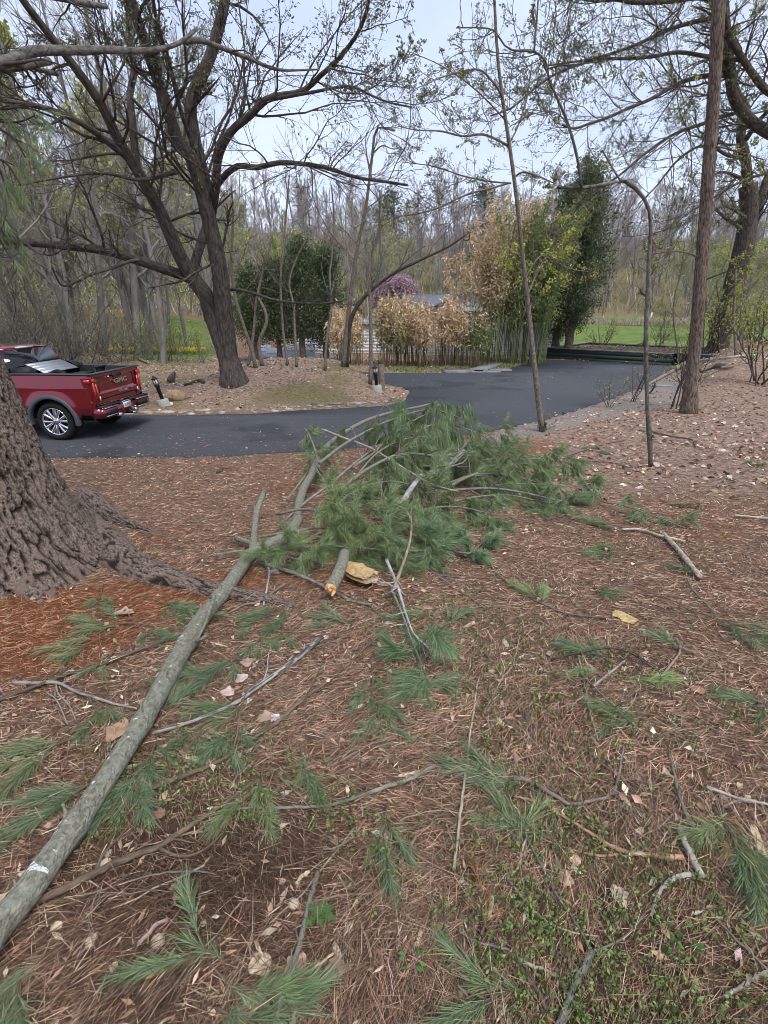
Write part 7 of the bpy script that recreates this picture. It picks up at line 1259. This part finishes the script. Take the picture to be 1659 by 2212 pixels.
# weeping pink tree behind the hedge
def weeping(label, x, ybase, ytop, Y_, wpx, seed):
    g = np.random.default_rng(seed); q = atY(A(float(x)), A(float(ybase)), Y_)[0]; z0 = float(hgt(q[0], Y_)); zt = float(atY(A(float(x)), A(float(ytop)), Y_)[0, 2]); H = zt - z0; Rm = wpx / 2 * Y_ / FPX; r_ = thing('weeping_tree', label, 'tree', (q[0], Y_, z0)); P = np.stack([q[0] + 0 * np.linspace(0, 1, 8), np.full(8, Y_), z0 + H * .8 * np.linspace(0, 1, 8)], -1); V, Q, bc = tubes(P[None], np.linspace(.16, .06, 8)[None], 8); mk('trunk', B().add(V, Q, bc=bc), M['dark_bark'], r_)
    K = 330; a = g.uniform(0, 6.28, K); ro = Rm * np.sqrt(g.random(K)); s = np.linspace(0, 1, 9); dx_ = np.cos(a) * ro; dy_ = np.sin(a) * ro; top = z0 + H * (.72 + .28 * np.sqrt(np.clip(1 - (ro / Rm) ** 2 * .8, 0, 1))); P1 = np.stack([q[0] + dx_[:, None] * (s ** .6), Y_ + dy_[:, None] * (s ** .6), z0 + H * .72 + (top - z0 - H * .72)[:, None] * np.sin(np.minimum(s * 2, 1) * np.pi / 2) - np.maximum(s - .4, 0) ** 1.4 * H * .8 * g.uniform(.5, 1.2, (K, 1))], -1); V, Q, bc = tubes(P1, np.full((K, 9), .012), 3); mk('branches', B().add(V, Q, bc=bc), M['twig'], r_, kind='stuff')
    n = 5600; k = g.integers(0, K, n); pp, tn, _ = interp_par(P1, np.ones((K, 9)), k, g.uniform(.3, 1, n)); V, F = leaves(pp + g.normal(size=(n, 3)) * .18, tn, .10, .06, g, .8); c = pick([(.78, .46, .60), (.82, .55, .68), (.68, .38, .52)], n, .15, g); mk('blossom', B().add(V, F, np.concatenate([c, c])), M['leaf_live'], r_, kind='stuff')
weeping('pink weeping blossom tree rising behind the bamboo hedge', 856, 700, 596, 48., 116, 1301)
# daffodils by the left lawn
for k, (x, y, n_, lb) in enumerate(((258, 774, 26, 'yellow daffodil clump nearest the truck'), (300, 775, 34, 'bright yellow daffodil pair by the lawn edge'), (338, 771, 44, 'wide clump of yellow daffodils on the lawn edge'), (366, 770, 30, 'yellow daffodils beside the widest clump'), (402, 773, 46, 'long low row of yellow daffodils by the big maple'), (425, 774, 24, 'yellow daffodils against the maple trunk'))):
    g = np.random.default_rng(1400 + k); q = atY(A(float(x)), A(float(y)), 34.)[0]; z0 = float(hgt(q[0], 34.)); r_ = thing('daffodils', lb, 'flowers', (q[0], 34., z0)); pp = A(q[0], 34., z0) + np.column_stack([g.normal(size=n_) * .4, g.normal(size=n_) * .25, 0 * np.arange(n_)]); hh = g.uniform(.22, .42, n_); V, F = needles(np.repeat(pp, 3, 0), nrm(A(0, 0, 1) + .3 * g.normal(size=(n_ * 3, 3))), np.repeat(hh, 3), .03); mk('stems', B().add(V, F, (.10, .22, .05)), M['needle_green'], r_, kind='stuff')
    V, F = leaves(np.repeat(pp + A(0, 0, 1) * hh[:, None], 6, 0), nrm(g.normal(size=(n_ * 6, 3))), .10, .075, g, .6); mk('blooms', B().add(V, F, (.80, .60, .03)), M['leaf_live'], r_, kind='stuff')

# ------------------------------------------------------------------ the woods: bare trees behind, each an object
def bare_proto(seed, H, lean, fork, leafy=None, bark='wood_far', rm=.012, dense=1.):
    g = np.random.default_rng(seed); t = np.linspace(0, 1, 12); ln = []; dirx, diry = lean
    P = np.stack([dirx * H * t ** 1.3 + .02 * H * np.sin(t * 6 + seed), diry * H * t + .02 * H * np.cos(t * 5 + seed), H * t - .1], -1); Rr = np.linspace(.020, .004, 12) * H * .62; LP, LR = [P], [Rr]
    for k in range(fork):
        a = g.uniform(0, 6.28); t0_ = g.uniform(.25, .5); i = int(t0_ * 11); s = np.linspace(0, 1, 12); d = A(math.cos(a) * .45, math.sin(a) * .45, 1); q = P[i] + d * (H * (1 - t0_) * .8 * s)[:, None] + A(math.cos(a), math.sin(a), 0) * (.05 * H * np.sin(s * 3))[:, None]; LP.append(q); LR.append(np.linspace(Rr[i] * .7, .05 * Rr[0], 12))
    LP, LR = np.stack(LP), np.stack(LR); P1, R1 = spawn(LP, LR, max(3, int(20 / (1 + fork) * 1.7 * dense)), -.34, (30, 65), 7, .12, .13, .22, .45, rm * 1.5, g); P2, R2 = spawn(P1, R1, int(8 * dense + .5), -.5, (25, 60), 4, .10, .15, .15, .6, rm, g); P3, R3 = spawn(P2, R2, 5, -.55, (25, 60), 3, .08, .15, .2, .7, rm * .7, g)
    b0, b1 = B(), B(); V, Q, bc = tubes(LP, LR, 8); b0.add(V, Q, bc=bc); V, Q, bc = tubes(P1, R1, 4); b1.add(V, Q, bc=bc); V, Q, bc = tubes(P2, R2, 3); b1.add(V, Q, bc=bc); V, Q, bc = tubes(P3, R3, 3); b1.add(V, Q, bc=bc)
    root = bpy.data.objects.new('bare_tree', None); col.objects.link(root); ORG[root.name] = np.zeros(3); mk('trunk', b0, M[bark], root, smooth=True, local=True); mk('crown', b1, M['far_twig'], root, local=True, kind='stuff')
    if leafy:
        n, sz, cols = leafy; k = g.integers(0, len(P3), n); pp, tn, _ = interp_par(P3, R3, k, g.random(n)); V, F = leaves(pp + g.normal(size=pp.shape) * sz * .6, tn, sz * g.uniform(.6, 1.2, n), sz * .7, g); c = pick(cols, n, .18, g); mk('leaves', B().add(V, F, np.concatenate([c, c])), M['leaf_live'], root, local=True, kind='stuff')
    return root
M['far_twig'] = mat('far_twigs', (.21, .19, .175), (.34, .31, .285), 1.5, .95, spec=.03); M['mauve_twig'] = mat('mauve_twigs', (.29, .245, .24), (.39, .335, .325), 1.5, .95, spec=.03)  # twig colours paled in place of real haze over the woods
FY = [(.40, .42, .14), (.48, .48, .2), (.34, .37, .14)]
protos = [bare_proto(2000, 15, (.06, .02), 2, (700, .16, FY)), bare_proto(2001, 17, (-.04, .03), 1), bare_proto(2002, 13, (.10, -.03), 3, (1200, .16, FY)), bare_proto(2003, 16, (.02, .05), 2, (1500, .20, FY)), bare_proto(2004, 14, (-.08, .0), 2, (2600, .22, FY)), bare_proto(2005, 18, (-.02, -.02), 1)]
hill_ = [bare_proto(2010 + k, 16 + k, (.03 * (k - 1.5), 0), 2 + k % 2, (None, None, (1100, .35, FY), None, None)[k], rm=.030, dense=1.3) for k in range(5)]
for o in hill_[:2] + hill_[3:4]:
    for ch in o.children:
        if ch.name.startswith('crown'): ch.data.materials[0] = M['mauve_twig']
g = np.random.default_rng(77); cnt_ = 0
def place(pr, x, y, s, rz, label, group):
    global cnt_
    z = float(hgt(x, y)) if abs(x) < 39 and y < 61 else float(hgt_exact(x, y)); o = copy_tree(pr, (x, y, z - .1), rz, (s, s, s * g.uniform(.9, 1.12)), label, None, group); o['category'] = 'tree'; o['group'] = group; cnt_ += 1; return o
def clear(x, y):
    xp = 829 + x / y * 1075
    return not (-4 < x < 14 and y < 46) and on_drive(A(x), A(y))[0] < -1.5
# left woods: near rows behind the truck
for k in range(120):
    y = g.uniform(25, 80); px_ = g.uniform(-420, 500) if k % 4 else g.uniform(-200, 240); x = (px_ - 829) / 1075 * y
    if clear(x, y) and not (y < 33 and px_ > 380): place(protos[[0, 1, 2, 5, 3, 4, 0, 5][k % 8]], x, y, g.uniform(.75, 1.15), g.uniform(0, 6.28), 'bare grey tree in the thick woods behind the truck', 'bare trees in the woods behind the truck')
for k in range(30):
    y = g.uniform(48, 92); px_ = g.uniform(430, 960); x = (px_ - 829) / 1075 * y; place(protos[[3, 0, 1, 4, 5, 2][k % 6]], x, y, g.uniform(.5, .8), g.uniform(0, 6.28), 'bare tree standing on the lawn margin beyond the house', 'bare trees beyond the house')
for k in range(40):
    y = g.uniform(86, 112) if k % 4 else g.uniform(44, 70); px_ = g.uniform(1190, 2000) if k % 4 else g.uniform(1480, 1950); x = (px_ - 829) / 1075 * y; place(protos[[4, 3, 0, 2][k % 4]], x, y, g.uniform(.7, 1.0) * (.8 if y < 75 else 1), g.uniform(0, 6.28), 'budding tree in the woods past the pond and lawn', 'trees past the pond')
rowsY = [102, 113, 126]
for ri, y0 in enumerate(rowsY):
    m_ = 36
    for k in range(m_):
        px_ = -420 + (k + g.random()) / m_ * 2500; y = y0 + g.normal() * 4; x = (px_ - 829) / 1075 * y; place(hill_[g.integers(0, 5)], x, y, g.uniform(.8, 1.15), g.uniform(0, 6.28), 'bare tree massed on the far wooded hillside', 'bare trees on the far hillside')
def far_tree(seed):
    q = np.random.default_rng(seed); t = np.linspace(0, 1, 6); P = np.stack([.5 * np.sin(t * 4 + seed), .5 * np.cos(t * 3 + seed), 17 * t], -1)[None]; Rr = np.linspace(.24, .06, 6)[None]; P1, R1 = spawn(P, Rr, 30, -.36, (25, 60), 3, .16, .14, .15, .45, .06, q); P2, R2 = spawn(P1, R1, 13, -.6, (25, 60), 2, .14, .16, .12, .6, .042, q)
    Vs, Qs, n0 = [], [], 0
    for a_, b_ in ((P, Rr), (P1, R1), (P2, R2)): V, Q, _ = tubes(a_, b_, 3); Vs.append(V); Qs.append(Q + n0); n0 += len(V)
    return np.concatenate(Vs), np.concatenate(Qs)
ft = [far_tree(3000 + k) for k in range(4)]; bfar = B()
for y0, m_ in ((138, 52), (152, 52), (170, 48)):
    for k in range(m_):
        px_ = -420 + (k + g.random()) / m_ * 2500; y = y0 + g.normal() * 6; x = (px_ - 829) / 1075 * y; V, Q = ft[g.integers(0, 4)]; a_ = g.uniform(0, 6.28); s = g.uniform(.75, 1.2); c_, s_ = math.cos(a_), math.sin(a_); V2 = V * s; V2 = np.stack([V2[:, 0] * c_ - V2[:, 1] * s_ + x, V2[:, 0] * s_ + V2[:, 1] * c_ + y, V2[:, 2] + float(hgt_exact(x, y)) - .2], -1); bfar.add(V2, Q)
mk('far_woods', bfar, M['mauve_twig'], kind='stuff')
for o in protos + hill_:
    for ch in list(o.children): bpy.data.objects.remove(ch)
    bpy.data.objects.remove(o)
# far conifers on the skyline; distance haze is painted into their paler foliage colours
for k, (x, yt, w_, lb) in enumerate(((836, 410, 170, 'far haze-tinted conifer on the skyline behind the hooked thin tree'), (1036, 398, 150, 'far haze-tinted conifer on the skyline just above the tan bamboo'), (1236, 335, 90, 'tall dark spruce rising behind the juniper'))):
    evergreen(lb, x, 620, yt, 120. if k < 2 else 60., w_, 4200, 1500 + k, .1, .6 if k < 2 else .3, [(.11, .14, .10), (.14, .17, .12)], -.5)
# brush: grey-green thicket behind the truck, undergrowth along the lawn
tw_cols = [(.24, .26, .12), (.30, .31, .15), (.20, .22, .12)]
bk = 0
for (x, y, h_, w_, ns, lf) in ((20, 800, 4.2, 3.6, 16, 400), (90, 795, 4.0, 3.6, 16, 400), (150, 790, 3.8, 3.4, 16, 400), (205, 788, 3.2, 3.0, 14, 300), (250, 785, 2.4, 2.6, 12, 300), (-60, 800, 4.6, 3.6, 16, 300), (-140, 800, 4.6, 3.6, 14, 300), (55, 780, 5.2, 4.4, 16, 300), (130, 778, 5., 4.4, 16, 300), (275, 780, 2.2, 2.4, 9, 500), (320, 778, 2.6, 2.4, 8, 700), (360, 780, 2.2, 2.2, 7, 600), (400, 782, 2.4, 2.2, 7, 500), (440, 783, 2.2, 2.0, 6, 500)):
    shrub(['dense grey brushwood thicket behind the truck', 'yellow-green budding brush at the edge of the left lawn'][bk >= 9], x, y, h_, w_, ns, 1600 + bk, (lf, .07, tw_cols if bk < 9 else YEL), 'brush', 'brush', ['brushwood behind the truck', 'budding brush by the left lawn'][bk >= 9], .0075, 'grey_bark'); bk += 1
for (x, y, h_, w_) in ((1545, 745, 3, 3), (1640, 742, 4, 4), (1700, 750, 4, 4), (1600, 735, 4, 4)):
    shrub('budding roadside brush in the woods at the right edge', x, y, h_, w_, 11, 1650 + bk, (1100, .09, YEL), 'brush', 'brush', 'budding brush at the right edge', .008, 'grey_bark'); bk += 1

# undergrowth and saplings on the hillside and in the left woods: uncountable brush
n = 52000; ang_ = g.uniform(-.98, .98, n); Yq = np.exp(g.uniform(math.log(34), math.log(235), n)); Xq = ang_ * Yq; wq = (lawnw(Xq, Yq) < .3) & ((Yq > 92) | (ang_ < -.28)) & (g.random(n) < .55 + .6 * fbm(p3(Xq, Yq, .07), 2, 88)); Xq, Yq = Xq[wq], Yq[wq]; n = len(Xq)
zq = hgt_exact(Xq, Yq); hq = g.uniform(.8, 3.2, n) * np.where(Yq > 95, 1.9, .7); V, F = needles(np.stack([Xq, Yq, zq - .1], -1), nrm(A(0, 0, 1) + .30 * g.normal(size=(n, 3))), hq, .02 + .0011 * Yq, .02)
c = pick([(.34, .305, .285), (.28, .25, .235), (.38, .335, .32), (.40, .38, .29), (.38, .40, .23)], n, .2, g); mk('forest_undergrowth', B().add(V, F, np.concatenate([c, c])), M['needle_dead'], kind='stuff')
n = 26000; Yq = np.exp(g.uniform(math.log(34), math.log(150), n)); Xq = g.uniform(-.98, .98, n) * Yq; wq = (lawnw(Xq, Yq) < .3) & ((Yq > 92) | (Xq / Yq < -.28)); Xq, Yq = Xq[wq], Yq[wq]; n = len(Xq); zq = hgt_exact(Xq, Yq) + g.uniform(.5, 4.5, n) ** 1.0
V, F = leaves(np.stack([Xq, Yq, zq], -1), g.normal(size=(n, 3)), .10 + .003 * Yq, .07 + .002 * Yq, g); c = pick([(.34, .35, .14), (.28, .30, .12), (.40, .38, .2)], n, .2, g); mk('budding_undergrowth', B().add(V, F, np.concatenate([c, c])), M['leaf_live'], kind='stuff')
q = G(A(1405.), A(692.))[0]; mk('marker_post', B().box(q + A(0, 0, .6), (.22, .22, 1.3)).box(q + A(0, 0, 1.28), (.3, .3, .1)), M['lichen'], org=q, label='small white post standing on the lawn beside the pond', cat='post')
